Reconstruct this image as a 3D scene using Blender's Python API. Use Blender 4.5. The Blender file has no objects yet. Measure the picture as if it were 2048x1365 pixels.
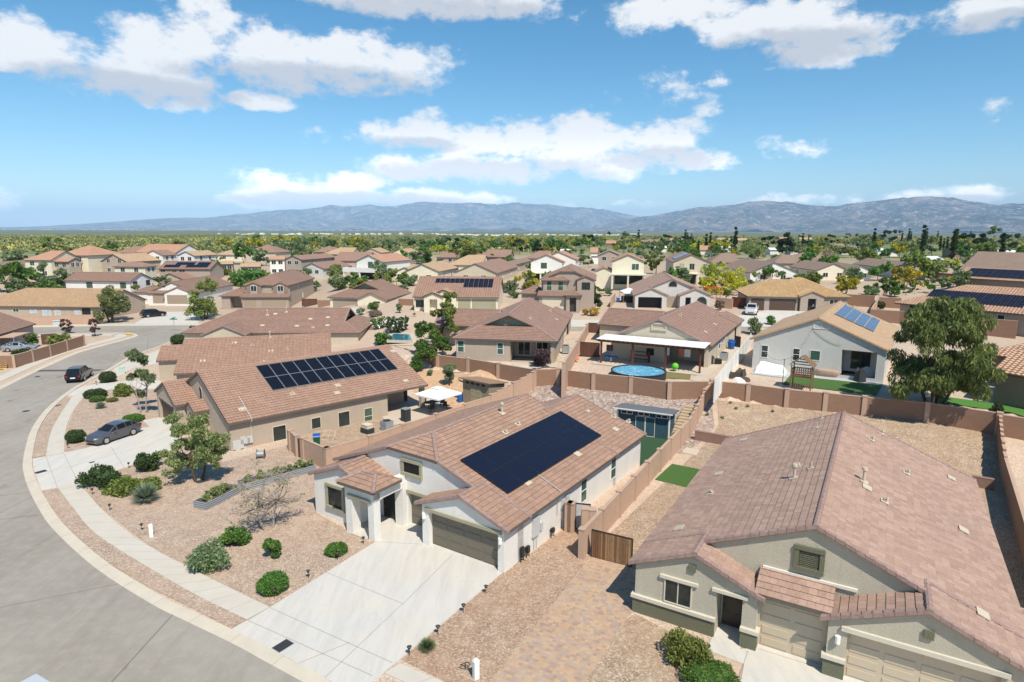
import bpy, math, random
import numpy as np
from mathutils import Vector, Matrix
random.seed(11); RNG = np.random.default_rng(5)
scene = bpy.context.scene
COL = scene.collection
rad = math.radians
HAZE = 4.6e-5

# ------------------------------------------------------------------ camera (a drone 19 m over the kerb)
FPX, CAMH = 1250.0, 19.0
PITCH, ROLL = math.atan(223.5 / FPX), math.atan(7 / 2048)
_cp, _sp, _c, _s = math.cos(PITCH), math.sin(PITCH), math.cos(ROLL), math.sin(ROLL)
CF = Vector((0, _cp, -_sp)); _r0 = Vector((1, 0, 0)); _u0 = Vector((0, _sp, _cp))
CR = _r0 * _c + _u0 * _s; CU = _u0 * _c - _r0 * _s
CAM = Vector((0, 0, CAMH))
cd = bpy.data.cameras.new('camera'); cam = bpy.data.objects.new('camera', cd); COL.objects.link(cam)
cam.matrix_world = Matrix(((CR.x, CU.x, -CF.x, 0), (CR.y, CU.y, -CF.y, 0), (CR.z, CU.z, -CF.z, CAMH), (0, 0, 0, 1)))
cd.sensor_width = 36; cd.lens = 36 * FPX / 2048; cd.clip_start = 0.5; cd.clip_end = 120000
scene.camera = cam

def ray(px, py): return CF * FPX + CR * (px - 1024) - CU * (py - 682.5)
def at(px, py, z=0.0):
    d = ray(px, py); t = (z - CAMH) / d.z
    return Vector((d.x * t, d.y * t, z))
def projx(p):
    v = p - CAM; a = v.dot(CF)
    return 1024 + FPX * v.dot(CR) / a, 682.5 - FPX * v.dot(CU) / a
def ss(a, b, x):
    t = min(1, max(0, (x - a) / (b - a))); return t * t * (3 - 2 * t)

# ------------------------------------------------------------------ terrain height
def T(x, y):
    r = math.hypot(x, y)
    w = max(ss(-40, -10, x + .3 * max(0, y - 85)), ss(185, 240, r))
    q = .4 * x + .915 * y
    z = 1.7 * ss(57, 65.6, q) + 1.25 * ss(66.2, 67.4, q) + .4 * ss(68, 95, q)
    z += 1.0 * ss(88, 112, y) + 1.1 * ss(125, 165, y)
    z *= w
    z += .5 * ss(200, 300, r)
    if r > 520: z -= 7 * ss(520, 2600, r)
    if r > 3000: z -= 30 * ss(3000, 22000, r)
    return z
def G(px, py, h=0.0):
    """the point where the sight line of a pixel meets the terrain (raised by h)"""
    d = ray(px, py).normalized(); t = 18.0; lo = t
    while t < 40000:
        p = CAM + d * t
        if p.z < T(p.x, p.y) + h:
            hi = t
            for _ in range(30):
                m = (lo + hi) / 2; p = CAM + d * m
                if p.z < T(p.x, p.y) + h: hi = m
                else: lo = m
            p = CAM + d * hi; return Vector((p.x, p.y, T(p.x, p.y)))
        lo = t; t *= 1.004
    return CAM + d * t
def pxh(p, dpx):            # metres seen by dpx pixels at the distance of p
    return dpx * (p - CAM).dot(CF) / FPX

# ------------------------------------------------------------------ materials
MATS = {}
class NT:
    def __init__(s, name):
        s.m = bpy.data.materials.new(name); s.m.use_nodes = True; s.t = s.m.node_tree
        s.b = s.t.nodes['Principled BSDF']; s.o = s.t.nodes['Material Output']; MATS[name] = s.m
    def n(s, typ, **kw):
        n = s.t.nodes.new('ShaderNode' + typ)
        for k, v in kw.items():
            if k.startswith('i_'):
                key = k[2:]
                key = int(key) if key.isdigit() else key.replace('_', ' ')
                if isinstance(v, bpy.types.NodeSocket): s.t.links.new(v, n.inputs[key])
                else: n.inputs[key].default_value = v
            else: setattr(n, k, v)
        return n
    def l(s, a, b): s.t.links.new(a, b)
    def ramp(s, fac, stops):
        r = s.n('ValToRGB'); e = r.color_ramp.elements
        while len(e) < len(stops): e.new(0.5)
        for el, (p, c) in zip(e, stops): el.position = p; el.color = (c[0], c[1], c[2], 1)
        s.l(fac, r.inputs[0]); return r.outputs[0]
    def mix(s, fac, a, b, mode='MIX'):
        m = s.n('Mix', data_type='RGBA', blend_type=mode)
        for sock, v in ((m.inputs[0], fac), (m.inputs[6], a), (m.inputs[7], b)):
            if isinstance(v, bpy.types.NodeSocket): s.l(v, sock)
            elif isinstance(v, (int, float)): sock.default_value = v
            else: sock.default_value = (v[0], v[1], v[2], 1)
        return m.outputs[2]
    def noise(s, vec, scale, detail=4, rough=.55, dist=0.0):
        n = s.n('TexNoise', i_Scale=scale, i_Detail=detail, i_Roughness=rough, i_Distortion=dist)
        if vec is not None: s.l(vec, n.inputs['Vector'])
        return n.outputs['Fac']
    def math(s, op, a, b=None, c=None):
        n = s.n('Math', operation=op)
        for i, v in enumerate((a, b, c)):
            if v is None: continue
            if isinstance(v, bpy.types.NodeSocket): s.l(v, n.inputs[i])
            else: n.inputs[i].default_value = v
        return n.outputs[0]
    def mr(s, v, a, b, c, d):
        n = s.n('MapRange', i_0=v, i_1=a, i_2=b, i_3=c, i_4=d); return n.outputs[0]
    def base(s, c):
        if isinstance(c, bpy.types.NodeSocket): s.l(c, s.b.inputs['Base Color'])
        else: s.b.inputs['Base Color'].default_value = (c[0], c[1], c[2], 1)
    def rough(s, v):
        if isinstance(v, bpy.types.NodeSocket): s.l(v, s.b.inputs['Roughness'])
        else: s.b.inputs['Roughness'].default_value = v
    def bump(s, h, strength=.3, dist=.02):
        b = s.n('Bump', i_Strength=min(1, abs(strength)) * (1 if strength > 0 else -1), i_Distance=dist, i_Height=h); s.l(b.outputs[0], s.b.inputs['Normal']); return b
    def obj(s): return s.n('TexCoord').outputs['Object']
    def pos(s): return s.n('NewGeometry').outputs['Position']
    def uv(s): return s.n('TexCoord').outputs['UV']

def C(r, g, b):              # 0-255 sRGB to linear
    f = lambda v: (v / 255 / 12.92) if v / 255 <= .04045 else ((v / 255 + .055) / 1.055) ** 2.4
    return (f(r), f(g), f(b))
def k(c, f): return (c[0] * f, c[1] * f, c[2] * f)

def plain(name, c, rough=.6, metal=0.0, var=.12, scale=3.0, bump=0.0):
    t = NT(name); nz = t.noise(t.pos(), scale, 5)
    t.base(t.mix(nz, k(c, 1 - var), k(c, 1 + var))); t.rough(rough); t.b.inputs['Metallic'].default_value = metal
    if bump: t.bump(t.noise(t.pos(), scale * 12, 3), bump, .02)
    return t.m
def stucco(name, c, bump=1.0):
    t = NT(name); p = t.pos()
    big = t.noise(p, .7, 5, .6); fine = t.noise(p, 9, 6, .7); knock = t.noise(p, 26, 3, .6)
    col = t.mix(big, k(c, .88), k(c, 1.08)); col = t.mix(t.mr(fine, .35, .7, 0, .35), col, k(c, .82))
    mp = t.n('Mapping'); t.l(p, mp.inputs[0]); mp.inputs['Scale'].default_value = (2.2, 2.2, .16); st = t.noise(mp.outputs[0], 1.2, 5, .65); col = t.mix(t.mr(st, .5, .75, 0, .3), col, k(c, .72))
    t.base(col); t.rough(.9); t.bump(t.math('ADD', t.mr(knock, .42, .62, 0, 1), t.math('MULTIPLY', fine, .8)), bump * .6, .028)
    return t.m
def tile(name, c1, c2, tw=.33, course=.36, joint=True, worn=None):
    c1, c2 = k(c1, .82), k(c2, .9); worn = k(worn or k(c2, 1.3), .9)
    t = NT(name); uv = t.uv()
    br = t.n('TexBrick', offset=.5, i_Vector=uv, i_Color1=(*c1, 1), i_Color2=(*c2, 1), i_Scale=1.0, i_Mortar_Size=.006 if joint else 0.0, i_Mortar=(*k(c1, .45), 1),
             i_Bias=0.0, i_Brick_Width=tw, i_Row_Height=course, i_Mortar_Smooth=.1)
    big = t.noise(t.pos(), .35, 5, .6); fine = t.noise(t.pos(), 7, 5, .65)
    col = t.mix(t.mr(big, .3, .7, 0, .4), br.outputs[0], k(c1, .78)); col = t.mix(t.mr(fine, .4, .75, 0, .5), col, worn or k(c2, 1.22))
    t.base(col); t.rough(.85); t.bump(fine, .25, .02); return t.m
def gravel(name, c1, c2, c3, scale=14.0, patch=None):
    c1, c2, c3 = k(c1, .88), k(c2, .9), k(c3, .95)
    t = NT(name); p = t.pos()
    v = t.n('TexVoronoi', i_Vector=p, i_Scale=scale, feature='F1'); v2 = t.n('TexVoronoi', i_Vector=p, i_Scale=scale * .38, feature='F1')
    sep = t.n('SeparateColor'); t.l(v.outputs['Color'], sep.inputs[0]); sep2 = t.n('SeparateColor'); t.l(v2.outputs['Color'], sep2.inputs[0])
    col = t.ramp(sep.outputs[0], [(0, k(c1, .72)), (.35, c1), (.7, c2), (1, c3)])
    col = t.mix(t.mr(sep2.outputs[1], 0, 1, 0, .45), col, k(c2, .8))
    big = t.noise(p, .16, 6, .6); mid = t.noise(p, 1.1, 5, .65)
    col = t.mix(t.mr(big, .35, .7, 0, .5), col, patch or k(c1, .85)); col = t.mix(t.mr(mid, .45, .75, 0, .4), col, k(c3, 1.0))
    t.base(col); t.rough(.95); t.bump(v.outputs['Distance'], -.9, .05); return t.m
def leafmat(name, c1, c2, c3=None, trans=.45):
    c1, c2 = k(c1, 2.0), k(c2, 2.0); c3 = k(c3, 1.8) if c3 else None
    t = NT(name); g = t.n('NewGeometry'); oi = t.n('ObjectInfo')
    col = t.ramp(g.outputs['Random Per Island'], [(0, k(c1, .6)), (.4, c1), (.75, c2), (1, c3 or k(c2, 1.4))])
    cl = t.noise(t.obj(), 1.3, 2); col = t.mix(t.mr(cl, .35, .7, 0, .6), col, k(c1, .7))
    hs = t.n('HueSaturation', i_Color=col); t.l(t.mr(oi.outputs['Random'], 0, 1, .485, .515), hs.inputs['Hue']); t.l(t.mr(oi.outputs['Random'], 0, 1, .85, 1.15), hs.inputs['Value'])
    t.base(hs.outputs[0]); t.rough(.6)
    tr = t.n('BsdfTranslucent'); t.l(hs.outputs[0], tr.inputs[0]); ms = t.n('MixShader', i_0=trans)
    t.l(t.b.outputs[0], ms.inputs[1]); t.l(tr.outputs[0], ms.inputs[2]); t.l(ms.outputs[0], t.o.inputs[0]); return t.m
def wood(name, c1, c2, plank=.14, vertical=True):
    t = NT(name); uv = t.uv()
    br = t.n('TexBrick', offset=0.0, i_Vector=uv, i_Color1=(*c1, 1), i_Color2=(*c2, 1), i_Scale=1.0, i_Mortar=(*k(c1, .25), 1), i_Mortar_Size=.008,
             i_Brick_Width=plank if vertical else 9.0, i_Row_Height=9.0 if vertical else plank)
    mp = t.n('Mapping'); t.l(uv, mp.inputs[0]); mp.inputs['Scale'].default_value = (14, 1.2, 1) if vertical else (1.2, 14, 1)
    gr = t.noise(mp.outputs[0], 2.2, 6, .7, .6)
    col = t.mix(t.mr(gr, .35, .7, 0, .75), br.outputs[0], k(c1, .45)); t.base(col); t.rough(.8); t.bump(gr, .3, .01); return t.m
def cmu(name, c, bw=.41, bh=.2):
    t = NT(name); uv = t.uv()
    br = t.n('TexBrick', offset=.5, i_Vector=uv, i_Color1=(*k(c, .94), 1), i_Color2=(*k(c, 1.06), 1), i_Mortar=(*k(c, .78), 1), i_Scale=1.0, i_Mortar_Size=.008, i_Brick_Width=bw, i_Row_Height=bh)
    big = t.noise(t.pos(), .6, 5, .65); fine = t.noise(t.pos(), 22, 4)
    col = t.mix(t.mr(big, .35, .7, 0, .35), br.outputs[0], k(c, .8)); col = t.mix(t.mr(fine, .4, .7, 0, .25), col, k(c, 1.2))
    t.base(col); t.rough(.95); t.bump(fine, .3, .02); return t.m

M = {}
M['white_stucco'] = stucco('white_stucco', (.83, .80, .745))
M['grey_stucco'] = stucco('grey_stucco', (.52, .475, .375))
M['olive_stucco'] = stucco('olive_stucco', (.165, .165, .105))
M['tan_stucco'] = stucco('tan_stucco', (.50, .405, .315))
M['beige_stucco'] = stucco('beige_stucco', (.60, .52, .40))
M['cream_stucco'] = stucco('cream_stucco', (.80, .73, .56))
M['palegrey_stucco'] = stucco('palegrey_stucco', (.62, .60, .56))
M['brown_stucco'] = stucco('brown_stucco', (.27, .205, .16))
M['taupe_stucco'] = stucco('taupe_stucco', (.42, .345, .28))
M['trim_cream'] = stucco('trim_cream', (.62, .57, .46), .3)
M['trim_khaki'] = stucco('trim_khaki', (.36, .33, .22), .4)
M['fascia'] = plain('fascia', (.12, .098, .078), .7)
M['fascia_light'] = plain('fascia_light', (.50, .44, .36), .7)
M['tile_pink'] = tile('tile_pink', (.34, .20, .135), (.45, .275, .195), worn=(.50, .34, .25))
M['tile_mauve'] = tile('tile_mauve', (.375, .235, .175), (.50, .33, .255), .33, .36, worn=(.55, .385, .30))
M['tile_salmon'] = tile('tile_salmon', (.40, .235, .165), (.455, .285, .21), .3, .38, False, worn=(.52, .36, .275))
M['tile_brown'] = tile('tile_brown', (.30, .175, .125), (.36, .215, .16), worn=(.42, .28, .22))
M['tile_tan'] = tile('tile_tan', (.47, .305, .175), (.53, .36, .22), .3, .38, False, worn=(.58, .42, .28))
M['tile_orange'] = tile('tile_orange', (.46, .24, .15), (.52, .29, .19), .3, .38, False, worn=(.62, .36, .23))
M['tile_dull'] = tile('tile_dull', (.27, .185, .135), (.32, .22, .165), worn=(.37, .27, .2))
M['tile_barrel'] = tile('tile_barrel', (.52, .30, .19), (.60, .40, .27), .3, .4, False, worn=(.66, .47, .34))
M['tile_gold'] = tile('tile_gold', (.54, .345, .165), (.62, .42, .22), .3, .4, False, worn=(.66, .48, .29))
M['tile_cap'] = tile('tile_cap', (.33, .215, .18), (.40, .275, .235), .33, .36)
M['mortar'] = plain('mortar', (.70, .64, .55), .9)
M['vent_metal'] = plain('vent_metal', (.52, .44, .34), .7)
M['dark'] = plain('dark', (.012, .012, .012), .6)
M['black_metal'] = plain('black_metal', (.018, .017, .016), .45)
M['bronze'] = plain('bronze', (.045, .032, .022), .5)
M['white_paint'] = plain('white_paint', (.78, .77, .74), .5, var=.05)
M['cream_paint'] = plain('cream_paint', (.62, .54, .42), .6, var=.05)
M['door_olive'] = plain('door_olive', (.155, .133, .098), .55, var=.05)
M['door_beige'] = plain('door_beige', (.52, .43, .31), .6, var=.05)
M['door_brown'] = plain('door_brown', (.085, .05, .034), .55, var=.08)
M['door_tan'] = plain('door_tan', (.34, .27, .2), .6, var=.05)
M['door_dark'] = plain('door_dark', (.06, .042, .03), .5)
M['grey_metal'] = plain('grey_metal', (.36, .38, .39), .45, .3)
M['util_grey'] = plain('util_grey', (.50, .51, .50), .5)
M['blue_plastic'] = plain('blue_plastic', (.012, .095, .36), .4)
M['green_plastic'] = plain('green_plastic', (.006, .085, .05), .4)
M['tyre'] = plain('tyre', (.014, .014, .015), .8)
M['alloy'] = plain('alloy', (.48, .48, .48), .3, .7)
M['red_wood'] = plain('red_wood', (.13, .035, .02), .7, var=.3)
M['charcoal'] = plain('charcoal', (.03, .032, .035), .7)
M['yellow'] = plain('yellow', (.75, .48, .02), .5)
M['terracotta'] = plain('terracotta', (.42, .14, .07), .8)
M['fabric_white'] = plain('fabric_white', (.80, .80, .79), .85, var=.06)
M['fabric_tan'] = plain('fabric_tan', (.46, .31, .22), .85, var=.2, scale=6)
M['bark'] = plain('bark', (.085, .06, .042), .9, var=.4, scale=8, bump=.6)
M['bark_pale'] = plain('bark_pale', (.36, .30, .25), .9, var=.3, scale=8, bump=.6)
M['stone_tan'] = plain('stone_tan', (.46, .35, .23), .95, var=.25, scale=4, bump=.7)
M['wood_gate'] = wood('wood_gate', (.17, .08, .035), (.54, .34, .17))
M['wood_red'] = wood('wood_red', (.14, .055, .035), (.2, .085, .05))
M['wood_play'] = wood('wood_play', (.25, .135, .065), (.34, .20, .10), .12)
M['shed_teal'] = wood('shed_teal', (.036, .098, .125), (.04, .108, .138), .2)
M['shed_tan'] = wood('shed_tan', (.36, .29, .2), (.37, .30, .21), .2)
M['cmu_pink'] = cmu('cmu_pink', (.50, .33, .235))
M['cmu_brown'] = cmu('cmu_brown', (.285, .165, .108))
M['cmu_cap'] = cmu('cmu_cap', (.47, .325, .235), .41, 9)
M['retain'] = cmu('retain', (.27, .17, .13), .4, .18)
M['turf'] = plain('turf', (.055, .125, .022), .95, var=.3, scale=30, bump=.8)
M['lawn'] = plain('lawn', (.07, .20, .025), .95, var=.35, scale=20, bump=.8)
M['turf_dark'] = plain('turf_dark', (.028, .075, .03), .95, var=.3, scale=30, bump=.8)
M['dry_lawn'] = plain('dry_lawn', (.20, .17, .06), .95, var=.35, scale=12, bump=.8)
M['patio'] = plain('patio', (.42, .43, .44), .9, var=.25, scale=14)
M['patio_tan'] = plain('patio_tan', (.52, .44, .35), .9, var=.12, scale=3)
M['gravel_pink'] = gravel('gravel_pink', (.33, .23, .17), (.485, .36, .27), (.65, .53, .42), 15, (.46, .315, .22))
M['gravel_red'] = gravel('gravel_red', (.31, .20, .14), (.46, .33, .23), (.62, .48, .35), 14, (.38, .215, .125))
M['gravel_tan'] = gravel('gravel_tan', (.30, .20, .13), (.44, .32, .22), (.62, .50, .37), 14, (.42, .275, .165))
M['riprap'] = gravel('riprap', (.22, .155, .125), (.40, .31, .26), (.62, .53, .46), 5.5, (.38, .28, .22))
M['rubble'] = gravel('rubble', (.40, .31, .23), (.60, .50, .39), (.72, .64, .54), 4.5, (.55, .42, .30))
M['dirt'] = gravel('dirt', (.54, .34, .19), (.58, .39, .24), (.64, .47, .33), 9, (.56, .33, .17))

def mk():
    t = NT('asphalt'); p = t.pos(); n1 = t.noise(p, .12, 6, .6); n2 = t.noise(p, 1.5, 5, .6); n3 = t.noise(p, 40, 3)
    col = t.mix(t.mr(n1, .3, .7, 0, 1), (.265, .235, .195), (.37, .335, .285)); col = t.mix(t.mr(n2, .45, .75, 0, .5), col, (.43, .38, .315))
    col = t.mix(t.mr(n3, .4, .7, 0, .3), col, (.15, .135, .12))
    v = t.n('TexVoronoi', feature='DISTANCE_TO_EDGE', i_Scale=.085); dd = t.n('VectorMath', operation='ADD'); t.l(p, dd.inputs[0])
    nn = t.n('TexNoise', i_Scale=.5, i_Detail=6.0); t.l(nn.outputs['Color'], dd.inputs[1]); t.l(dd.outputs[0], v.inputs['Vector'])
    col = t.mix(t.mr(v.outputs['Distance'], 0, .004, .6, 0), col, (.06, .05, .042)); n5 = t.noise(p, .45, 3, .5, 1.0); col = t.mix(t.mr(n5, .66, .72, 0, .45), col, (.10, .088, .075)); mp = t.n('Mapping'); t.l(p, mp.inputs[0]); mp.inputs['Scale'].default_value = (1.6, .12, 1); n6 = t.noise(mp.outputs[0], .9, 5, .65); col = t.mix(t.mr(n6, .48, .75, 0, .35), col, (.18, .155, .125))
    t.base(col); t.rough(.9); t.bump(n3, .3, .02); return t.m
M['asphalt'] = mk()
def mk():
    t = NT('concrete'); p = t.pos(); mp = t.n('Mapping'); t.l(p, mp.inputs[0]); mp.inputs['Rotation'].default_value = (0, 0, rad(33.5)); mp.inputs['Scale'].default_value = (2.4, .35, 1)
    n1 = t.noise(mp.outputs[0], .8, 7, .7, .4); n2 = t.noise(p, .3, 5, .6); n3 = t.noise(p, 3.5, 6, .7); n4 = t.noise(p, 30, 3)
    col = t.mix(t.mr(n2, .35, .65, 0, 1), (.55, .53, .495), (.58, .535, .46)); col = t.mix(t.mr(n1, .42, .7, 0, .6), col, (.42, .405, .375))
    col = t.mix(t.mr(n3, .58, .75, 0, .4), col, (.33, .315, .29)); col = t.mix(t.mr(n4, .4, .7, 0, .2), col, (.62, .58, .52))
    t.base(col); t.rough(.88); t.bump(n4, .15, .01); return t.m
M['concrete'] = mk()
M['kerb'] = plain('kerb', (.54, .475, .38), .9, var=.16, scale=1.2, bump=.2)
M['walk'] = plain('walk', (.54, .49, .415), .9, var=.12, scale=.9, bump=.2)
M['joint'] = plain('joint', (.33, .30, .26), .95)
def mk():
    t = NT('pavers'); uv = t.uv(); nz = t.n('TexNoise', i_Scale=.7, i_Detail=3.0)
    br = t.n('TexBrick', offset=.5, squash=.6, squash_frequency=2, i_Vector=uv, i_Scale=1.0, i_Color1=(0, 0, 0, 1), i_Color2=(1, 1, 1, 1), i_Mortar=(.5, .5, .5, 1), i_Mortar_Size=.006, i_Brick_Width=.28, i_Row_Height=.18)
    s = t.n('SeparateColor'); t.l(br.outputs[0], s.inputs[0])
    col = t.ramp(s.outputs[0], [(0, (.33, .21, .165)), (.3, (.38, .275, .21)), (.5, (.50, .33, .185)), (.75, (.46, .29, .175)), (1, (.36, .28, .235))])
    col = t.mix(t.mr(br.outputs['Fac'], 0, 1, 0, .6), col, (.25, .19, .14)); n = t.noise(t.pos(), .9, 6, .65); col = t.mix(t.mr(n, .42, .72, 0, .45), col, (.50, .40, .31))
    t.base(col); t.rough(.9); t.bump(t.noise(t.pos(), 20, 3), .2, .01); return t.m
M['pavers'] = mk()
def mk(name, c, r=.06):
    t = NT(name); nz = t.noise(t.pos(), 2.5, 2); t.base(t.mix(nz, k(c, .5), k(c, 1.6))); t.rough(r); t.b.inputs['Specular IOR Level'].default_value = .5; return t.m
M['glass'] = mk('glass', (.025, .035, .034)); M['glass_green'] = mk('glass_green', (.05, .10, .075)); M['glass_pale'] = mk('glass_pale', (.42, .47, .5), .2)
M['car_glass'] = mk('car_glass', (.01, .012, .014), .05)
def mk(name, c, line, nx, ny, r=.12):
    t = NT(name); br = t.n('TexBrick', offset=0.0, i_Vector=t.uv(), i_Scale=1.0, i_Color1=(*c, 1), i_Color2=(*k(c, 1.25), 1), i_Mortar=(*line, 1), i_Mortar_Size=.006, i_Brick_Width=nx, i_Row_Height=ny)
    t.base(br.outputs[0]); t.rough(r); t.b.inputs['Specular IOR Level'].default_value = .1; return t.m
M['solar_black'] = mk('solar_black', (.0075, .011, .026), (.016, .020, .034), .16, .083, .22)
M['solar_cell'] = mk('solar_cell', (.005, .007, .015), (.028, .032, .04), .16, .16, .18)
M['solar_blue'] = mk('solar_blue', (.05, .085, .17), (.36, .38, .42), .9, .25, .2)
M['solar_frame'] = plain('solar_frame', (.45, .44, .43), .4, .4)
def paint(name, c, r=.25):
    t = NT(name); t.base(c); t.rough(r); t.b.inputs['Coat Weight'].default_value = .6; t.b.inputs['Metallic'].default_value = .35; return t.m
M['paint_black'] = paint('paint_black', (.008, .009, .012)); M['paint_grey'] = paint('paint_grey', (.10, .10, .115), .3); M['paint_white'] = paint('paint_white', (.75, .75, .74)); M['paint_silver'] = paint('paint_silver', (.32, .37, .42))
def mk():
    t = NT('pool_water'); w = t.n('TexNoise', i_Scale=1.6, i_Detail=4.0, i_Distortion=1.5); t.l(t.pos(), w.inputs['Vector'])
    t.base(t.ramp(w.outputs['Fac'], [(.3, (.07, .33, .55)), (.55, (.16, .48, .68)), (.7, (.55, .78, .86))])); t.rough(.08); t.bump(w.outputs['Fac'], .25, .1); return t.m
M['pool_water'] = mk()
M['pool_teal'] = plain('pool_teal', (.03, .17, .22), .08, var=.3)
def mk():
    t = NT('corrugated'); w = t.n('TexWave', wave_type='BANDS', bands_direction='Z', i_Scale=2.2); t.l(t.obj(), w.inputs['Vector'])
    t.base(t.mix(w.outputs['Fac'], (.13, .155, .19), (.42, .46, .50))); t.rough(.45); t.b.inputs['Metallic'].default_value = .3; t.bump(w.outputs['Fac'], .5, .03); return t.m
M['corrugated'] = mk()
M['leaf_mesquite'] = leafmat('leaf_mesquite', (.12, .15, .05), (.20, .225, .085), (.29, .30, .13))
M['leaf_willow'] = leafmat('leaf_willow', (.07, .095, .026), (.135, .16, .042), (.21, .23, .07))
M['leaf_green'] = leafmat('leaf_green', (.048, .10, .018), (.095, .17, .03), (.15, .225, .045))
M['leaf_dark'] = leafmat('leaf_dark', (.030, .050, .015), (.056, .085, .024), (.09, .12, .036))
M['leaf_pine'] = leafmat('leaf_pine', (.017, .034, .014), (.03, .056, .02), (.05, .08, .03))
M['leaf_sage'] = leafmat('leaf_sage', (.095, .14, .06), (.165, .21, .10), (.24, .28, .16))
M['leaf_olive'] = leafmat('leaf_olive', (.095, .125, .025), (.165, .195, .042), (.23, .24, .065))
M['leaf_yellow'] = leafmat('leaf_yellow', (.30, .275, .02), (.44, .38, .025), (.5, .42, .04))
M['leaf_gold'] = leafmat('leaf_gold', (.30, .20, .05), (.42, .28, .06), (.5, .36, .12))
M['leaf_purple'] = leafmat('leaf_purple', (.06, .035, .035), (.10, .055, .06), (.16, .10, .11))
M['leaf_magenta'] = leafmat('leaf_magenta', (.25, .02, .09), (.38, .03, .14), (.45, .08, .2))
M['leaf_yucca'] = leafmat('leaf_yucca', (.11, .15, .095), (.20, .245, .165), (.33, .37, .26))
M['leaf_dry'] = leafmat('leaf_dry', (.16, .12, .085), (.23, .18, .13), (.3, .25, .19))
M['flower_white'] = leafmat('flower_white', (.6, .6, .55), (.7, .7, .66), (.8, .8, .78), .1)

# ------------------------------------------------------------------ mesh builder
class MB:
    def __init__(s): s.v = []; s.f = []; s.m = []; s.u = []
    def poly(s, pts, mi=0, uv=None):
        n = len(s.v); s.v.extend((p[0], p[1], p[2]) for p in pts); s.f.append(tuple(range(n, n + len(pts)))); s.m.append(mi)
        if uv is None:
            a = Vector(pts[0]); e = (Vector(pts[1]) - a); L = e.length or 1; e = e / L
            nn = Vector((0, 0, 0))
            for i in range(1, len(pts) - 1):
                nn = nn + (Vector(pts[i]) - a).cross(Vector(pts[i + 1]) - a)
            nn = nn.normalized() if nn.length > 1e-9 else Vector((0, 0, 1))
            if abs(nn.z) < .9:
                e = Vector((-nn.y, nn.x, 0)).normalized(); q = Vector((0, 0, 1)) if abs(nn.z) < .05 else nn.cross(e)
                uv = [(Vector(p).dot(e), Vector(p).dot(q)) for p in pts]
            else: uv = [(p[0], p[1]) for p in pts]
        s.u.extend(uv)
    def box(s, x0, x1, y0, y1, z0, z1, mi=0, bot=True):
        P = [(x0, y0, z0), (x1, y0, z0), (x1, y1, z0), (x0, y1, z0), (x0, y0, z1), (x1, y0, z1), (x1, y1, z1), (x0, y1, z1)]
        s.hexa(P, mi, bot)
    def hexa(s, P, mi=0, bot=True):
        for q in ((4, 5, 6, 7), (0, 1, 5, 4), (1, 2, 6, 5), (2, 3, 7, 6), (3, 0, 4, 7)): s.poly([P[i] for i in q], mi)
        if bot: s.poly([P[i] for i in (3, 2, 1, 0)], mi)
    def obox(s, c, ax, ay, az, hx, hy, hz, mi=0):       # oriented box, c = centre
        c = Vector(c); P = [c + ax * (hx * i) + ay * (hy * j) + az * (hz * kk) for kk in (-1, 1) for (i, j) in ((-1, -1), (1, -1), (1, 1), (-1, 1))]
        s.hexa(P, mi)
    def prism(s, pts, z0, z1, mi=0):
        n = len(pts); s.poly([(p[0], p[1], z1) for p in pts], mi)
        for i in range(n):
            a, b = pts[i], pts[(i + 1) % n]; s.poly([(a[0], a[1], z0), (b[0], b[1], z0), (b[0], b[1], z1), (a[0], a[1], z1)], mi)
    def tube(s, pts, radii, n=7, mi=0, cap=True):
        rings = []
        for i, p in enumerate(pts):
            p = Vector(p); d = Vector(pts[min(i + 1, len(pts) - 1)]) - Vector(pts[max(i - 1, 0)]); d.normalize()
            a = d.orthogonal().normalized(); b = d.cross(a); r = radii[i] if isinstance(radii, (list, tuple)) else radii
            rings.append([p + (a * math.cos(t) + b * math.sin(t)) * r for t in [2 * math.pi * j / n for j in range(n)]])
        # keep rings aligned
        for i in range(1, len(rings)):
            k0 = min(range(n), key=lambda j: (rings[i][j] - rings[i - 1][0] - (Vector(pts[i]) - Vector(pts[i - 1]))).length)
            rings[i] = rings[i][k0:] + rings[i][:k0]
        for i in range(len(rings) - 1):
            for j in range(n): s.poly([rings[i][j], rings[i][(j + 1) % n], rings[i + 1][(j + 1) % n], rings[i + 1][j]], mi)
        if cap: s.poly(rings[-1], mi); s.poly(rings[0][::-1], mi)
    def cyl(s, x, y, z0, z1, r, n=12, mi=0, r2=None): s.tube([(x, y, z0), (x, y, z1)], [r, r if r2 is None else r2], n, mi)
    def build(s, name, mats, parent=None, smooth=False):
        me = bpy.data.meshes.new(name); me.from_pydata(s.v, [], s.f)
        if not isinstance(mats, (list, tuple)): mats = [mats]
        for m in mats: me.materials.append(M[m] if isinstance(m, str) else m)
        me.polygons.foreach_set('material_index', s.m)
        ul = me.uv_layers.new(name='UVMap'); ul.data.foreach_set('uv', np.array(s.u, dtype=np.float32).ravel())
        if smooth: me.polygons.foreach_set('use_smooth', [True] * len(s.f))
        me.update(); o = bpy.data.objects.new(name, me); COL.objects.link(o)
        if parent: o.parent = parent
        return o

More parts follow.
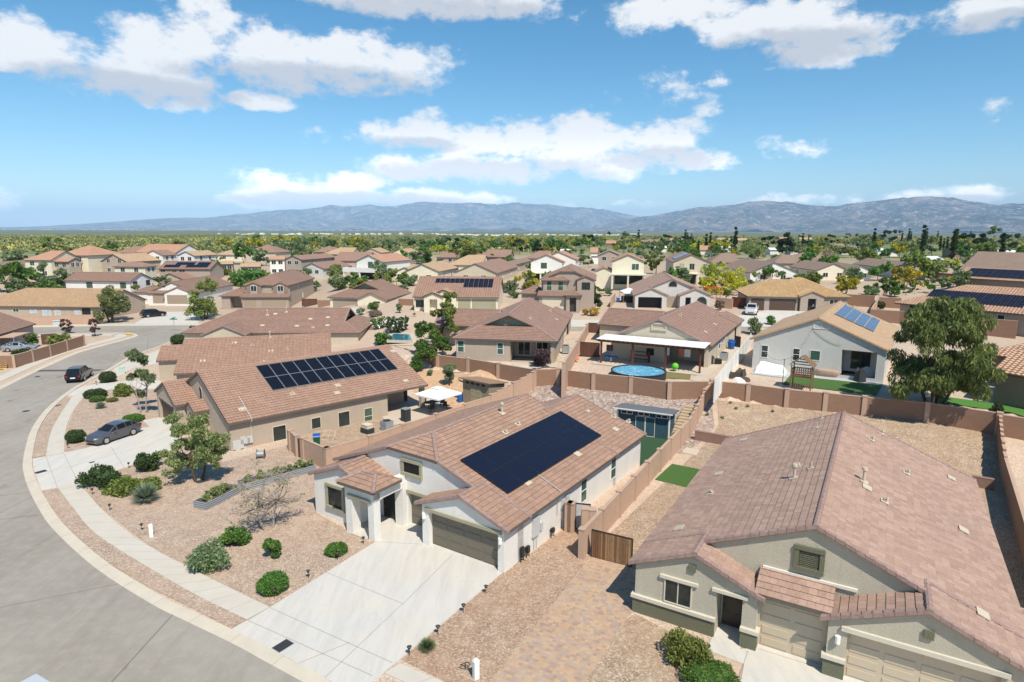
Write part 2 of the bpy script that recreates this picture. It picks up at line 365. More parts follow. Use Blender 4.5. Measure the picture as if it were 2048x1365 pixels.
def tag(o, label, cat, group=None):
    o['label'] = label; o['category'] = cat
    if group: o['group'] = group
    return o
def thing(name, label, cat, loc=(0, 0, 0), rz=0.0, group=None):
    o = bpy.data.objects.new(name, None); COL.objects.link(o); o.empty_display_size = .3
    o.location = loc; o.rotation_euler = (0, 0, rz); return tag(o, label, cat, group)
def struct(o): o['kind'] = 'structure'; return o
def dup(root, label=None, loc=None, rz=None, sc=None):
    r = root.copy(); COL.objects.link(r)
    if loc is not None: r.location = loc
    if rz is not None: r.rotation_euler = (0, 0, rz)
    if sc is not None: r.scale = sc if isinstance(sc, (tuple, list)) else (sc, sc, sc)
    if label: r['label'] = label
    for ch in root.children:
        c = ch.copy(); COL.objects.link(c); c.parent = r
        for g in ch.children:
            d = g.copy(); COL.objects.link(d); d.parent = c
    return r
# ------------------------------------------------------------------ polygons, tiled roof planes
def clip(poly, ax, lim, keep_gt):
    out = []; n = len(poly)
    for i in range(n):
        a, b = poly[i], poly[(i + 1) % n]; ia = (a[ax] >= lim) if keep_gt else (a[ax] <= lim); ib = (b[ax] >= lim) if keep_gt else (b[ax] <= lim)
        if ia: out.append(a)
        if ia != ib:
            t = (lim - a[ax]) / (b[ax] - a[ax]); out.append((a[0] + (b[0] - a[0]) * t, a[1] + (b[1] - a[1]) * t))
    return out

def roof_plane(mb, pts, e0, e1, kind='flat', lvl=2, course=.36, lift=.035, mi=0, fm=1, thick=.16):
    """tiles laid in real stepped courses on one convex roof polygon whose eave runs e0 -> e1"""
    e0, e1 = Vector(e0), Vector(e1); P = [Vector(p) for p in pts]
    u = (e1 - e0).normalized(); n = Vector((0, 0, 0))
    for i in range(1, len(P) - 1): n = n + (P[i] - P[0]).cross(P[i + 1] - P[0])
    n.normalize()
    if n.z < 0: n = -n
    s = n.cross(u)
    if s.z < 0: s = -s
    q = [((p - e0).dot(u), (p - e0).dot(s)) for p in P]
    smax = max(p[1] for p in q); smin = min(p[1] for p in q)
    R3 = lambda a, b, h: e0 + u * a + s * b + n * h
    dn = Vector((0, 0, -thick))
    for i in range(len(P)):
        a, b = P[i], P[(i + 1) % len(P)]; mb.poly([a, b, b + dn, a + dn], fm)
    mb.poly([p + dn for p in P][::-1], fm)
    if lvl == 0:
        mb.poly(P, mi, [(a, b) for a, b in q]); return
    wave = kind == 's'; per = .3 if lvl >= 2 else .44; seg = per / (6 if lvl >= 2 else 4); amp = .045 if lvl >= 2 else .085
    y = smin
    if abs(smin) < 1e-3: y = -.0
    i0 = 0
    while y < smax - .02:
        st = clip(clip(q, 1, y, True), 1, y + course, False)
        if len(st) >= 3:
            if not wave:
                h = lambda p: .012 + lift * (1 - (p[1] - y) / course)
                mb.poly([R3(p[0], p[1], h(p)) for p in st], mi, st)
                lo = sorted([p for p in st if abs(p[1] - y) < 1e-4])
                if len(lo) >= 2: mb.poly([R3(lo[0][0], y, lift + .012), R3(lo[-1][0], y, lift + .012), R3(lo[-1][0], y, 0), R3(lo[0][0], y, 0)], mi, [(lo[0][0], y + .01), (lo[-1][0], y + .01), (lo[-1][0], y), (lo[0][0], y)])
            else:
                x0 = min(p[0] for p in st); x1 = max(p[0] for p in st); off = .0
                lift_ = .065 if wave else lift
                W = lambda a: amp * (math.sin(2 * math.pi * (a / per)) * .6 + .6 + .25 * math.sin(4 * math.pi * a / per))
                h = lambda p: .012 + W(p[0] + off) + lift_ * (1 - (p[1] - y) / course)
                j = math.floor(x0 / seg)
                while j * seg < x1:
                    ce = clip(clip(st, 0, j * seg, True), 0, (j + 1) * seg, False)
                    if len(ce) >= 3:
                        mb.poly([R3(p[0], p[1], h(p)) for p in ce], mi, ce)
                        lo = sorted([p for p in ce if abs(p[1] - y) < 1e-4])
                        if len(lo) >= 2: mb.poly([R3(lo[0][0], y, h(lo[0])), R3(lo[-1][0], y, h(lo[-1])), R3(lo[-1][0], y, 0), R3(lo[0][0], y, 0)], mi, [(lo[0][0], y + .01), (lo[-1][0], y + .01), (lo[-1][0], y), (lo[0][0], y)])
                    j += 1
        y += course

def cap_line(mb, p0, p1, lvl=2, r=.13, mi=2, mortar=3, lift=.05):
    """row of half-round ridge or hip tiles"""
    p0, p1 = Vector(p0), Vector(p1); d = p1 - p0; L = d.length; d.normalize(); side = d.cross(Vector((0, 0, 1))).normalized(); up = side.cross(d)
    n = max(1, int(L / .36)) if lvl >= 2 else 1; st = L / n
    for i in range(n):
        a = p0 + d * (st * i - (.04 if lvl >= 2 else 0)); b = p0 + d * (st * (i + 1)); ra, rb = (r * 1.12, r * .92) if lvl >= 2 else (r, r)
        prof = [(math.cos(t), math.sin(t)) for t in [math.pi * j / 4 for j in range(5)]]
        A = [a + side * (c * ra) + up * (sn * ra * .75 + lift - .03) for c, sn in prof]; B = [b + side * (c * rb) + up * (sn * rb * .75 + lift - .03) for c, sn in prof]
        for j in range(4): mb.poly([A[j], A[j + 1], B[j + 1], B[j]], mi)
        mb.poly(A, mi); mb.poly(B[::-1], mi)
def rake_line(mb, p0, p1, out, mi=2, w=.2, drop=.13):
    """stepped rake (barge) tiles from the eave p0 up to the peak p1; out = outward horizontal normal"""
    p0, p1, out = Vector(p0), Vector(p1), Vector(out); d = p1 - p0; L = d.length; d.normalize(); n = max(1, round(L / .42)); st = L / n
    up = Vector((0, 0, 1))
    for i in range(n):
        a = p0 + d * (st * i - .03); b = p0 + d * (st * (i + 1)); P = []
        for q, rise in ((a, .085), (b, .04)):
            P.append([q + out * .035 - up * drop, q + out * .035 + up * rise, q - out * w + up * (rise + .004), q - out * w - up * .05])
        A, B = P
        mb.poly([A[0], B[0], B[1], A[1]], mi); mb.poly([A[1], B[1], B[2], A[2]], mi); mb.poly([A[0], A[1], A[2], A[3]], mi); mb.poly([B[3], B[2], B[1], B[0]], mi); mb.poly([A[2], B[2], B[3], A[3]], mi)

# ------------------------------------------------------------------ houses
FOOT = []
def in_house(x, y, m=0.0):
    for o, U, V, ax, a0, a1, b0, b1 in FOOT:
        d = Vector((x - o.x, y - o.y, 0)); u, v = d.dot(U), d.dot(V); a, b = (u, v) if ax == 'v' else (v, u)
        if a0 - m < a < a1 + m and b0 - m < b < b1 + m: return True
    return False
class House:
    def __init__(s, name, label, loc, ang, wall, roof, cap='tile_cap', fascia='fascia', kind='flat', lvl=1, pitch=.42, group=None, cat='house'):
        s.e = thing(name, label, cat, loc, -rad(ang), group); s.o = Vector(loc); s.ang = ang
        s.W = MB(); s.R = MB(); s.wall = wall; s.roof = roof; s.cap = cap; s.fascia = fascia; s.kind = kind; s.lvl = lvl; s.pitch = pitch
        s.wm = [wall]; s.subs = []; s.trim = MB(); s.trimm = 'fascia_light'
        a = rad(ang); s.U = Vector((math.cos(a), -math.sin(a), 0)); s.V = Vector((math.sin(a), math.cos(a), 0))
    def w(s, u, v, z): return s.o + s.U * u + s.V * v + Vector((0, 0, z))
    def loc(s, p): d = p - s.o; return d.dot(s.U), d.dot(s.V)
    def wmi(s, m):
        if m not in s.wm: s.wm.append(m)
        return s.wm.index(m)
    def face(s, P, poly, ops=(), mi=0):
        """wall face; poly in (along, z); ops = openings (a0, a1, z0, z1, depth, back material); P maps (along, z, inward depth) to a point"""
        xs = sorted(set([min(p[0] for p in poly), max(p[0] for p in poly)] + [o[0] for o in ops] + [o[1] for o in ops]))
        for x0, x1 in zip(xs[:-1], xs[1:]):
            if x1 - x0 < 1e-4: continue
            st = clip(clip(poly, 0, x0, True), 0, x1, False)
            if len(st) < 3: continue
            op = [o for o in ops if o[0] <= x0 + 1e-4 and o[1] >= x1 - 1e-4]
            if not op: s.W.poly([P(a, z, 0) for a, z in st], mi); continue
            o = op[0]
            for pp in (clip(st, 1, o[2], False), clip(st, 1, o[3], True)):
                if len(pp) >= 3 and max(q[1] for q in pp) - min(q[1] for q in pp) > .01: s.W.poly([P(a, z, 0) for a, z in pp], mi)
        for o in ops:
            a0, a1, z0, z1, d = o[:5]; bm = s.wmi(o[5]) if len(o) > 5 and o[5] else mi
            sides = o[6] if len(o) > 6 else 'lr'
            if 'l' in sides: s.W.poly([P(a0, z0, 0), P(a0, z1, 0), P(a0, z1, d), P(a0, z0, d)], mi)
            if 'r' in sides: s.W.poly([P(a1, z1, 0), P(a1, z0, 0), P(a1, z0, d), P(a1, z1, d)], mi)
            s.W.poly([P(a0, z1, 0), P(a1, z1, 0), P(a1, z1, d), P(a0, z1, d)], mi)
            s.W.poly([P(a0, z0, d), P(a1, z0, d), P(a1, z1, d), P(a0, z1, d)], bm)
    def block(s, a0, a1, b0, b1, h, axis='v', ends='gg', f=(.5, .5), am=None, oe=.4, orake=.2, zb=-1.5, walls='flbr', ops={}, wm=None, roof=True, pitch=None, gw=None, kind=None, caps=True, rk=True, rk0={}, cut={}):
        """gabled or hipped block. a runs across the ridge, b along it (axis 'v': a=u, b=v; axis 'u': a=v, b=u)"""
        pt = pitch or s.pitch; am = (a0 + a1) / 2 if am is None else am; mi = s.wmi(wm) if wm else 0; gmi = s.wmi(gw) if gw else mi
        Q = (lambda a, b, z: Vector((a, b, z))) if axis == 'v' else (lambda a, b, z: Vector((b, a, z)))
        hr = a1 + oe - am; hlft = am - (a0 - oe); ze = h - oe * pt; zr = ze + hr * pt; zl = zr - hlft * pt
        hR, hL = h, zl + oe * pt
        H = max(hr, hlft); prof = []; hi = min(hr, (b1 - b0) / 2 + oe - .05); FOOT.append((s.o, s.U, s.V, axis, a0 - .6, a1 + .6, b0 - .6, b1 + .6))
        for i, e in enumerate(ends):
            eo = orake if e in 'gj' else oe
            b = (b0 - eo) if i == 0 else (b1 + eo); sg = 1 if i == 0 else -1; ff = f[i]
            if e == 'g': p = [(0, b), (1, b)]
            elif e == 'h': p = [(0, b), (1, b + sg * hi)]
            elif e == 'd': p = [(0, b), (ff, b + sg * ff * hr), (1, b + sg * ff * hr)]
            else: p = [(0, b), (ff, b), (1, b + sg * (1 - ff) * hr)]
            prof.append(p)
        def pl(side, t, b):
            hw = hr if side > 0 else hlft; zz = ze if side > 0 else zl
            return Q(am + side * hw * (1 - t), b, zz + t * hw * pt)
        kd = kind or s.kind
        if roof:
            R = s.R
            for side in (1, -1):
                pts = [pl(side, t, cut.get((0, side), b)) for t, b in prof[0]] + [pl(side, t, cut.get((1, side), b)) for t, b in prof[1][::-1]]
                roof_plane(R, pts, pts[0], pts[-1], kd, s.lvl)
            for i, e in enumerate(ends):
                p = prof[i]
                if e in 'hdj':
                    t0, bb0 = (p[0] if e in 'hd' else p[1]); t1, bb1 = (p[1] if e in 'hd' else p[2])
                    pts = [pl(1, t0, bb0), pl(-1, t0, bb0), pl(-1, t1, bb1), pl(1, t1, bb1)]
                    if e in 'hj': pts = pts[:3]
                    roof_plane(R, pts, pts[0], pts[1], kd, s.lvl)
                    if s.lvl >= 1 and caps:
                        for sd in (1, -1): cap_line(R, pl(sd, t0, bb0), pl(sd, t1, bb1), s.lvl)
                if e in 'gj' and s.lvl >= 1 and rk:
                    o = Q(0, -1 if i == 0 else 1, 0)
                    for sd in (1, -1):
                        P0, P1 = pl(sd, *p[0]), pl(sd, *p[1]); rake_line(R, P0.lerp(P1, rk0.get((i, sd), 0) / max(p[1][0], .01)), P1, o)
                if e == 'd':
                    sg = 1 if i == 0 else -1; b = p[1][1]; bw = b + sg * .7; zf = ze + p[1][0] * hr * pt
                    s.W.poly([Q(am - hlft * (1 - p[1][0]), bw, zf), Q(am + hr * (1 - p[1][0]), bw, zf), Q(am, bw, zr - .06)], s.wmi('trim_khaki') if s.lvl else gmi)
                    if s.lvl >= 1 and rk:
                        for sd in (1, -1): rake_line(R, pl(sd, *p[1]), pl(sd, *p[2]), Q(0, -sg, 0))
            if caps and s.lvl >= 1: cap_line(R, Q(am, prof[0][-1][1], zr), Q(am, prof[1][-1][1], zr), s.lvl)
        e_ = .07
        def endpoly(e, i):
            if e == 'g': return [(a0, zb), (a1, zb), (a1, hR - e_), (am, zr - e_), (a0, hL - e_)]
            if e in 'hd': return [(a0, zb), (a1, zb), (a1, hR - e_), (a0, hL - e_)]
            zt = ze + f[i] * hr * pt - e_; return [(a0, zb), (a1, zb), (a1, hR - e_), (a1 - (zt - hR + e_) / pt, zt), (a0 + (zt - hL + e_) / pt, zt), (a0, hL - e_)]
        if 'f' in walls: s.face(lambda a, z, d: Q(a, b0 + d, z), endpoly(ends[0], 0), ops.get('f', ()), gmi)
        if 'b' in walls: s.face(lambda a, z, d: Q(a, b1 - d, z), endpoly(ends[1], 1), ops.get('b', ()), gmi)
        if 'r' in walls: s.face(lambda b, z, d: Q(a1 - d, b, z), [(b0, zb), (b1, zb), (b1, hR - e_), (b0, hR - e_)], ops.get('r', ()), mi)
        if 'l' in walls: s.face(lambda b, z, d: Q(a0 + d, b, z), [(b0, zb), (b1, zb), (b1, hL - e_), (b0, hL - e_)], ops.get('l', ()), mi)
        return zr
    # --- pieces on a facade: side '-v','+v','-u','+u', plane = coordinate of the wall, a = position along it
    def fr(s, side, plane):
        if side[1] == 'v': return (lambda a, d, z: Vector((a, plane + (-d if side[0] == '-' else d), z))), Vector((1, 0, 0)), Vector((0, -1 if side[0] == '-' else 1, 0))
        return (lambda a, d, z: Vector((plane + (-d if side[0] == '-' else d), a, z))), Vector((0, 1, 0)), Vector((-1 if side[0] == '-' else 1, 0, 0))
    def bx(s, mb, side, plane, a0, a1, d0, d1, z0, z1, mi=0):
        P, _, _ = s.fr(side, plane)
        mb.hexa([P(a0, d0, z0), P(a1, d0, z0), P(a1, d1, z0), P(a0, d1, z0), P(a0, d0, z1), P(a1, d0, z1), P(a1, d1, z1), P(a0, d1, z1)], mi)
    def window(s, side, plane, a, z, w, h, glass='glass', frame='white_paint', mull='v', arch=False, fw=.06, proud=.05):
        P, _, _ = s.fr(side, plane); mb = MB(); a0, a1, z0, z1 = a - w / 2, a + w / 2, z, z + h
        if arch:
            n = 8; ctr = z1 - w / 2; ring = [(a0, z0), (a1, z0)] + [(a + math.cos(t) * w / 2, ctr + math.sin(t) * w / 2) for t in [math.pi * i / n for i in range(n + 1)]]
            inn = [(a + (q[0] - a) * (1 - 2 * fw / w), (z0 + h / 2) + (q[1] - z0 - h / 2) * (1 - 2 * fw / h)) for q in ring]
            for i in range(len(ring)):
                j = (i + 1) % len(ring); mb.poly([P(*ring[i][:1], proud, ring[i][1]), P(ring[j][0], proud, ring[j][1]), P(inn[j][0], proud, inn[j][1]), P(inn[i][0], proud, inn[i][1])])
                mb.poly([P(ring[i][0], 0, ring[i][1]), P(ring[j][0], 0, ring[j][1]), P(ring[j][0], proud, ring[j][1]), P(ring[i][0], proud, ring[i][1])])
            o = mb.build('window', frame, s.e); g = MB(); g.poly([P(q[0], .015, q[1]) for q in inn]); g.build('pane', glass, o); return o
        for q in ((a0, a1, z0, z0 + fw), (a0, a1, z1 - fw, z1), (a0, a0 + fw, z0 + fw, z1 - fw), (a1 - fw, a1, z0 + fw, z1 - fw)): s.bx(mb, side, plane, q[0], q[1], 0, proud, q[2], q[3])
        if mull == 'v': s.bx(mb, side, plane, a - .025, a + .025, 0, proud - .01, z0 + fw, z1 - fw)
        if mull == 'h': s.bx(mb, side, plane, a0 + fw, a1 - fw, 0, proud - .01, (z0 + z1) / 2 - .025, (z0 + z1) / 2 + .025)
        o = mb.build('window', frame, s.e); g = MB(); g.poly([P(a0 + fw, .015, z0 + fw), P(a1 - fw, .015, z0 + fw), P(a1 - fw, .015, z1 - fw), P(a0 + fw, .015, z1 - fw)]); g.build('pane', glass, o); return o
    def surround(s, side, plane, a, z, w, h, m='trim_khaki', sides=True, lo=True):
        mb = MB(); t = .2; p = .11
        s.bx(mb, side, plane, a - w / 2 - t, a + w / 2 + t, 0, p + .03, z + h, z + h + t)
        if lo: s.bx(mb, side, plane, a - w / 2 - t, a + w / 2 + t, 0, p + .05, z - t, z)
        if sides:
            for q in (a - w / 2 - t, a + w / 2): s.bx(mb, side, plane, q, q + t, 0, p, z, z + h)
        return mb.build('window_surround', m, s.e)
    def garage(s, side, plane, a0, a1, h, m='door_olive', cols=None, inset=.0):
        mb = MB(); w = a1 - a0; cols = cols or max(2, round(w / 1.22)); s.bx(mb, side, plane, a0, a1, -.04, .02, .0, h)
        rh = h / 4; cw = w / cols
        for r in range(4):
            for c in range(cols): s.bx(mb, side, plane, a0 + cw * c + .11, a0 + cw * (c + 1) - .11, .02, .045, r * rh + .12, (r + 1) * rh - .1)
        return mb.build('garage_door', m, s.e)
    def door(s, side, plane, a, w=1.0, h=2.1, m='door_dark'):
        mb = MB(); s.bx(mb, side, plane, a - w / 2 - .07, a + w / 2 + .07, -.02, .03, 0, h + .07, 1); s.bx(mb, side, plane, a - w / 2, a + w / 2, .03, .05, 0, h)
        for r in ((.15, .75), (.9, 1.45), (1.6, 1.95)):
            for c in (-1, 1): s.bx(mb, side, plane, a + c * w / 4 - w * .16, a + c * w / 4 + w * .16, .05, .065, r[0], r[1])
        o = mb.build('door', [m, s.trimm], s.e); hb = MB(); s.bx(hb, side, plane, a - w / 2 + .06, a - w / 2 + .11, .05, .12, .95, 1.1); hb.build('handle', 'black_metal', o); return o
    def lamp(s, side, plane, a, z, m='white_paint'):
        mb = MB(); P, _, _ = s.fr(side, plane); c = P(a, .11, z); mb.cyl(c.x, c.y, z - .17, z + .17, .11, 10); s.bx(mb, side, plane, a - .05, a + .05, 0, .1, z - .05, z + .05); return mb.build('wall_lamp', m, s.e)
    def boxpart(s, name, m, *boxes):
        for b in boxes: mb = MB(); s.bx(mb, *b); o = mb.build(name, m, s.e)
        return o
    def done(s):
        s.wo = s.W.build('wall', s.wm, s.e); s.ro = s.R.build('roof', [s.roof, s.fascia, s.cap if s.lvl else s.roof, 'mortar'], s.e); return s
    # --- things fixed on a roof: (u, v) positions on a plane given as z(u,v)
    def vents(s, spots, zf):
        """spots: (u, v, kind) kind 'p' pipe, 't' tile vent, 'x' flue with cowl, 'g' flat vent tile"""
        for u, v, kd in spots:
            mb = MB(); z = zf(u, v); e = .1; zx = (zf(u + e, v) - zf(u - e, v)) / (2 * e); zy = (zf(u, v + e) - zf(u, v - e)) / (2 * e)
            ax = Vector((1, 0, zx)).normalized(); n = Vector((-zx, -zy, 1)).normalized(); ay = n.cross(ax)
            c = Vector((u, v, z))
            if kd == 'p': mb.obox(c + n * .06, ax, ay, n, .17, .2, .012); mb.tube([c, c + Vector((0, 0, .38))], .05, 8); nm = 'vent_pipe'
            elif kd == 't': mb.obox(c + n * .07, ax, ay, n, .2, .22, .015); mb.tube([c + n * .03, c + n * .12 + Vector((0, 0, .12)), c + n * .12 + Vector((.12, -.06, .14))], [.09, .09, .09], 8); nm = 'roof_vent'
            elif kd == 'x':
                mb.obox(c + n * .07, ax, ay, n, .22, .22, .015); mb.cyl(u, v, z, z + .75, .075, 10); mb.cyl(u, v, z + .72, z + .86, .15, 10, r2=.13); nm = 'flue'
            else: mb.obox(c + n * .075, ax, ay, n, .24, .3, .022); nm = 'vent_tile'
            mb.build(nm, 'vent_metal', s.ro)
    def array(s, u0, v0, ax, n_a, n_s, pw, ph, zf, cell='solar_black', frame='black_metal', gap=.02, hgt=.14, skip=()):
        """solar array lying on the roof plane zf: columns run along local horizontal ax, rows go up the slope"""
        ax = Vector((ax[0], ax[1], 0)).normalized(); p = Vector((u0, v0, zf(u0, v0))); e = .1
        grad = Vector(((zf(u0 + e, v0) - zf(u0 - e, v0)) / (2 * e), (zf(u0, v0 + e) - zf(u0, v0 - e)) / (2 * e), 0)); n = Vector((-grad.x, -grad.y, 1)).normalized()
        up = n.cross(ax); up = up if up.z > 0 else -up
        fb = MB()
        for r in range(n_s):
            for o in (.25, .75):
                c = p + ax * (n_a * pw / 2) + up * ((r + o) * ph) + n * (hgt * .5); fb.obox(c, ax, up, n, n_a * pw / 2 - .1, .025, hgt * .4)
        arr = fb.build('solar_array', 'solar_frame', s.e)
        for r in range(n_s):
            for i in range(n_a):
                if (i, r) in skip: continue
                c = p + ax * ((i + .5) * pw) + up * ((r + .5) * ph) + n * hgt; mb = MB(); hx, hy = pw / 2 - gap / 2, ph / 2 - gap / 2
                mb.obox(c, ax, up, n, hx, hy, .02, 1); t = .025
                q = [c + n * .022 + ax * (sx * (hx - t)) + up * (sy * (hy - t)) for sx, sy in ((-1, -1), (1, -1), (1, 1), (-1, 1))]
                mb.poly(q, 0, [(0, 0), (2 * hx, 0), (2 * hx, 2 * hy), (0, 2 * hy)]); mb.build('solar_panel', [cell, frame], arr)
        return arr
import bmesh
from mathutils.geometry import tessellate_polygon
# ------------------------------------------------------------------ ground sheet
def axis_coords(lo, hi, a, b, g=1.07, step=1.0):
    c = [a + step * i for i in range(int((b - a) / step) + 1)]
    d = step; x = c[-1]
    while x < hi: d *= g; x += d; c.append(x)
    d = step; x = c[0]
    while x > lo: d *= g; x -= d; c.insert(0, x)
    return c
def make_ground():
    xs = axis_coords(-45000, 45000, -60, 62); ys = axis_coords(-900, 42000, 18, 124)
    v = [(x, y, T(x, y)) for y in ys for x in xs]; nx = len(xs); f = []
    for j in range(len(ys) - 1):
        for i in range(nx - 1): f.append((j * nx + i, j * nx + i + 1, (j + 1) * nx + i + 1, (j + 1) * nx + i))
    me = bpy.data.meshes.new('ground'); me.from_pydata(v, [], f); o = bpy.data.objects.new('ground', me); COL.objects.link(o); struct(o)
    t = NT('ground'); p = t.pos()
    ln = t.n('VectorMath', operation='LENGTH'); t.l(p, ln.inputs[0]); r = ln.outputs['Value']
    v1 = t.n('TexVoronoi', i_Vector=p, i_Scale=14.0); s1 = t.n('SeparateColor'); t.l(v1.outputs['Color'], s1.inputs[0])
    near = t.ramp(s1.outputs[0], [(0, (.36, .27, .20)), (.4, (.50, .385, .285)), (1, (.64, .52, .42))])
    big = t.noise(p, .13, 6, .6); mid = t.noise(p, .9, 5, .65)
    near = t.mix(t.mr(big, .35, .7, 0, .55), near, (.44, .30, .20)); near = t.mix(t.mr(mid, .45, .75, 0, .35), near, (.62, .50, .39))
    # scrub flats: pale soil with dark and yellow-green clumps
    sc = t.noise(p, .035, 7, .72); sc2 = t.noise(p, .11, 4, .7)
    scrub = t.ramp(sc, [(.36, (.11, .14, .05)), (.5, (.18, .205, .07)), (.62, (.25, .25, .095)), (.76, (.33, .28, .15))])
    scrub = t.mix(t.mr(sc2, .5, .62, 0, .8), scrub, (.07, .085, .035))
    mp = t.n('Mapping'); t.l(p, mp.inputs[0]); mp.inputs['Scale'].default_value = (1, .28, 1)
    fr = t.noise(mp.outputs[0], .006, 9, .75); far = t.ramp(fr, [(.36, (.07, .085, .045)), (.5, (.12, .13, .065)), (.62, (.18, .18, .095)), (.76, (.28, .25, .16))])
    fs = t.noise(mp.outputs[0], .05, 3, .7); far = t.mix(t.mr(fs, .56, .64, 0, .7), far, (.06, .078, .04))
    near = t.mix(t.mr(r, 90, 200, 0, .55), near, (.33, .25, .16)); c = t.mix(t.mr(r, 250, 400, 0, 1), near, scrub); c = t.mix(t.mr(r, 1300, 2600, 0, 1), c, far)
    t.base(c); t.rough(.95); t.bump(v1.outputs['Distance'], -.7, .04); me.materials.append(t.m)
make_ground()

def V2(p): return (p[0], p[1])
def smooth(pts, n=6):
    P = [Vector((p[0], p[1])) for p in pts]; out = []
    for i in range(len(P) - 1):
        a, b, c, d = P[max(i - 1, 0)], P[i], P[i + 1], P[min(i + 2, len(P) - 1)]
        for j in range(n):
            t = j / n; out.append(.5 * ((2 * b) + (c - a) * t + (2 * a - 5 * b + 4 * c - d) * t * t + (3 * b - a - 3 * c + d) * t ** 3))
    out.append(P[-1]); return [V2(p) for p in out]
def px(*pts, z=0.0): return [V2(at(a, b, z)) for a, b in pts]
def pg(*pts): return [V2(G(a, b)) for a, b in pts]
def sheet(name, pts, mat, off=.02, grid=None, ang=0.0, kind=True, parent=None, edge=0.0):
    """flat or ground-hugging sheet with real edge thickness"""
    me = bpy.data.meshes.new(name); bm = bmesh.new(); vs = [bm.verts.new((p[0], p[1], 0)) for p in pts]
    for tri in tessellate_polygon([[Vector((p[0], p[1], 0)) for p in pts]]):
        try: bm.faces.new([vs[i] for i in tri])
        except ValueError: pass
    bm.normal_update()
    if grid:
        x0 = min(p[0] for p in pts); x1 = max(p[0] for p in pts); y0 = min(p[1] for p in pts); y1 = max(p[1] for p in pts)
        for ax, lo, hi in ((0, x0, x1), (1, y0, y1)):
            cpos = math.floor(lo / grid) * grid + grid
            while cpos < hi:
                co = Vector((cpos, 0, 0)) if ax == 0 else Vector((0, cpos, 0)); no = Vector((1, 0, 0)) if ax == 0 else Vector((0, 1, 0))
                bmesh.ops.bisect_plane(bm, geom=bm.verts[:] + bm.edges[:] + bm.faces[:], plane_co=co, plane_no=no); cpos += grid
    ul = bm.loops.layers.uv.new('UVMap'); ca, sa = math.cos(rad(ang)), math.sin(rad(ang))
    for f in bm.faces:
        if f.normal.z < 0: f.normal_flip()
        for l in f.loops: x, y = l.vert.co.x, l.vert.co.y; l[ul].uv = (x * ca - y * sa, x * sa + y * ca)
    for v in bm.verts: v.co.z = (T(v.co.x, v.co.y) if grid else 0) + off
    if edge:
        be = [e for e in bm.edges if e.is_boundary]; r = bmesh.ops.extrude_edge_only(bm, edges=be)
        for v in [g for g in r['geom'] if isinstance(g, bmesh.types.BMVert)]: v.co.z -= edge
    bm.to_mesh(me); bm.free(); me.materials.append(M[mat]); o = bpy.data.objects.new(name, me); COL.objects.link(o)
    if parent: o.parent = parent
    if kind: struct(o)
    return o
def offset(poly, d):
    out = []
    for i, p in enumerate(poly):
        a = Vector(poly[max(i - 1, 0)]); b = Vector(poly[min(i + 1, len(poly) - 1)]); t = (b - a).normalized(); out.append((p[0] + t.y * d, p[1] - t.x * d))
    return out
def ribbon(name, A, B, mat, zA, zB, skirt=.12, joints=0, jm='joint'):
    mb = MB()
    for i in range(len(A) - 1):
        mb.poly([(*A[i], zA), (*A[i + 1], zA), (*B[i + 1], zB), (*B[i], zB)])
        mb.poly([(*A[i], zA - skirt), (*A[i + 1], zA - skirt), (*A[i + 1], zA), (*A[i], zA)]); mb.poly([(*B[i + 1], zB - skirt), (*B[i], zB - skirt), (*B[i], zB), (*B[i + 1], zB)])
    if joints:
        acc = 0.0
        for i in range(1, len(A)):
            a0, a1 = Vector(A[i - 1]), Vector(A[i]); b0, b1 = Vector(B[i - 1]), Vector(B[i]); L = (a1 - a0).length
            while acc < L:
                t = acc / L; a = a0.lerp(a1, t); b = b0.lerp(b1, t); d = (a1 - a0).normalized() * .012
                mb.poly([(*(a - d), zA + .004), (*(a + d), zA + .004), (*(b + d), zB + .004), (*(b - d), zB + .004)], 1); acc += joints
            acc -= L
    return struct(mb.build(name, [mat, jm]))
def line_marks(name, segs, w=.014, z=.034, m='joint'):
    mb = MB()
    for a, b in segs:
        a, b = Vector(a), Vector(b); d = (b - a).normalized(); n = Vector((-d.y, d.x)) * w; mb.poly([(*(a - n), z), (*(b - n), z), (*(b + n), z), (*(a + n), z)])
    return mb

# ------------------------------------------------------------------ the curved street in front
inner = px((606, 1365), (527, 1321.6), (463.6, 1287), (366, 1240), (300, 1206.8), (190, 1136), (106.9, 1060), (76.5, 1016.6), (56.7, 977), (47.5, 948), (45.4, 927), (51.5, 892.6), (63.3, 858), (87, 824), (116, 797.6), (147.8, 775), (184.7, 755.4), (224, 734), (262, 713), (340, 684), (372, 668), (392, 661))
d0 = (Vector(inner[0]) - Vector(inner[1])).normalized(); inner = [V2(Vector(inner[0]) + d0 * 16)] + inner
inner = smooth(inner, 4)
outer = px((0, 780), (79, 740.7), (158, 706), (237, 684), (266, 676), (276, 671), (264, 666.5), (232, 665.5), (79, 668.5), (0, 672))
far = px((0, 657), (70, 655), (264, 651.5), (380, 651), (432, 650), (520, 650))
sheet('street', inner + px((430, 657.5), (520, 657)) + far[::-1] + outer[::-1] + [(-46, 44), (-40, 16), (2, 12)], 'asphalt', .008, kind=True)
kerbB = offset(inner, .62)
ribbon('kerb', inner, kerbB, 'kerb', .014, .075, joints=3.0)
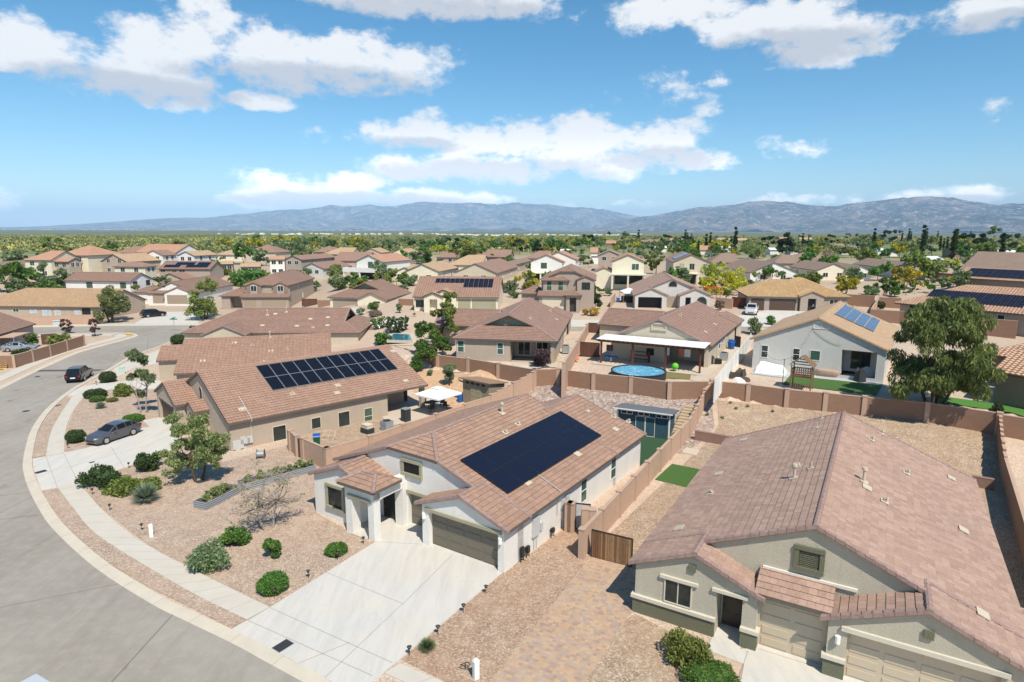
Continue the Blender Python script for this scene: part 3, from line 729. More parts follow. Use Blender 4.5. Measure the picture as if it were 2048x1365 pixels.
# far street, kerbs and pavements of the left side
ok = smooth(px((0, 780), (79, 740.7), (158, 706), (237, 684), (266, 676), (276, 671), (264, 666.5), (232, 665.5), (79, 668.5), (0, 672)), 4)
ok = [V2(Vector(ok[0]) + (Vector(ok[0]) - Vector(ok[2])).normalized() * 14)] + ok
ribbon('kerb', ok, offset(ok, -.6), 'kerb', .014, .075, joints=3.0)
ribbon('pavement', offset(ok, -1.75), offset(ok, -3.4), 'walk', .05, .05, joints=1.5)
fk = px((-60, 658), (70, 655), (264, 651.5), (380, 651), (470, 650))
ribbon('kerb', fk, offset(fk, -.6), 'kerb', .014, .075, joints=3.0); ribbon('pavement', offset(fk, -.62), offset(fk, -2.2), 'walk', .08, .06, joints=1.5)
# front pavements
sw_o = px((495, 1241), (392, 1191), (300, 1138), (230, 1095), (182, 1060), (147.8, 1019), (114.8, 975.7)); sw_i = px((540, 1216), (458, 1176.5), (379, 1137), (300, 1094.7), (248, 1060), (195, 1011), (155.7, 963))
ribbon('pavement', smooth(sw_o, 5), smooth(sw_i, 5), 'walk', .045, .045, joints=1.5)
sw_o = px((92.3, 914), (99, 874), (116, 837), (142.5, 797.6), (158, 782)); sw_i = px((128, 908), (132, 858), (147.8, 821), (171.5, 792), (188, 776))
ribbon('pavement', smooth(sw_o, 5), smooth(sw_i, 5), 'walk', .045, .045, joints=1.5)
sw_o = px((186, 768), (222, 744), (262, 722), (345, 691)); sw_i = px((226, 762), (262, 740), (300, 724), (352, 700))
ribbon('pavement', smooth(sw_o, 5), smooth(sw_i, 5), 'walk', .045, .045, joints=1.5)
sw_o = px((766, 1365), (880, 1420)); sw_i = px((798, 1328.5), (900, 1372), (990, 1412))
ribbon('pavement', px((768, 1347), (884, 1400)), px((800, 1328.5), (940, 1390)), 'walk', .045, .045, joints=1.5)
# driveways
dA = px((463.6, 1259.6), (540, 1216), (752, 1084), (766, 1074), (800, 1056), (845, 1087), (1003, 1148), (800, 1319), (768, 1347), (700, 1400), (585, 1322))
sheet('driveway', dA, 'concrete', .035, edge=.05)
seg = [((652, 1145), (806, 1208)), ((540, 1216), (785, 1326)), ((495, 1241), (745, 1352)), ((805, 1208), (640, 1365)), ((905, 1110), (806, 1208)), ((700, 1285), (590, 1330)), ((752, 1084), (845, 1089))]
line_marks('d', [(V2(at(*a, .035)), V2(at(*b, .035))) for a, b in seg], .016, .0395).build('driveway_joints', 'joint')['kind'] = 'structure'
dC = px((64.6, 919), (92, 914), (129, 906), (174, 896.6), (287.6, 855.7), (324.5, 853), (372, 890), (330, 905), (266.5, 929.6), (253, 935), (155.7, 964), (114.8, 976), (83, 982), (68, 940))
sheet('driveway', dC, 'concrete', .035, edge=.05)
seg = [((222, 894), (249, 937)), ((128, 908), (155.7, 964)), ((92, 914), (115, 976)), ((97, 945), (300, 890))]
line_marks('d', [(V2(at(*a, .035)), V2(at(*b, .035))) for a, b in seg], .016, .0395).build('driveway_joints', 'joint')['kind'] = 'structure'
sheet('driveway', px((127, 793), (169, 790), (225, 778), (322, 779), (330, 762), (264, 762), (195, 768.6), (160, 776)), 'concrete', .035, edge=.05)
sheet('driveway', px((228, 737), (262, 722), (300, 710), (340, 705), (345, 722), (275, 735), (232, 742)), 'concrete', .035, edge=.05)
sheet('driveway', px((262, 652), (308, 625), (420, 623), (392, 651)), 'concrete', .035, edge=.05)
sheet('paver_drive', px((1184, 1113), (1255, 1130), (1290, 1205), (1268, 1222), (1250, 1240), (1150, 1395), (955, 1395)), 'pavers', .03, ang=28, edge=.04)
dB = px((1412, 1300), (1438, 1256), (1478, 1268), (1480, 1300), (1517, 1296), (1690, 1350), (1900, 1430), (1800, 1480), (1470, 1420), (1488, 1330))
sheet('driveway', dB, 'concrete', .03, edge=.05)
line_marks('d', [(V2(at(*a, .03)), V2(at(*b, .03))) for a, b in [((1496, 1302), (1470, 1380)), ((1517, 1298), (1690, 1352))]], .016, .0345).build('driveway_joints', 'joint')['kind'] = 'structure'
# yard surfaces
sheet('gravel_yard', px((540, 1216), (300, 1094.7), (195, 1011), (155.7, 965), (253, 936), (266, 930), (372, 890), (420, 930), (600, 885), (660, 925), (640, 950), (640, 1030), (700, 1064), (752, 1083)), 'gravel_pink', .012)
sheet('gravel_strip', px((300, 1137), (230, 1094), (182, 1059), (147.8, 1018), (114.8, 977), (83, 983), (104, 1016.6), (137, 1060), (215, 1127), (300, 1176.5), (382, 1216), (463, 1258), (494, 1240), (391, 1190)), 'gravel_pink', .03)
sheet('gravel_strip', px((64.6, 917), (91, 912), (98, 874), (115, 837), (141, 798), (135, 793), (105.5, 818.7), (79, 855.6), (66, 895)), 'gravel_pink', .03)
sheet('gravel_yard', px((130, 905), (133, 858), (149, 821), (171.5, 792), (226, 779), (322, 779), (325, 852), (287, 855), (174, 896)), 'gravel_pink', .012)
sheet('gravel_yard', px((1003, 1149), (802, 1320), (940, 1390), (960, 1395), (1182, 1113), (1160, 1112), (1182, 1056), (1134, 1054)), 'gravel_red', .012)
sheet('gravel_yard', px((1270, 1228), (1250, 1242), (1150, 1397), (1480, 1420), (1412, 1302)), 'gravel_tan', .012)
def zone(name, A, mat, off=.03): return sheet(name, A, mat, off, grid=1.0)
zone('rock_slope', [(-3.8, 60.5), (3.0, 69.2), (20.6, 62.4), (19.3, 57.2), (14.8, 51.2), (11, 53.6), (4, 57)], 'riprap')
zone('gravel_yard', [(4.9, 34.8), (19.8, 57.5), (21.2, 62.6), (43, 53), (33, 37), (27, 26), (20, 20)], 'gravel_tan', .025)
zone('bare_soil', [(-30, 76), (-10, 76), (3.0, 69.2), (-3.8, 60.5), (-9, 65), (-12, 72)], 'dirt', .03)
zone('gravel_yard', px((655, 925), (590, 872), (850, 818), (930, 790), (1040, 770), (1030, 790)), 'gravel_tan', .02)
zone('rubble_slope', pg((1120, 700), (1150, 672), (1180, 650), (1160, 690), (1128, 726), (1112, 722)), 'rubble', .05)
zone('rubble_slope', pg((985, 752), (1000, 745), (1060, 760), (1040, 778), (1010, 770)), 'rubble', .05)
# ------------------------------------------------------------------ helpers that find a wall or roof point seen at a pixel
def _hit(s, x, y, side, plane):
    d = ray(x, y); d2 = Vector((d.x, d.y, 0)); ax = s.U if side[1] == 'u' else s.V; al = s.V if side[1] == 'u' else s.U
    t = (plane - (CAM - s.o).dot(ax)) / d.dot(ax); p = CAM + d * t - s.o; return p.dot(al), p.z
def _winp(s, side, plane, x0, x1, y0, y1, **kw):
    ym, xm = (y0 + y1) / 2, (x0 + x1) / 2; a0 = _hit(s, x0, ym, side, plane)[0]; a1 = _hit(s, x1, ym, side, plane)[0]; z1 = _hit(s, xm, y0, side, plane)[1]; z0 = _hit(s, xm, y1, side, plane)[1]
    return s.window(side, plane, (a0 + a1) / 2, z0, abs(a1 - a0), z1 - z0, **kw)
def _roofhit(s, x, y, zf):
    d = ray(x, y).normalized(); lo, hi = 15.0, 400.0
    f = lambda t: (lambda p: p.z - s.o.z - zf(*s.loc(p)))(CAM + d * t)
    t = lo
    while t < hi and f(t) > 0: t += .5
    a, b = t - .5, t
    for _ in range(25):
        m = (a + b) / 2
        if f(m) > 0: a = m
        else: b = m
    return s.loc(CAM + d * b)
def _vp(s, spots, zf): s.vents([(*_roofhit(s, x, y, zf), kd) for x, y, kd in spots], zf)
def _ext(s, axis, pxx, other, z):
    """length along an axis at which the corner projects to a pixel column"""
    d = ray(pxx, 682.5); nrm = CU.cross(d); nrm = d.cross(CU)
    p0 = s.w(0, other, z) if axis == 'u' else s.w(other, 0, z); dr = s.U if axis == 'u' else s.V
    return (CAM - p0).dot(nrm) / dr.dot(nrm)
House.hit = _hit; House.winp = _winp; House.roofhit = _roofhit; House.vp = _vp; House.ext = _ext
def gab(am, zr, p): return lambda u, v: zr - abs(u - am) * p

# ================================================================== A: white house with the black solar array
A = House('white_house', 'white stucco house with olive brown garage doors and one large black solar array on top', (-.40, 32.2, 0), 33.5, 'white_stucco', 'tile_pink', lvl=2, pitch=.37)
AM, AZ = -8.05, 6.0
A.block(-14.91, 0, 1.4, 15, 2.82, am=AM, ends='jg', f=(.73, 0), walls='flbr', oe=.38, rk0={(0, 1): .4, (1, 1): .74}, ops={'f': [(-8.45, -6.15, -.05, 2.25, .3)]})
A.block(-6.02, 0, 0, 2.0, 2.82, cut={(1, 1): 1.2}, oe=.38, walls='flr', ops={'f': [(-5.5, -.42, -.05, 2.28, .34)]}, orake=.22)
A.block(-11.9, 0, 14.5, 19.75, 2.82, cut={(0, 1): 15.2}, oe=.38, walls='lbr', orake=.2)
A.block(-14.91, -9.4, -.8, 3, 2.95, oe=.3, walls='', orake=.22)
ez = 2.95 - .07
A.W.poly([(-14.91, -.8, -1), (-11.07, -.8, -1), (-11.07, -.8, ez + (14.91 - 11.07) * 0 + (11.07 - 9.4) * .37), (-12.155, -.8, ez + 2.75 * .37), (-14.91, -.8, ez)])
A.W.poly([(-11.07, -.8, 2.6), (-9.4, -.8, 2.6), (-9.4, -.8, ez), (-11.07, -.8, ez + 1.67 * .37)])
A.W.poly([(-14.91, -.8, -1), (-14.91, 3, -1), (-14.91, 3, ez), (-14.91, -.8, ez)]); A.W.poly([(-11.07, -.8, -1), (-11.07, 1.4, -1), (-11.07, 1.4, 3.4), (-11.07, -.8, 3.4)])
A.W.poly([(-9.4, -.8, 2.6), (-9.4, 1.4, 2.6), (-9.4, 1.4, ez), (-9.4, -.8, ez)])
# entry tower: two piers, header and a little hipped roof
for u0, u1, v0, v1 in ((-11.1, -10.55, -1.5, -.8), (-9.1, -8.6, -1.5, -.95)): A.W.box(u0, u1, v0, v1, -.5, 3.35)
A.W.box(-11.1, -8.6, -1.49, -.8, 2.55, 3.4); A.W.box(-9.1, -8.601, -.95, 1.4, 2.6, 3.4); A.W.box(-11.1, -10.6, -.8, .4, 2.9, 3.4)
A.W.box(-9.25, -8.55, 1.0, 1.41, -.5, 3.0)
zt = 3.42
tw = [(-11.45, -1.85, zt), (-8.25, -1.85, zt), (-8.25, .65, zt), (-11.45, .65, zt)]; r0, r1 = (-10.4, -.6, zt + .52), (-9.3, -.6, zt + .52)
roof_plane(A.R, [tw[0], tw[1], r1, r0], tw[0], tw[1], lvl=2); roof_plane(A.R, [tw[1], tw[2], r1], tw[1], tw[2], lvl=2); roof_plane(A.R, [tw[3], tw[0], r0], tw[3], tw[0], lvl=2); roof_plane(A.R, [tw[2], tw[3], r0, r1], tw[2], tw[3], lvl=2)
cap_line(A.R, tw[1], r1); cap_line(A.R, tw[0], r0); cap_line(A.R, r0, r1)
A.done()
A.garage('-v', .34, -5.5, -.42, 2.25, 'door_olive', 4); A.garage('-v', 1.7, -8.45, -6.15, 2.22, 'door_olive', 2)
A.boxpart('garage_lintel', 'trim_khaki', ('-v', 0, -5.75, -.15, 0, .1, 2.28, 2.48)); A.boxpart('garage_lintel', 'trim_khaki', ('-v', 1.4, -8.6, -6.02, 0, .1, 2.25, 2.45))
A.boxpart('entry_lintel', 'trim_khaki', ('-v', -1.5, -10.85, -8.85, 0, .09, 2.5, 2.68))
A.door('-v', 1.4, -10.1, 1.1, 2.3, 'black_metal'); A.window('-v', -.8, -12.85, .95, 1.35, 1.35, frame='bronze'); A.surround('-v', -.8, -12.85, .95, 1.35, 1.35)
A.surround('-v', 1.4, -8.05, 3.62, 1.35, .72, sides=True)
lv = MB()
for g in (-8.72, -8.02):
    for i in range(7): A.bx(lv, '-v', 1.4, g, g + .66, .0, .05, 3.64 + i * .1, 3.70 + i * .1)
A.bx(lv, '-v', 1.4, -8.725, -7.375, -.01, .015, 3.62, 4.34); lv.build('louvre_vent', 'black_metal', A.e)
A.lamp('-v', 0, -5.8, 1.95); A.lamp('-v', 0, -.2, 1.95)
for x0, x1, y0, y1 in ((1221, 1231.5, 917, 957), (1161, 1173, 958, 1004)): A.winp('+u', 0, x0, x1, y0, y1, mull='h', glass='glass_green')
ZA = lambda u, v: 2.82 - .38 * .37 + (.38 - u) * .37
c1, c2, c3 = A.roofhit(1015, 991, ZA), A.roofhit(1200, 873, ZA), A.roofhit(924, 921, ZA)
nr = math.hypot(1, .37); L_ = abs(c2[1] - c1[1]); W_ = abs(c1[0] - c3[0]) * nr
A.array(c1[0], min(c1[1], c3[1]), (0, 1), 7, 2, L_ / 7, W_ / 2, ZA)
A.vp([(1054, 967, 'g'), (1155, 910, 'g'), (1231, 860, 'g')], ZA)
A.vp([(1004, 828, 'x'), (1035, 850, 't'), (1010, 867, 't'), (1175, 823, 'p'), (1227, 835, 't'), (1256, 845, 't')], ZA)
cd_ = MB()
pa, pb = A.roofhit(1077, 953, ZA), A.roofhit(1112, 980, ZA)
cd_.tube([(pa[0], pa[1], ZA(*pa) + .1), (.3, pb[1], ZA(.3, 0) + .12), (.3, pb[1], 2.3), (.08, pb[1], 2.1), (.08, pb[1], 1.2)], .025, 6); cd_.build('conduit', 'util_grey', A.e)
for v0, v1, z0, z1, d in ((2.9, 3.6, .9, 2.1, .16), (3.75, 4.05, 1.0, 1.5, .12), (6.4, 6.8, 1.35, 2.0, .14), (6.95, 7.35, 1.2, 2.05, .14), (6.5, 6.75, .65, 1.2, .1)): A.boxpart('electric_meter', 'util_grey', ('+u', 0, v0, v1, 0, d, z0, z1))
for v, z in ((3.1, .9), (3.4, .9), (6.62, .65)): m = MB(); m.tube([(.06, v, z), (.06, v, 0)], .03, 6); m.build('conduit', 'util_grey', A.e)
for v0, v1, h, z0 in ((5.0, 5.35, .6, .35), (1.5, 1.8, .9, .3), (2.1, 2.4, .7, .3)): gm = MB(); gm.tube([(.15, v0, 0), (.15, v0, h), (.15, v1, h), (.15, v1, 0)], .03, 6); gm.box(.05, .25, v0 + .03, v1 - .03, z0, h - .02); gm.build('gas_meter', 'black_metal', A.e)

# ================================================================== B: grey stucco house in the right foreground
B = House('grey_house', 'grey green stucco house with olive base and mauve tile roof in the right foreground', (6.23, 28.76, 0), 30.7, 'grey_stucco', 'tile_mauve', lvl=2, pitch=.425)
B.block(0, 15.5, 1.35, 21.4, 2.82, oe=.3, walls='flbr', ends='gg', rk0={(0, -1): .39, (0, 1): .46})
B.block(0, 5.75, 0, 2.0, 2.82, cut={(1, -1): 1.15}, oe=.3, walls='flr', ops={'f': [(3.95, 5.12, -.05, 2.35, 1.25)]}, orake=.2)
B.block(8.65, 15.5, -.1, 2.0, 2.82, cut={(1, 1): 1.15}, oe=.3, walls='flr', ops={'f': [(9.4, 14.6, -.05, 2.3, .32)]}, orake=.2)
B.face(lambda a, z, d: Vector((a, .3 + d, z)), [(5.75, -1), (8.65, -1), (8.65, 2.85), (5.75, 2.85)], [(5.85, 8.55, -.05, 2.35, .2)])
sh = [(5.6, -.12, 2.86), (8.75, -.12, 2.86), (8.75, 1.36, 3.47), (5.6, 1.36, 3.47)]; roof_plane(B.R, sh, sh[0], sh[1], lvl=2)
B.R.box(5.7, 9.6, 1.24, 1.345, 3.42, 3.56, 3)
B.done()
B.garage('-v', .22, 9.4, 14.6, 2.28, 'door_beige', 4); B.garage('-v', .5, 5.85, 8.55, 2.33, 'door_beige', 2); B.door('-v', 1.25, 4.53, 1.0, 2.1, 'door_dark')
B.window('-v', 0, 2.15, 1.05, 1.35, 1.25, frame='cream_paint'); B.boxpart('window_lintel', 'trim_cream', ('-v', 0, 1.25, 3.1, 0, .12, 2.3, 2.46)); B.boxpart('door_lintel', 'trim_cream', ('-v', 0, 3.75, 5.35, 0, .12, 2.36, 2.52)); B.boxpart('garage_lintel', 'trim_cream', ('-v', -.1, 9.15, 14.85, 0, .12, 2.3, 2.5))
B.boxpart('stone_base', 'olive_stucco', ('-v', 0, -.08, 3.95, -.05, .09, -.3, .82), ('-v', 0, 5.12, 5.84, -.05, .14, -.3, .82), ('+u', 5.75, 0, .3, 0, .09, -.3, .82), ('-v', -.1, 8.57, 9.4, -.05, .09, -.3, .82), ('-u', 8.65, -.1, .3, 0, .08, -.3, .82), ('-u', 0, 0, 1.5, 0, .08, -.3, .82))
B.boxpart('base_cap', 'trim_cream', ('-v', 0, -.16, 3.97, -.06, .17, .82, 1.0), ('-v', 0, 5.1, 5.92, -.06, .2, .82, 1.0), ('+u', 5.75, .061, .3, 0, .17, .821, .999), ('-v', -.1, 8.49, 9.42, -.06, .17, .82, 1.0), ('-u', 8.65, -.04, .3, 0, .16, .821, .999), ('-u', 0, .061, 1.5, 0, .16, .821, .999))
B.surround('-v', 1.35, 7.6, 3.98, .85, .82, 'olive_stucco')
lv = MB()
for i in range(9): B.bx(lv, '-v', 1.35, 7.19, 8.01, .0, .06, 4.0 + i * .09, 4.045 + i * .09)
B.bx(lv, '-v', 1.35, 7.175, 8.025, -.01, .012, 3.98, 4.8); lv.build('louvre_vent', 'olive_stucco', B.e)
B.boxpart('gable_block', 'olive_stucco', ('-v', 0, 2.62, 2.95, 0, .1, 3.02, 3.36)); B.boxpart('gable_block', 'olive_stucco', ('-v', -.1, 12.0, 12.35, 0, .1, 3.0, 3.36)); B.lamp('-v', -.1, 9.05, 1.85)
BZ = 2.82 - .3 * .425 + (7.75 + .3) * .425; ZL = lambda u, v: BZ - (7.75 - u) * .425; ZR = lambda u, v: BZ - (u - 7.75) * .425
B.vp([(1359, 1058, 'g'), (1487, 881, 'g'), (1438, 949, 'g'), (1421, 989, 't'), (1595, 935, 't'), (1588, 958, 'x'), (1622, 938, 'p'), (1643, 839, 'p'), (1633, 857, 'p')], ZL)
B.vp([(1761, 868, 't'), (1742, 881, 't'), (1727, 965, 'x'), (1733, 977, 'g'), (1812, 948, 't'), (1902, 958, 'g'), (1768, 1005, 't'), (1926, 1062, 'g'), (1964, 1230, 'g')], ZR)

# ================================================================== C: tan house, wavy tiles, silver framed panels
Hc = House('tan_house', 'tan stucco house by the curving street whose wavy tile roof carries silver framed solar panels', (-24.48, 51.32, 0), 47.5, 'tan_stucco', 'tile_salmon', cap='tile_salmon', kind='s', lvl=2, pitch=.42)
Hc.block(-14.6, 0, .3, 20.5, 2.75, oe=.4, ops={'r': [(15.9, 20.05, -.2, 2.35, 3.4, None, 'l')], 'b': [(-3.4, -.45, -.2, 2.35, 4.5, None, '')]}, rk=False)
Hc.block(-15.2, -8.4, -1.7, 1.5, 2.85, oe=.3, walls='flr', orake=.15, rk=False, ops={'f': [(-14.6, -9.2, -.1, 2.3, .3)]})
Hc.block(-7.9, -5.4, -.9, 1.0, 2.7, oe=.25, walls='flr', orake=.15, rk=False, ops={'f': [(-7.4, -5.9, -.1, 2.2, 1.0)]})
Hc.W.box(-.5, -.01, 20.06, 20.49, -1, 2.5); Hc.done(); Hc.garage('-v', -1.4, -14.6, -9.2, 2.28, 'door_brown', 4)
Hc.window('-v', .3, -7.3, 3.2, .8, 1.2, arch=True, frame='tan_stucco', glass='dark'); Hc.door('-v', .1, -6.65, 1.0, 2.1, 'door_brown')
for x0, x1, y0, y1 in ((545, 573, 851, 882), (622, 642, 835, 858), (676, 700, 823, 854)): Hc.winp('+u', 0, x0, x1, y0, y1, mull='', frame='cream_paint')
Hc.winp('+u', 0, 728, 745, 816, 849, mull='h', glass='glass_green', frame='cream_paint')
CZ = 2.75 - .4 * .42 + (7.3 + .4) * .42; ZC = lambda u, v: CZ - (u + 7.3) * .42
c1, c2, c3 = Hc.roofhit(545, 784, ZC), Hc.roofhit(798, 743, ZC), Hc.roofhit(512, 735, ZC)
Hc.array(c1[0], min(c1[1], c3[1]), (0, 1), 11, 2, abs(c2[1] - c1[1]) / 11, abs(c1[0] - c3[0]) * math.hypot(1, .42) / 2, ZC, 'solar_cell', 'grey_metal', .016)
Hc.vp([(585, 789, 't'), (674, 787, 'g'), (675, 772, 'g'), (811, 763, 'g'), (484, 820, 'g'), (786, 704, 'g')], ZC)
for x, y, w, h in ((476, 893, .9, 1.1), (485, 881, .4, .6), (494, 881, .35, .5), (499, 879, .45, .6), (490, 902, .3, .45), (476, 912, .4, .6)):
    a, z = Hc.hit(x, y, '+u', 0); Hc.boxpart('electric_meter', 'util_grey', ('+u', 0, a - w / 2, a + w / 2, 0, .16, max(.1, z - h / 2), z + h / 2))
pc = Hc.roofhit(478, 796, ZC); a, z = Hc.hit(503, 880, '+u', 0); cdt = MB(); cdt.tube([(pc[0], pc[1], ZC(*pc) + .14), (.42, a, ZC(.42, 0) + .12), (.42, a, 2.4), (.1, a, 2.3), (.1, a, z)], .03, 6); cdt.build('conduit', 'util_grey', Hc.e)

# ================================================================== D: the roof between C and E
D = House('tan_house', 'long wavy salmon tile roof right behind the house with silver framed panels, no panels', (-45.08, 77.38, 0), 73.7, 'tan_stucco', 'tile_salmon', cap='tile_salmon', kind='s', lvl=1)
D.block(-3.8, 9.0, 4.2, 21.2, 2.75, oe=.4, rk=False); D.block(-4.6, 1.2, .6, 6, 2.8, oe=.3, rk=False, walls='flr', ops={'f': [(-4.0, .4, -.1, 2.3, .3)]})
D.done(); D.garage('-v', .9, -4.0, .4, 2.28, 'door_tan')
DZ = 2.75 - .4 * .42 + 6.8 * .42; ZD = lambda u, v: DZ - (u - 2.6) * .42
D.vp([(505, 692, 't'), (540, 676, 'x'), (470, 687, 'g'), (406, 723, 'g'), (542, 703, 'g'), (575, 700, 't'), (527, 725, 'g')], ZD)

# ================================================================== E: brown roof house with gablet
Eh = House('brown_roof_house', 'tan house with long plain brown tile roof and dark gablet at its pool end', (*at(510, 690, 1)[:2], 1.0), 88.4, 'beige_stucco', 'tile_brown', lvl=1)
Eh.block(-9.1, 3.9, -8.9, 17.0, 2.75, oe=.4, ends='hd', f=(.5, .42), ops={'b': [(-8.2, -3.5, -.3, 2.35, 3.0)]})
Eh.block(-5, 1, -2, 6.2, 2.75, axis='u', oe=.3, walls='blr'); Eh.done()
EZ = 2.75 - .4 * .42 + 6.9 * .42; ZE = lambda u, v: EZ - (u + 2.6) * .42
Eh.vp([(535, 631, 'x'), (573, 625, 'x'), (551, 629, 'g'), (621, 639, 'g'), (656, 636, 'g'), (525, 652, 'g'), (594, 653, 'g'), (655, 652, 'g'), (626, 656, 't'), (488, 658, 'g')], ZE)
Eh.winp('+v', 17.0, 733, 737, 672, 688, glass='glass_green')

# ================================================================== F, G: the two houses behind the back wall
Fh = House('tan_house', 'tan house with brown hipped roof, dark gablet and recessed patio behind the back wall', (-6.9, 76.1, 3.2), 9.5, 'tan_stucco', 'tile_brown', lvl=1)
wF = Fh.ext('u', 1109, 0, 1.5)
Fh.block(0, wF, 0, 21.5, 2.75, oe=.4, ends='dg', f=(.45, .5), ops={'f': [(wF * .555, wF * .96, -.1, 2.45, 3.0)]})
Fh.block(9.5, 17.5, -5.5, 3, 2.75, axis='u', oe=.3, walls='flb'); Fh.block(wF - 4.5, wF + .2, 19, 24, 2.75, oe=.3, walls='lbr'); Fh.done()
Fh.winp('-v', 0, 915, 928.5, 681.5, 705, mull='h', glass='glass_green'); Fh.winp('-v', 0, 994, 1007, 685.5, 709.5, mull='h', glass='glass_green')
Fh.window('-v', 3.0, wF * .66, .05, 1.6, 2.1); Fh.window('-v', 3.0, wF * .85, .9, 1.5, 1.1)
FZ = 2.75 - .4 * .42 + (wF / 2 + .4) * .42; ZF = lambda u, v: FZ - abs(u - wF / 2) * .42
Fh.vp([(1060, 639, 't'), (1100, 623, 't'), (1113, 640, 'g'), (1125, 625, 'g'), (1007, 621, 'g'), (1043, 604, 't')], ZF)
Fh.winp('+u', wF, 1128, 1131, 668, 688, mull='h'); Fh.winp('+u', wF, 1135, 1137.5, 655, 672, mull='h')

Gh = House('pool_house', 'beige house with brown gable roof and long white topped pergola beside the round pool', (23.0, 71.7, 3.15), 28, 'beige_stucco', 'tile_brown', lvl=1)
wG = -Gh.ext('u', 1222, 0, 1.5)
Gh.block(-wG, 0, 0, 21.5, 2.75, oe=.4, ops={'f': [(-wG * .43, -wG * .04, -.1, 2.4, 3.0)]})
Gh.block(9.5, 17.5, -wG - 5.0, -wG + 3, 2.75, axis='u', oe=.3, walls='flb'); Gh.block(-4.5, .2, 19, 24, 2.75, oe=.3, walls='lbr'); Gh.done()
for x0, x1, y0, y1 in ((1213, 1226, 690, 702), (1293, 1308, 697, 711)): Gh.winp('-v', 0, x0, x1, y0, y1, mull='', frame='bronze')
for x0, x1, y0, y1 in ((1437, 1440.5, 678, 698), (1444, 1447, 670, 687), (1450.5, 1453, 666, 677)): Gh.winp('+u', 0, x0, x1, y0, y1, mull='h')
Gh.surround('-v', 0, -wG * .5, 4.1, 1.5, .55, 'beige_stucco'); GZ = 2.75 - .4 * .42 + (wG / 2 + .4) * .42; ZG = lambda u, v: GZ - abs(u + wG / 2) * .42
Gh.vp([(1360, 632, 't'), (1424, 629, 't'), (1457, 634, 't'), (1430, 650, 'g'), (1411, 665, 'g'), (1366, 615, 'p'), (1260, 627, 'g')], ZG)

# ================================================================== H: pale grey house with blue panels
Hh = House('pale_grey_house', 'pale grey gabled house with tan roof and small blue solar array beside the feathery tree', (28.2, 71.8, 3.75), 33.5, 'palegrey_stucco', 'tile_tan', cap='tile_tan', kind='flat', lvl=1)
wH = Hh.ext('u', 1772, 0, 2.5)
ga = [Hh.hit(x, 735, '-v', 0)[0] for x in (1681, 1752)]
Hh.block(0, wH, 0, 19.5, 2.95, oe=.4, rk=True, ops={'f': [(ga[0], ga[1], -.3, 2.5, 2.6)]}); Hh.done()
for x0, x1, y0, y1 in ((1522, 1536.5, 690.6, 715.6), (1585, 1600, 697, 722)): Hh.winp('-v', 0, x0, x1, y0, y1, mull='h')
Hh.winp('-v', 0, 1619.6, 1641, 701, 721.6, mull='', glass='glass_green'); Hh.winp('-v', 0, 1627, 1642.5, 643, 658, mull='', glass='palegrey_stucco'); Hh.winp('-v', 0, 1644.5, 1659, 644, 659, mull='', glass='palegrey_stucco')
Hh.window('-v', 2.6, sum(ga) / 2, .05, 1.9, 2.15, frame='bronze')
HZ = 2.95 - .4 * .42 + (wH / 2 + .4) * .42; ZH = lambda u, v: HZ - (u - wH / 2) * .42
c1, c2, c3 = Hh.roofhit(1747, 665.5, ZH), Hh.roofhit(1759, 643, ZH), Hh.roofhit(1672, 626, ZH)
Hh.array(c1[0], c1[1] - .1, (0, 1), 1, 4, max(2.2, c2[1] - c1[1]), abs(c1[0] - c3[0]) * math.hypot(1, .42) / 4, ZH, 'solar_blue', 'solar_frame', .05)
Hh.vp([(1691, 612, 't'), (1706, 616, 't'), (1749, 640, 't'), (1770, 648, 'g')], ZH); Hh.vp([(1626, 614, 'p'), (1596, 632, 't')], lambda u, v: HZ - (wH / 2 - u) * .42)

# concrete floors reaching into the garage and entry recesses
for nm, Hx, u0, u1, v0, v1, z in (('driveway', A, -9.3, -6.0, -1.3, 1.72, .03), ('driveway', A, -6.0, -.3, -.6, .36, .031), ('porch_floor', A, -11.1, -9.3, -1.55, 1.4, .032), ('driveway', B, 5.7, 8.7, -1.2, .52, .027), ('driveway', B, 8.7, 14.7, -1.5, .24, .0265), ('porch_floor', B, 3.9, 5.2, -.6, 1.26, .0275), ('driveway', Hc, -15, -9, -3.2, -1.38, .03)):
    sheet(nm, [V2(Hx.w(a, b, 0)) for a, b in ((u0, v0), (u1, v0), (u1, v1), (u0, v1))], 'concrete', z)
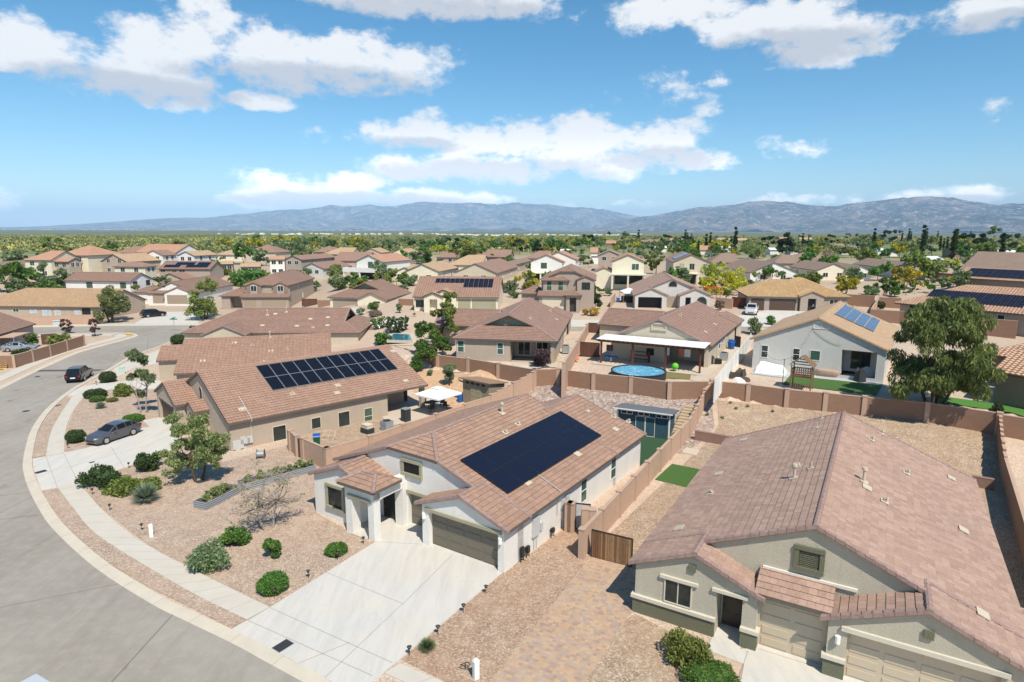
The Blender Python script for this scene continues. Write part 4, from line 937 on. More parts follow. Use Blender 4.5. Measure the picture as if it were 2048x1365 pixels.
# ------------------------------------------------------------------ the rest of the neighbourhood
def eave_pt(x, y, h, z=None):
    if z is not None: return at(x, y, z + h)
    d = ray(x, y).normalized(); t = 30.0
    while t < 3000:
        p = CAM + d * t
        if p.z < T(p.x, p.y) + h: return p
        t += .25
    return p
def fh(label, L, Rx, ang, depth, h, axis='v', ends='gg', wall='cream_stucco', roof='tile_brown', z=None, fx=None, kind='flat', lvl=0, f=(.5, .5), win='auto', fin=True, oe=.4, name='house', pitch=.42, ops={}, hR=None, group=None):
    p = eave_pt(*L, h, z); z0 = p.z - h
    s = House(name, label, (p.x, p.y, z0), ang, wall, roof, cap=roof, kind=kind, lvl=lvl, pitch=pitch, group=group)
    w = s.ext('u', Rx, 0, h); s.wd = w
    if fx: depth = s.ext('v', fx, w if fx > Rx else 0, h)
    depth = max(4, min(depth, 30)); s.dp = depth
    if axis == 'v': s.block(.2, w - .2, 0, depth, h, 'v', ends, f=f, zb=-2.5, oe=oe, orake=.25, ops=ops)
    else: s.block(0, depth, .2, w - .2, h, 'u', ends, f=f, zb=-2.5, oe=oe, orake=.25, ops=ops)
    if fin: s.done()
    if win == 'auto':
        for fl in range(2 if h > 4 else 1):
            zz = .9 + fl * 2.75
            for q in (.28, .7): s.window('-v', 0, w * q, zz, 1.4, 1.25, frame='white_paint')
            if fx:
                for q in (.3, .7): s.window('+u' if fx > Rx else '-u', w - .2 if fx > Rx else .2, depth * q, zz, 1.1, 1.3)
    elif win:
        for sd, q, zz, ww, hh in win:
            s.window(sd, {'-v': 0, '+u': w - .2, '-u': .2}[sd], (w if sd == '-v' else depth) * q, zz, ww, hh)
    return s
S2 = 5.4
# K: grey two-storey with two gabled bays
K = fh('grey tan two storey house with two small gabled bays above a double garage', (488, 569), 580, -2.5, 20, S2, 'v', 'hg', 'taupe_stucco', 'tile_brown', z=.6, fx=628, lvl=1, win=None, fin=False)
w = K.wd
for q in (.22, .8): K.block(w * q - 1.75, w * q + 1.75, -.5, 3, S2 - .2, walls='flr', oe=.2, orake=.2, zb=3.0)
K.block(-5.6, .3, .3, 9, 2.8, ends='hg', walls='flr', ops={'f': [(-3.6, -1.0, -.2, 2.3, 1.8)]})
st = [(-.4, -2.2, 2.55), (w + .3, -2.2, 2.55), (w + .3, .02, 3.3), (-.4, .02, 3.3)]; roof_plane(K.R, st, st[0], st[1], lvl=1); K.W.box(0, w, -1.8, 0, -2, 2.5); K.done()
for q in (.22, .8):
    K.window('-v', -.5, w * q, 3.75, 1.4, 1.35); K.boxpart('brick_panel', 'brown_stucco', ('-v', -.5, w * q - 1.7, w * q - .8, 0, .06, 3.35, 5.1), ('-v', -.5, w * q + .8, w * q + 1.7, 0, .06, 3.35, 5.1))
K.garage('-v', -1.8, w * .03, w * .3, 2.15, 'door_tan', 2); K.garage('-v', -1.8, w * .4, w * .95, 2.15, 'door_tan', 4)
for q in (.35, .9): K.window('+u', w - .2, K.dp * q, 3.9, .6, 1.5)
K.window('+u', w - .2, K.dp * .5, 1.2, .6, 1.2)
# L
Lh = fh('tan roofed house with dark gablet and open beige garage, oleanders before it', (658, 593), 779, 11, 20, 2.75, 'v', 'dg', 'cream_stucco', 'tile_brown', fx=821, lvl=1, f=(.5, 0), win=None, fin=False)
w = Lh.wd; Lh.block(w * .55, w, -2.2, 3, 2.75, walls='flr', orake=.3); Lh.done(); Lh.garage('-v', 0, w * .06, w * .47, 2.25, 'door_tan', 4); Lh.window('-v', -2.2, w * .86, .8, 1.4, 1.4, frame='brown_stucco')
for q in (.35, .6, .8): Lh.window('+u', w - .2, Lh.dp * q, .8, .8, 1.4)
# Ms: wide house with solar along the ridge
Ms = fh('wide cream house with salmon wavy tile roof and solar panels along its ridge', (826, 592), 998, 3, 14, 2.75, 'u', 'gg', 'cream_stucco', 'tile_salmon', lvl=1, kind='s', win=None, fin=False)
w = Ms.wd; a0, a1 = Ms.ext('u', 851, 0, 2.7), Ms.ext('u', 886, 0, 2.7); a2 = Ms.ext('u', 913, 0, 2.7)
Ms.block(a0, a1, -1.6, 4, 2.85, walls='flr', oe=.2, rk=False, ops={'f': [(a0 + 1, a1 - .8, -.1, 2.3, 1.4)]}); Ms.block(a0 + 1, a2, -.6, 5, 2.95, walls='flr', oe=.2, rk=False); Ms.done()
Ms.winp('-v', 0, 831, 850, 600, 615.5, mull='', frame='cream_paint'); Ms.garage('-v', 0, Ms.ext('u', 916, 0, 1), Ms.ext('u', 941, 0, 1), 2.2, 'trim_khaki', 2); Ms.garage('-v', 0, Ms.ext('u', 944, 0, 1), Ms.ext('u', 992, 0, 1), 2.2, 'trim_khaki', 4)
zM = 2.75 - .4 * .42; ZM = lambda u, v: zM + (v + .4) * .42
b0, b1, b2 = Ms.ext('u', 871, 5, 5.0), Ms.ext('u', 929, 5, 5.0), Ms.ext('u', 987, 5, 5.0); pw = (b2 - b0) / 12
Ms.array(b0, 2.9, (1, 0), 12, 2, pw, 1.75, ZM, 'solar_black', 'black_metal', .05, skip=[(i, 0) for i in range(6)])
# N: two-storey behind the brown roof
N = fh('taupe two storey house with hipped bay, small entry tower and cream garage door', (1081, 558), 1190, 8, 14, S2, 'v', 'jg', 'taupe_stucco', 'tile_brown', z=4.7, lvl=1, f=(.72, 0), win=None, fin=False)
w = N.wd; N.block(w * .06, w * .5, -.9, 4, S2, ends='hg', walls='flr'); N.block(w * .68, w - .1, -.5, 3, S2 + .1, walls='flr', oe=.25); N.block(-3.6, .3, 1, 7, 2.75, 'v', 'hg', walls='flr')
N.block(w * .5, w * .74, -3.4, 0, 3.0, ends='hg', walls='flr', ops={'f': [(w * .56, w * .68, -.1, 2.4, .6)]}); N.W.box(0, w * .5, -2.6, 0, -2, 2.7); st = [(-.3, -3.0, 2.6), (w * .5, -3.0, 2.6), (w * .5, -.89, 3.3), (-.3, -.89, 3.3)]; roof_plane(N.R, st, st[0], st[1], lvl=1); N.done()
N.garage('-v', -2.6, w * .06, w * .46, 2.3, 'cream_paint', 4); N.door('-v', -2.8, w * .62, 1.1, 2.3, 'door_dark'); N.window('-v', -.5, w * .84, 3.6, 1.5, 1.3, frame='bronze')
for q in (.17, .38): N.window('-v', -.9, w * q, 3.35, 1.0, 1.75, mull='h', frame='cream_paint', glass='glass_green')
N.boxpart('bay_panel', 'tan_stucco', ('-v', -.9, w * .1, w * .46, 0, .03, 2.95, 3.3))
# O: gable house with dark open garage and arched entry
O = fh('pale house with mauve roof, dark open garage and arched doorway', (1268, 586), 1420, 8, 19, 2.75, 'v', 'gg', 'palegrey_stucco', 'tile_mauve', z=4.3, lvl=1, win=None, fin=False)
w = O.wd; O.block(.1, w * .42, -2.4, 3, 2.75, walls='flr', ops={'f': [(w * .05, w * .36, -.2, 2.2, 1.5, 'dark')]}); O.block(w * .6, w - .1, -1.6, 3, 2.75, walls='flr', ops={'f': [(w * .67, w * .74, -.2, 2.2, 1.0, 'dark')]}); O.done()  # near-black recess backs paint the shade inside garage and doorway
O.garage('-v', 0, w * .44, w * .58, 2.2, 'door_tan', 2); O.window('-v', -1.6, w * .88, .7, 1.9, 1.7, arch=True, frame='trim_khaki'); O.window('-v', 0, w * .51, 4.0, 1.6, 1.1, arch=True, frame='trim_khaki')
# P: golden barrel tiles, brown garage doors
P_ = fh('golden barrel tile house with three brown garage bays and arched entry', (1497, 591), 1600, 10, 12, 2.75, 'u', 'hg', 'taupe_stucco', 'tile_gold', z=4.35, lvl=1, kind='s', win=None, fin=False)
w = P_.wd; P_.block(w * .55, w + 8.6, 1.5, 17, 2.8, ends='hh', walls='flr'); P_.block(w, w + 4, -.6, 4, 3.0, walls='flr', oe=.3, ops={'f': [(w + 1.3, w + 2.7, -.2, 2.4, .8, 'dark')]}); P_.done()  # entry recess has its shade painted as a near-black back
P_.garage('-v', 0, w * .06, w * .32, 2.2, 'door_brown', 2); P_.garage('-v', 0, w * .42, w * .93, 2.2, 'door_brown', 4); P_.window('-v', 1.5, w + 6.3, .8, 1.5, 1.3)
# Q, R, S: houses at the right edge
Qh = fh('long house with orange barrel tiles and stepped black solar array at right edge', (1799, 603), 2250, 54.4, 14, 2.6, 'u', 'hg', 'taupe_stucco', 'tile_barrel', z=4.5, lvl=1, kind='s', win=None, oe=.7, ops={'l': []})
zQ = 2.6 - .7 * .42; ZQ = lambda u, v: zQ + (v + .7) * .42
def frow(s, x, y, zf): return s.roofhit(x, y, zf)
q0, q1 = frow(Qh, 1862, 586, ZQ), frow(Qh, 2040, 600, ZQ); s0 = frow(Qh, 1868, 597, ZQ)
Qh.array(q0[0], s0[1] - .9, (1, 0), 14, 3, (q1[0] - q0[0]) / 11, 1.3, ZQ, 'solar_black', 'black_metal', .01, skip=[(0, 0), (1, 0), (12, 0), (13, 0)])
for x0, x1, y0, y1 in ((1912, 1926, 622, 631), (1949, 1963, 627, 635), (1994, 2010, 630, 640)): Qh.winp('-v', 0, x0, x1, y0, y1, mull='')
Qh.window('-v', 0, 3.2, .2, 3.0, 1.9, mull='v', frame='bronze')
Rh = fh('brown house with barrel tiles and solar covering its whole front slope', (1912, 554), 2200, 58, 10, 2.75, 'u', 'gg', 'brown_stucco', 'tile_barrel', z=5.4, lvl=1, kind='s', win=None)
ZR2 = lambda u, v: 2.75 - .4 * .42 + (v + .4) * .42
Rh.array(1.2, .4, (1, 0), 16, 3, 1.3, 1.5, ZR2, 'solar_black', 'black_metal', .015)
R2 = fh('plain dull brown roof rising behind the fully solar covered house', (1917, 540), 2200, 56, 22, 3.3, 'u', 'gg', 'brown_stucco', 'tile_dull', z=5.6, win=None)
I1 = fh('house with barrel tile roofs cut by the right frame edge behind the tree', (1991, 739), 2200, 60, 7, 2.7, 'u', 'gg', 'brown_stucco', 'tile_barrel', z=3.5, lvl=1, kind='s', win=None, fin=False)
I1.block(9, 17, -4.5, 14, 2.75, 'u', 'hg', walls='flr', oe=.5); I1.block(-1.5, 7, 6.8, 12, 2.75, 'v', 'gg', walls='', oe=.3, kind='flat'); I1.done()
# J: left edge
pj = at(70.7, 646, 2.75); J = House('tan_house', 'house corner cut by the left frame edge above the low block wall', (pj.x, pj.y, 0), -13.5, 'taupe_stucco', 'tile_brown', lvl=1); J.block(-14, -.3, -20, -.3, 2.75, zb=-1); J.done()
# left group across the far street
TL = fh('long low tan house with white shuttered doors behind the street side wall', (-60, 610), 205, 4, 14, 2.6, 'u', 'hg', 'tan_stucco', 'tile_tan', z=.2, lvl=1, kind='s', win=None)
for x0, x1, y0, y1 in ((85, 101.5, 619.5, 633), (110, 121, 620, 633), (150, 161, 621, 632), (60, 73, 618.5, 627)): TL.winp('-v', 0, x0, x1, y0, y1, mull='', glass='glass_pale', frame='white_paint')
TL.winp('-v', 0, 26, 38, 618, 624.5); TL.boxpart('painted_opening_shade', 'dark', ('-v', 0, TL.ext('u', 164, 0, 1.5), TL.ext('u', 181, 0, 1.5), -.01, .02, .8, 2.3))  # flat near-black panel paints the shade of the patio; no real recess
WL = fh('white two storey house with brown gable roof beyond the tan street side house', (129, 560), 261, 7, 10, S2, 'u', 'gg', 'white_stucco', 'tile_brown', z=.3, fx=305, lvl=1, win=None)
for x0, x1, y0, y1 in ((173, 185, 564.5, 576), (240.5, 252, 565.5, 577)): WL.winp('-v', 0, x0, x1, y0, y1, frame='bronze', glass='glass_green')
for q in (.22, .8): WL.window('+u', WL.wd - .2, WL.dp * q, 3.7, 1.5, 1.4, frame='bronze')
WG = fh('white house with arched gable window and two brown garage doors, black car outside', (298, 583), 392, -1, 22, 2.9, 'v', 'gg', 'white_stucco', 'tile_brown', z=.5, lvl=1, win=None, fin=False)
w = WG.wd; WG.block(w * .42, w, -2.2, 3, 2.8, walls='flr'); st = [(-.1, -1.4, 2.5), (w * .43, -1.4, 2.5), (w * .43, .01, 3.1), (-.1, .01, 3.1)]; roof_plane(WG.R, st, st[0], st[1], lvl=1); WG.W.box(.2, w * .42, -1.1, 0, -1, 2.5); WG.block(-4.6, .3, 1.5, 7, 2.7, ends='hg', walls='flr'); WG.done()
WG.garage('-v', -1.1, w * .12, w * .36, 2.2, 'door_tan', 2); WG.garage('-v', -2.2, w * .47, w * .9, 2.2, 'door_tan', 4); WG.window('-v', 0, w * .32, 3.9, .9, 1.5, arch=True, frame='brown_stucco', glass='brown_stucco')
TS = fh('tan two storey house whose roof carries a large stepped dark solar array', (317, 537), 421, 0, 9, S2, 'u', 'gg', 'taupe_stucco', 'tile_brown', z=1.6, lvl=1, win=[('-v', .08, 4.2, 1.5, .8), ('-v', .3, 4.2, 1.5, .7), ('-v', .45, 3.6, 1.8, 1.4)])
ZT = lambda u, v: S2 - .4 * .42 + (v + .4) * .42
TS.array(TS.wd * .08, .5, (1, 0), 14, 2, TS.wd * .84 / 14, 1.7, ZT, 'solar_black', 'black_metal', .03, skip=[(0, 1), (1, 1), (2, 1), (5, 0), (6, 0), (9, 1)])
fh('low tan gabled house half hidden between white garage house and solar two storey', (313, 558), 368, 5, 9, 2.8, 'v', 'gg', 'tan_stucco', 'tile_brown', z=1.5, win=None)
A5 = fh('pale two storey house with arched window at the far left edge', (-45, 538), 26.6, -6, 12, S2, 'v', 'gg', 'beige_stucco', 'tile_dull', z=2.0, win=None); A5.window('-v', 0, A5.wd * .82, 3.3, 1.6, 2.0, arch=True, glass='glass_green')
A5.boxpart('porch_roof', 'tile_dull', ('-v', 0, A5.wd * .55, A5.wd + 1, 0, 2.2, 2.3, 2.75)); A5.boxpart('porch_post', 'beige_stucco', ('-v', 0, A5.wd + .2, A5.wd + .7, 1.5, 2.0, -1, 2.3))
far = [
 ('low tan roofed house with tiny gable dormer above magenta bougainvillea at left', (8, 542), 92, 6, 15, 2.75, 'u', 'hg', 'cream_stucco', 'tile_tan', None, 1.8),
 ('brown pyramid roofed house behind the grey green street corner tree', (145, 546), 215, 8, 14, 2.75, 'u', 'hh', 'taupe_stucco', 'tile_brown', None, 1.6),
 ('two storey house with long orange roof, leftmost of its far row', (48, 519), 103, 4, 11, S2, 'u', 'hg', 'cream_stucco', 'tile_orange', None, None),
 ('two storey house with orange roof and tan gable facing right at far left', (103, 522), 138, 12, 11, S2, 'u', 'gg', 'tan_stucco', 'tile_orange', 162, None),
 ('orange hip roofed house at the desert edge, leftmost of the last row', (116, 509.5), 176, 10, 13, S2, 'u', 'hh', 'cream_stucco', 'tile_orange', None, None),
 ('tan gable fronted house with dark wide window behind yellow green shrubs', (202, 522), 255, 18, 16, 4.2, 'v', 'gg', 'tan_stucco', 'tile_tan', None, None),
 ('cream two storey house with two window bays left of the large solar roof', (227, 532), 291, 6, 12, S2, 'u', 'hh', 'cream_stucco', 'tile_brown', 313, None),
 ('white two storey house with dull mauve roof, left of the tan roofed white gable', (288, 509.5), 326, 12, 13, S2, 'v', 'gg', 'white_stucco', 'tile_brown', 353, None),
 ('white gabled two storey house with tan roof and paired small windows', (355, 510.5), 389, 14, 18, S2, 'v', 'gg', 'white_stucco', 'tile_tan', 433, None),
 ('orange roofed house behind the white two storey with dull mauve roof', (272, 504), 352, 14, 12, S2, 'u', 'gg', 'white_stucco', 'tile_orange', None, None),
 ('low mauve roofed house between bright tree and orange roof in last row', (230, 505), 272, 10, 12, 2.75, 'u', 'hg', 'tan_stucco', 'tile_brown', None, None),
 ('tan roofed house with tiny white gable right of the white gabled house', (433, 509), 488, 9, 13, 2.75, 'u', 'hh', 'cream_stucco', 'tile_tan', None, None),
 ('brown hip roofed house by the desert edge with dark corner porch', (490, 504), 552, 6, 13, 4.0, 'u', 'hh', 'beige_stucco', 'tile_brown', None, None),
 ('tan house whose brown gable end faces left beside a leafy yard', (441, 527.5), 466, -18, 12, 2.9, 'u', 'gg', 'taupe_stucco', 'tile_tan', 421, None),
 ('tan roofed house with dark left gable and flat patio cover', (480, 533), 521, -16, 12, 2.9, 'u', 'gg', 'taupe_stucco', 'tile_tan', 464, None),
 ('white two storey house with orange roof and pale left gable', (538, 518.5), 570, -15, 9, S2, 'u', 'gg', 'white_stucco', 'tile_orange', 520.5, None),
 ('brown gabled two storey house right of the orange roofed white one', (569.5, 518.5), 603, 14, 20, S2, 'v', 'gg', 'taupe_stucco', 'tile_brown', 670, None),
 ('grey gabled low house with covered patio left of the white balcony house', (602, 536), 647, 14, 20, 2.75, 'v', 'gg', 'palegrey_stucco', 'tile_brown', 712, None),
 ('white house with low tan gable left of the beige gabled house', (787, 543.5), 831, 9, 8, 2.75, 'v', 'gg', 'cream_stucco', 'tile_tan', None, None),
 ('cream house with larger tan gable behind the low white gable', (812, 541), 877, 12, 15, 3.2, 'v', 'gg', 'cream_stucco', 'tile_tan', 915, None),
 ('beige gabled house with mauve roof behind the solar ridge house', (908, 544), 993, 11, 16, 2.9, 'v', 'gg', 'beige_stucco', 'tile_brown', 1036, None),
 ('dull brown hip roofed house left of the white two storey with terracotta roof', (1000, 529), 1027, 12, 18, 2.9, 'v', 'hg', 'tan_stucco', 'tile_dull', 1063, None),
 ('wide tan roof behind the beige gabled house with small green tree', (893, 529), 965, 8, 13, 2.75, 'u', 'hg', 'cream_stucco', 'tile_tan', None, None),
 ('brown roof with dark panels on its left, just left of tan ridge', (627, 503.5), 669, 8, 12, 2.75, 'u', 'hh', 'tan_stucco', 'tile_brown', None, None),
 ('tan long roof behind the brown gabled two storey', (643, 508), 704, 6, 12, 2.75, 'u', 'hg', 'tan_stucco', 'tile_tan', None, None),
 ('dull brown roof with tiny left gable left of balcony house', (668, 521), 735, 4, 13, 2.75, 'u', 'gg', 'tan_stucco', 'tile_brown', None, None),
 ('tan roof carrying a blue panel in the last row left of centre', (723, 505), 762, 8, 12, 2.75, 'v', 'gg', 'tan_stucco', 'tile_tan', None, None),
 ('cream gabled house with tan roof in the last row by the desert', (783, 505.5), 818, 10, 14, 2.75, 'v', 'gg', 'cream_stucco', 'tile_tan', None, None),
 ('small dark gabled brown house in front of the cream gable, last row', (811, 512), 833, 10, 14, 2.75, 'v', 'gg', 'brown_stucco', 'tile_brown', 848, None),
 ('brown roofed house right of the bright green street tree, centre row', (873, 514), 912, 8, 13, 2.75, 'u', 'hg', 'tan_stucco', 'tile_brown', None, None),
 ('low brown roof behind a round green tree left of dark tall tree', (952, 513), 1020, 8, 12, 2.75, 'u', 'gg', 'brown_stucco', 'tile_brown', None, None),
 ('tan roofed house under the dark tall tree right of centre', (1050, 516), 1100, 8, 12, 2.75, 'u', 'hg', 'beige_stucco', 'tile_brown', None, None),
 ('tan brick coloured two storey house with twin arched windows', (1195.5, 510.5), 1243, 9, 12, S2, 'v', 'gg', 'taupe_stucco', 'tile_mauve', None, None),
 ('brown low roof right of the two storey with blue panels', (1420, 524), 1476, 10, 13, 2.75, 'u', 'hg', 'beige_stucco', 'tile_dull', None, None),
 ('dark brown roofed house with white gable and patio before yellow trees', (1499.5, 544), 1596, 2, 22, 2.9, 'v', 'gg', 'white_stucco', 'tile_dull', 1444, None),
 ('dull brown roofed house with cream gable end right of white gable', (1633, 540), 1700, 2, 22, 2.9, 'v', 'gg', 'cream_stucco', 'tile_dull', 1579, None),
 ('small white gabled house with brown roof and iron fence', (1692, 540), 1744, 6, 16, 3.0, 'v', 'gg', 'white_stucco', 'tile_dull', None, None),
 ('brown roofed house with white gable and open patio left of barrel tile roofs', (1798, 538), 1865, 6, 28, 2.9, 'v', 'gg', 'palegrey_stucco', 'tile_dull', 1700, None),
 ('low brown roof left of the cream gable end near dark pines', (1546, 526), 1602, 8, 12, 2.75, 'u', 'hg', 'beige_stucco', 'tile_dull', None, None),
 ('mauve roof under the bare brown tree right of dark pines', (1578, 521), 1652, 6, 12, 2.9, 'u', 'hg', 'beige_stucco', 'tile_dull', None, None)]
for lb, L, Rx, ang, dp, h, ax, en, wl, rf, fx, z in far: fh(lb, L, Rx, ang, dp, h, ax, en, wl, rf, z, fx)
# two-storey with balcony
BH = fh('white two storey house with orange roof and a white balcony on posts', (711.5, 522), 765, 22, 18, 5.5, 'v', 'gg', 'white_stucco', 'tile_orange', fx=821, win=None); w = BH.wd
BH.window('-v', 0, w * .55, 3.2, 1.5, 2.1, frame='bronze', glass='glass_green'); BH.window('-v', 0, w * .8, 4.1, 1.0, 1.1, frame='bronze'); BH.boxpart('balcony', 'white_stucco', ('-v', 0, -2.6, w * .95, .02, 2.6, 2.55, 2.85), ('-v', 0, -2.6, w * .95, 2.5, 2.6, 2.85, 3.8), ('-v', 0, -2.6, -2.5, .02, 2.5, 2.85, 3.8)); BH.boxpart('painted_patio_shade', 'dark', ('-v', 0, w * .1, w * .95, -.01, .03, .1, 2.4))  # dark panel on the wall paints the shade below the balcony
for q in (-2.5, w * .3, w * .9): BH.boxpart('post', 'white_stucco', ('-v', 0, q, q + .4, 2.15, 2.55, -2, 2.55))
W2 = fh('white two storey house with salmon double gable and patio behind yellow tree', (1060.6, 522), 1126, 10, 8, 5.5, 'v', 'gg', 'white_stucco', 'tile_orange', z=5.2, win=None, fin=False); w = W2.wd
W2.block(w * .28, w * 1.35, 4, 16, 5.9, walls='flr'); W2.done(); W2.window('-v', 0, w * .42, 3.5, 1.6, 1.5, frame='bronze', glass='glass_green'); W2.boxpart('patio_cover', 'cream_stucco', ('-v', 0, -.4, w * .55, 0, 3, 2.3, 2.55)); W2.boxpart('painted_patio_shade', 'dark', ('-v', 0, .6, w * .5, -.01, .03, .1, 2.3)); W2.boxpart('post', 'white_stucco', ('-v', 0, w * .34, w * .34 + .4, 2.5, 2.9, -2, 2.3))  # shade behind the patio cover is painted as a thin dark panel
C2 = fh('cream two storey house with orange gable roof and wide covered patio', (1223, 522), 1290, 9, 14, 5.6, 'v', 'gg', 'cream_stucco', 'tile_orange', z=6.2, win=None, fin=False); w = C2.wd
C2.block(-3.6, .3, .5, 9, 3.2, ends='gg', walls='flr'); C2.done(); C2.window('-v', 0, w * .72, 3.5, 1.7, 1.5, glass='glass_green'); C2.boxpart('patio_cover', 'cream_stucco', ('-v', 0, -.1, w + .3, 0, 3.2, 2.45, 2.75)); C2.boxpart('painted_patio_shade', 'glass', ('-v', 0, .8, w - .5, -.01, .03, .1, 2.3))  # dark glass panel stands in for the shade at the back of the patio
for q in (.1, w * .48, w - .3): C2.boxpart('post', 'cream_stucco', ('-v', 0, q, q + .4, 2.7, 3.1, -2, 2.45))
S5 = fh('beige two storey gabled house with blue solar panels on its brown roof', (1345.5, 523), 1421, 9, 16, 5.5, 'v', 'gg', 'beige_stucco', 'tile_brown', z=5.6, fx=1331, win=None); w = S5.wd
for q in (.25, .52): S5.window('-v', 0, w * q, 3.4, 1.3, 1.6, frame='trim_cream', glass='taupe_stucco' if q < .3 else 'glass')
S5.boxpart('patio_cover', 'cream_stucco', ('-v', 0, .1, w * .68, 0, 2.8, 2.45, 2.7)); S5.boxpart('painted_patio_shade', 'dark', ('-v', 0, w * .35, w * .64, -.01, .03, -.3, 2.3))  # thin dark panel painted in for the shade under this cover
for q in (w * .36, w * .64): S5.boxpart('post', 'cream_stucco', ('-v', 0, q, q + .35, 2.3, 2.7, -2, 2.45))
z5 = 5.5 - .4 * .42; S5.array(.9, 3.5, (0, 1), 4, 3, 2.2, 1.25, lambda u, v: z5 + (u + .2) * .42, 'solar_blue', 'solar_frame', .05)
# far cottages, sheds and mobile homes among the trees
cot = [(1180, 505, 1196, 'cream_stucco', 'tile_orange'), (1196, 483, 1214, 'tan_stucco', 'tile_orange'), (1212, 487, 1232, 'brown_stucco', 'tile_orange'), (1262, 481, 1283, 'tan_stucco', 'tile_orange'), (1282, 485, 1296, 'brown_stucco', 'tile_dull'), (1296, 484, 1320, 'tan_stucco', 'tile_dull'), (1340, 481, 1370, 'tan_stucco', 'tile_orange'), (1435, 480, 1462, 'cream_stucco', 'tile_tan'), (1470, 481, 1496, 'tan_stucco', 'tile_tan'), (1400, 500, 1440, 'cream_stucco', 'tile_orange'), (1420, 495, 1462, 'white_stucco', 'white_paint'), (1310, 496, 1334, 'white_stucco', 'white_paint'), (1540, 500, 1560, 'white_stucco', 'white_paint'), (1580, 502, 1600, 'white_stucco', 'white_paint'), (1660, 494, 1692, 'beige_stucco', 'tile_dull'), (1682, 500, 1704, 'palegrey_stucco', 'white_paint'), (1700, 500, 1718, 'tan_stucco', 'tile_dull'), (1754, 501, 1772, 'white_stucco', 'white_paint'), (1780, 503, 1796, 'white_stucco', 'white_paint'), (1852, 519, 1888, 'white_stucco', 'white_paint'), (1792, 475, 1812, 'tan_stucco', 'tile_orange'), (1905, 474, 1925, 'cream_stucco', 'tile_tan'), (1940, 473, 1955, 'cream_stucco', 'tile_tan'), (1906, 506, 1922, 'brown_stucco', 'door_brown'), (1935, 503, 1950, 'beige_stucco', 'tile_tan'), (2000, 505, 2040, 'brown_stucco', 'white_paint'), (2026, 497, 2050, 'tan_stucco', 'tile_dull'), (1560, 478, 1580, 'tan_stucco', 'tile_orange'), (1600, 479, 1625, 'tan_stucco', 'tile_tan'), (1120, 503, 1142, 'white_stucco', 'white_paint'), (1834, 517, 1850, 'palegrey_stucco', 'tile_dull')]
for x, y, x2, wl, rf in cot:
    pale = rf == 'white_paint'
    fh('distant white roofed mobile home or shed among the far trees' if pale else 'distant low tiled house among the far trees right of centre', (x, y), x2, 8, 10, 2.6, 'u', 'gg', wl, rf, win=None, pitch=.2 if pale else .42, group='white roofed far sheds and mobile homes' if pale else 'far low houses among the trees', name='mobile_home' if pale else 'house')
for x, y, x2 in [(1258, 467.5, 1272), (1272, 467.8, 1285), (1183, 512, 1215)]: fh('plain white flat roofed shed far off among the trees', (x, y), x2, 5, 8, 3.2, 'u', 'gg', 'white_stucco', 'white_paint', win=None, pitch=.05, name='shed', group='plain far white sheds')
# ------------------------------------------------------------------ plants
def quad_mesh(name, q, mats, mi=None, parent=None, attr=None):
    n = len(q); me = bpy.data.meshes.new(name); me.vertices.add(n * 4); me.vertices.foreach_set('co', q.astype(np.float32).ravel())
    me.loops.add(n * 4); me.loops.foreach_set('vertex_index', np.arange(n * 4, dtype=np.int32)); me.polygons.add(n)
    me.polygons.foreach_set('loop_start', np.arange(0, n * 4, 4, dtype=np.int32)); me.polygons.foreach_set('loop_total', np.full(n, 4, dtype=np.int32))
    for m in (mats if isinstance(mats, (list, tuple)) else [mats]): me.materials.append(M[m])
    if mi is not None: me.polygons.foreach_set('material_index', mi.astype(np.int32))
    if attr is not None:
        a = me.attributes.new('tint', 'FLOAT', 'FACE'); a.data.foreach_set('value', attr.astype(np.float32))
    me.update(calc_edges=True); o = bpy.data.objects.new(name, me); COL.objects.link(o)
    if parent: o.parent = parent
    return o
def unit(n, rng):
    v = rng.normal(size=(n, 3)); return v / np.linalg.norm(v, axis=1, keepdims=True)
def leaves(cen, rr, per, size, asp=1.6, droop=0.0, shell=.5, rng=RNG, flat=1.0):
    n = len(cen) * per; c = np.repeat(cen, per, 0); r = np.repeat(rr, per)
    d = unit(n, rng); u = (shell + (1 - shell) * rng.random(n)) ** .7; p = c + d * (r * u)[:, None] * np.array([1, 1, flat])
    a = unit(n, rng); a = a * (1 - droop) + np.array([0, 0, -1.0]) * droop + d * .25; a /= np.linalg.norm(a, axis=1, keepdims=True)
    b = np.cross(a, unit(n, rng)); b /= np.linalg.norm(b, axis=1, keepdims=True) + 1e-9
    s = size * (.6 + .8 * rng.random(n)); a = a * (s * asp / 2)[:, None]; b = b * (s / 2)[:, None]
    return np.stack([p - a - b * .5, p - b * .0 + b * 1.0 - a * .1, p + a + b * .3, p + a * .1 - b * 1.0], 1)
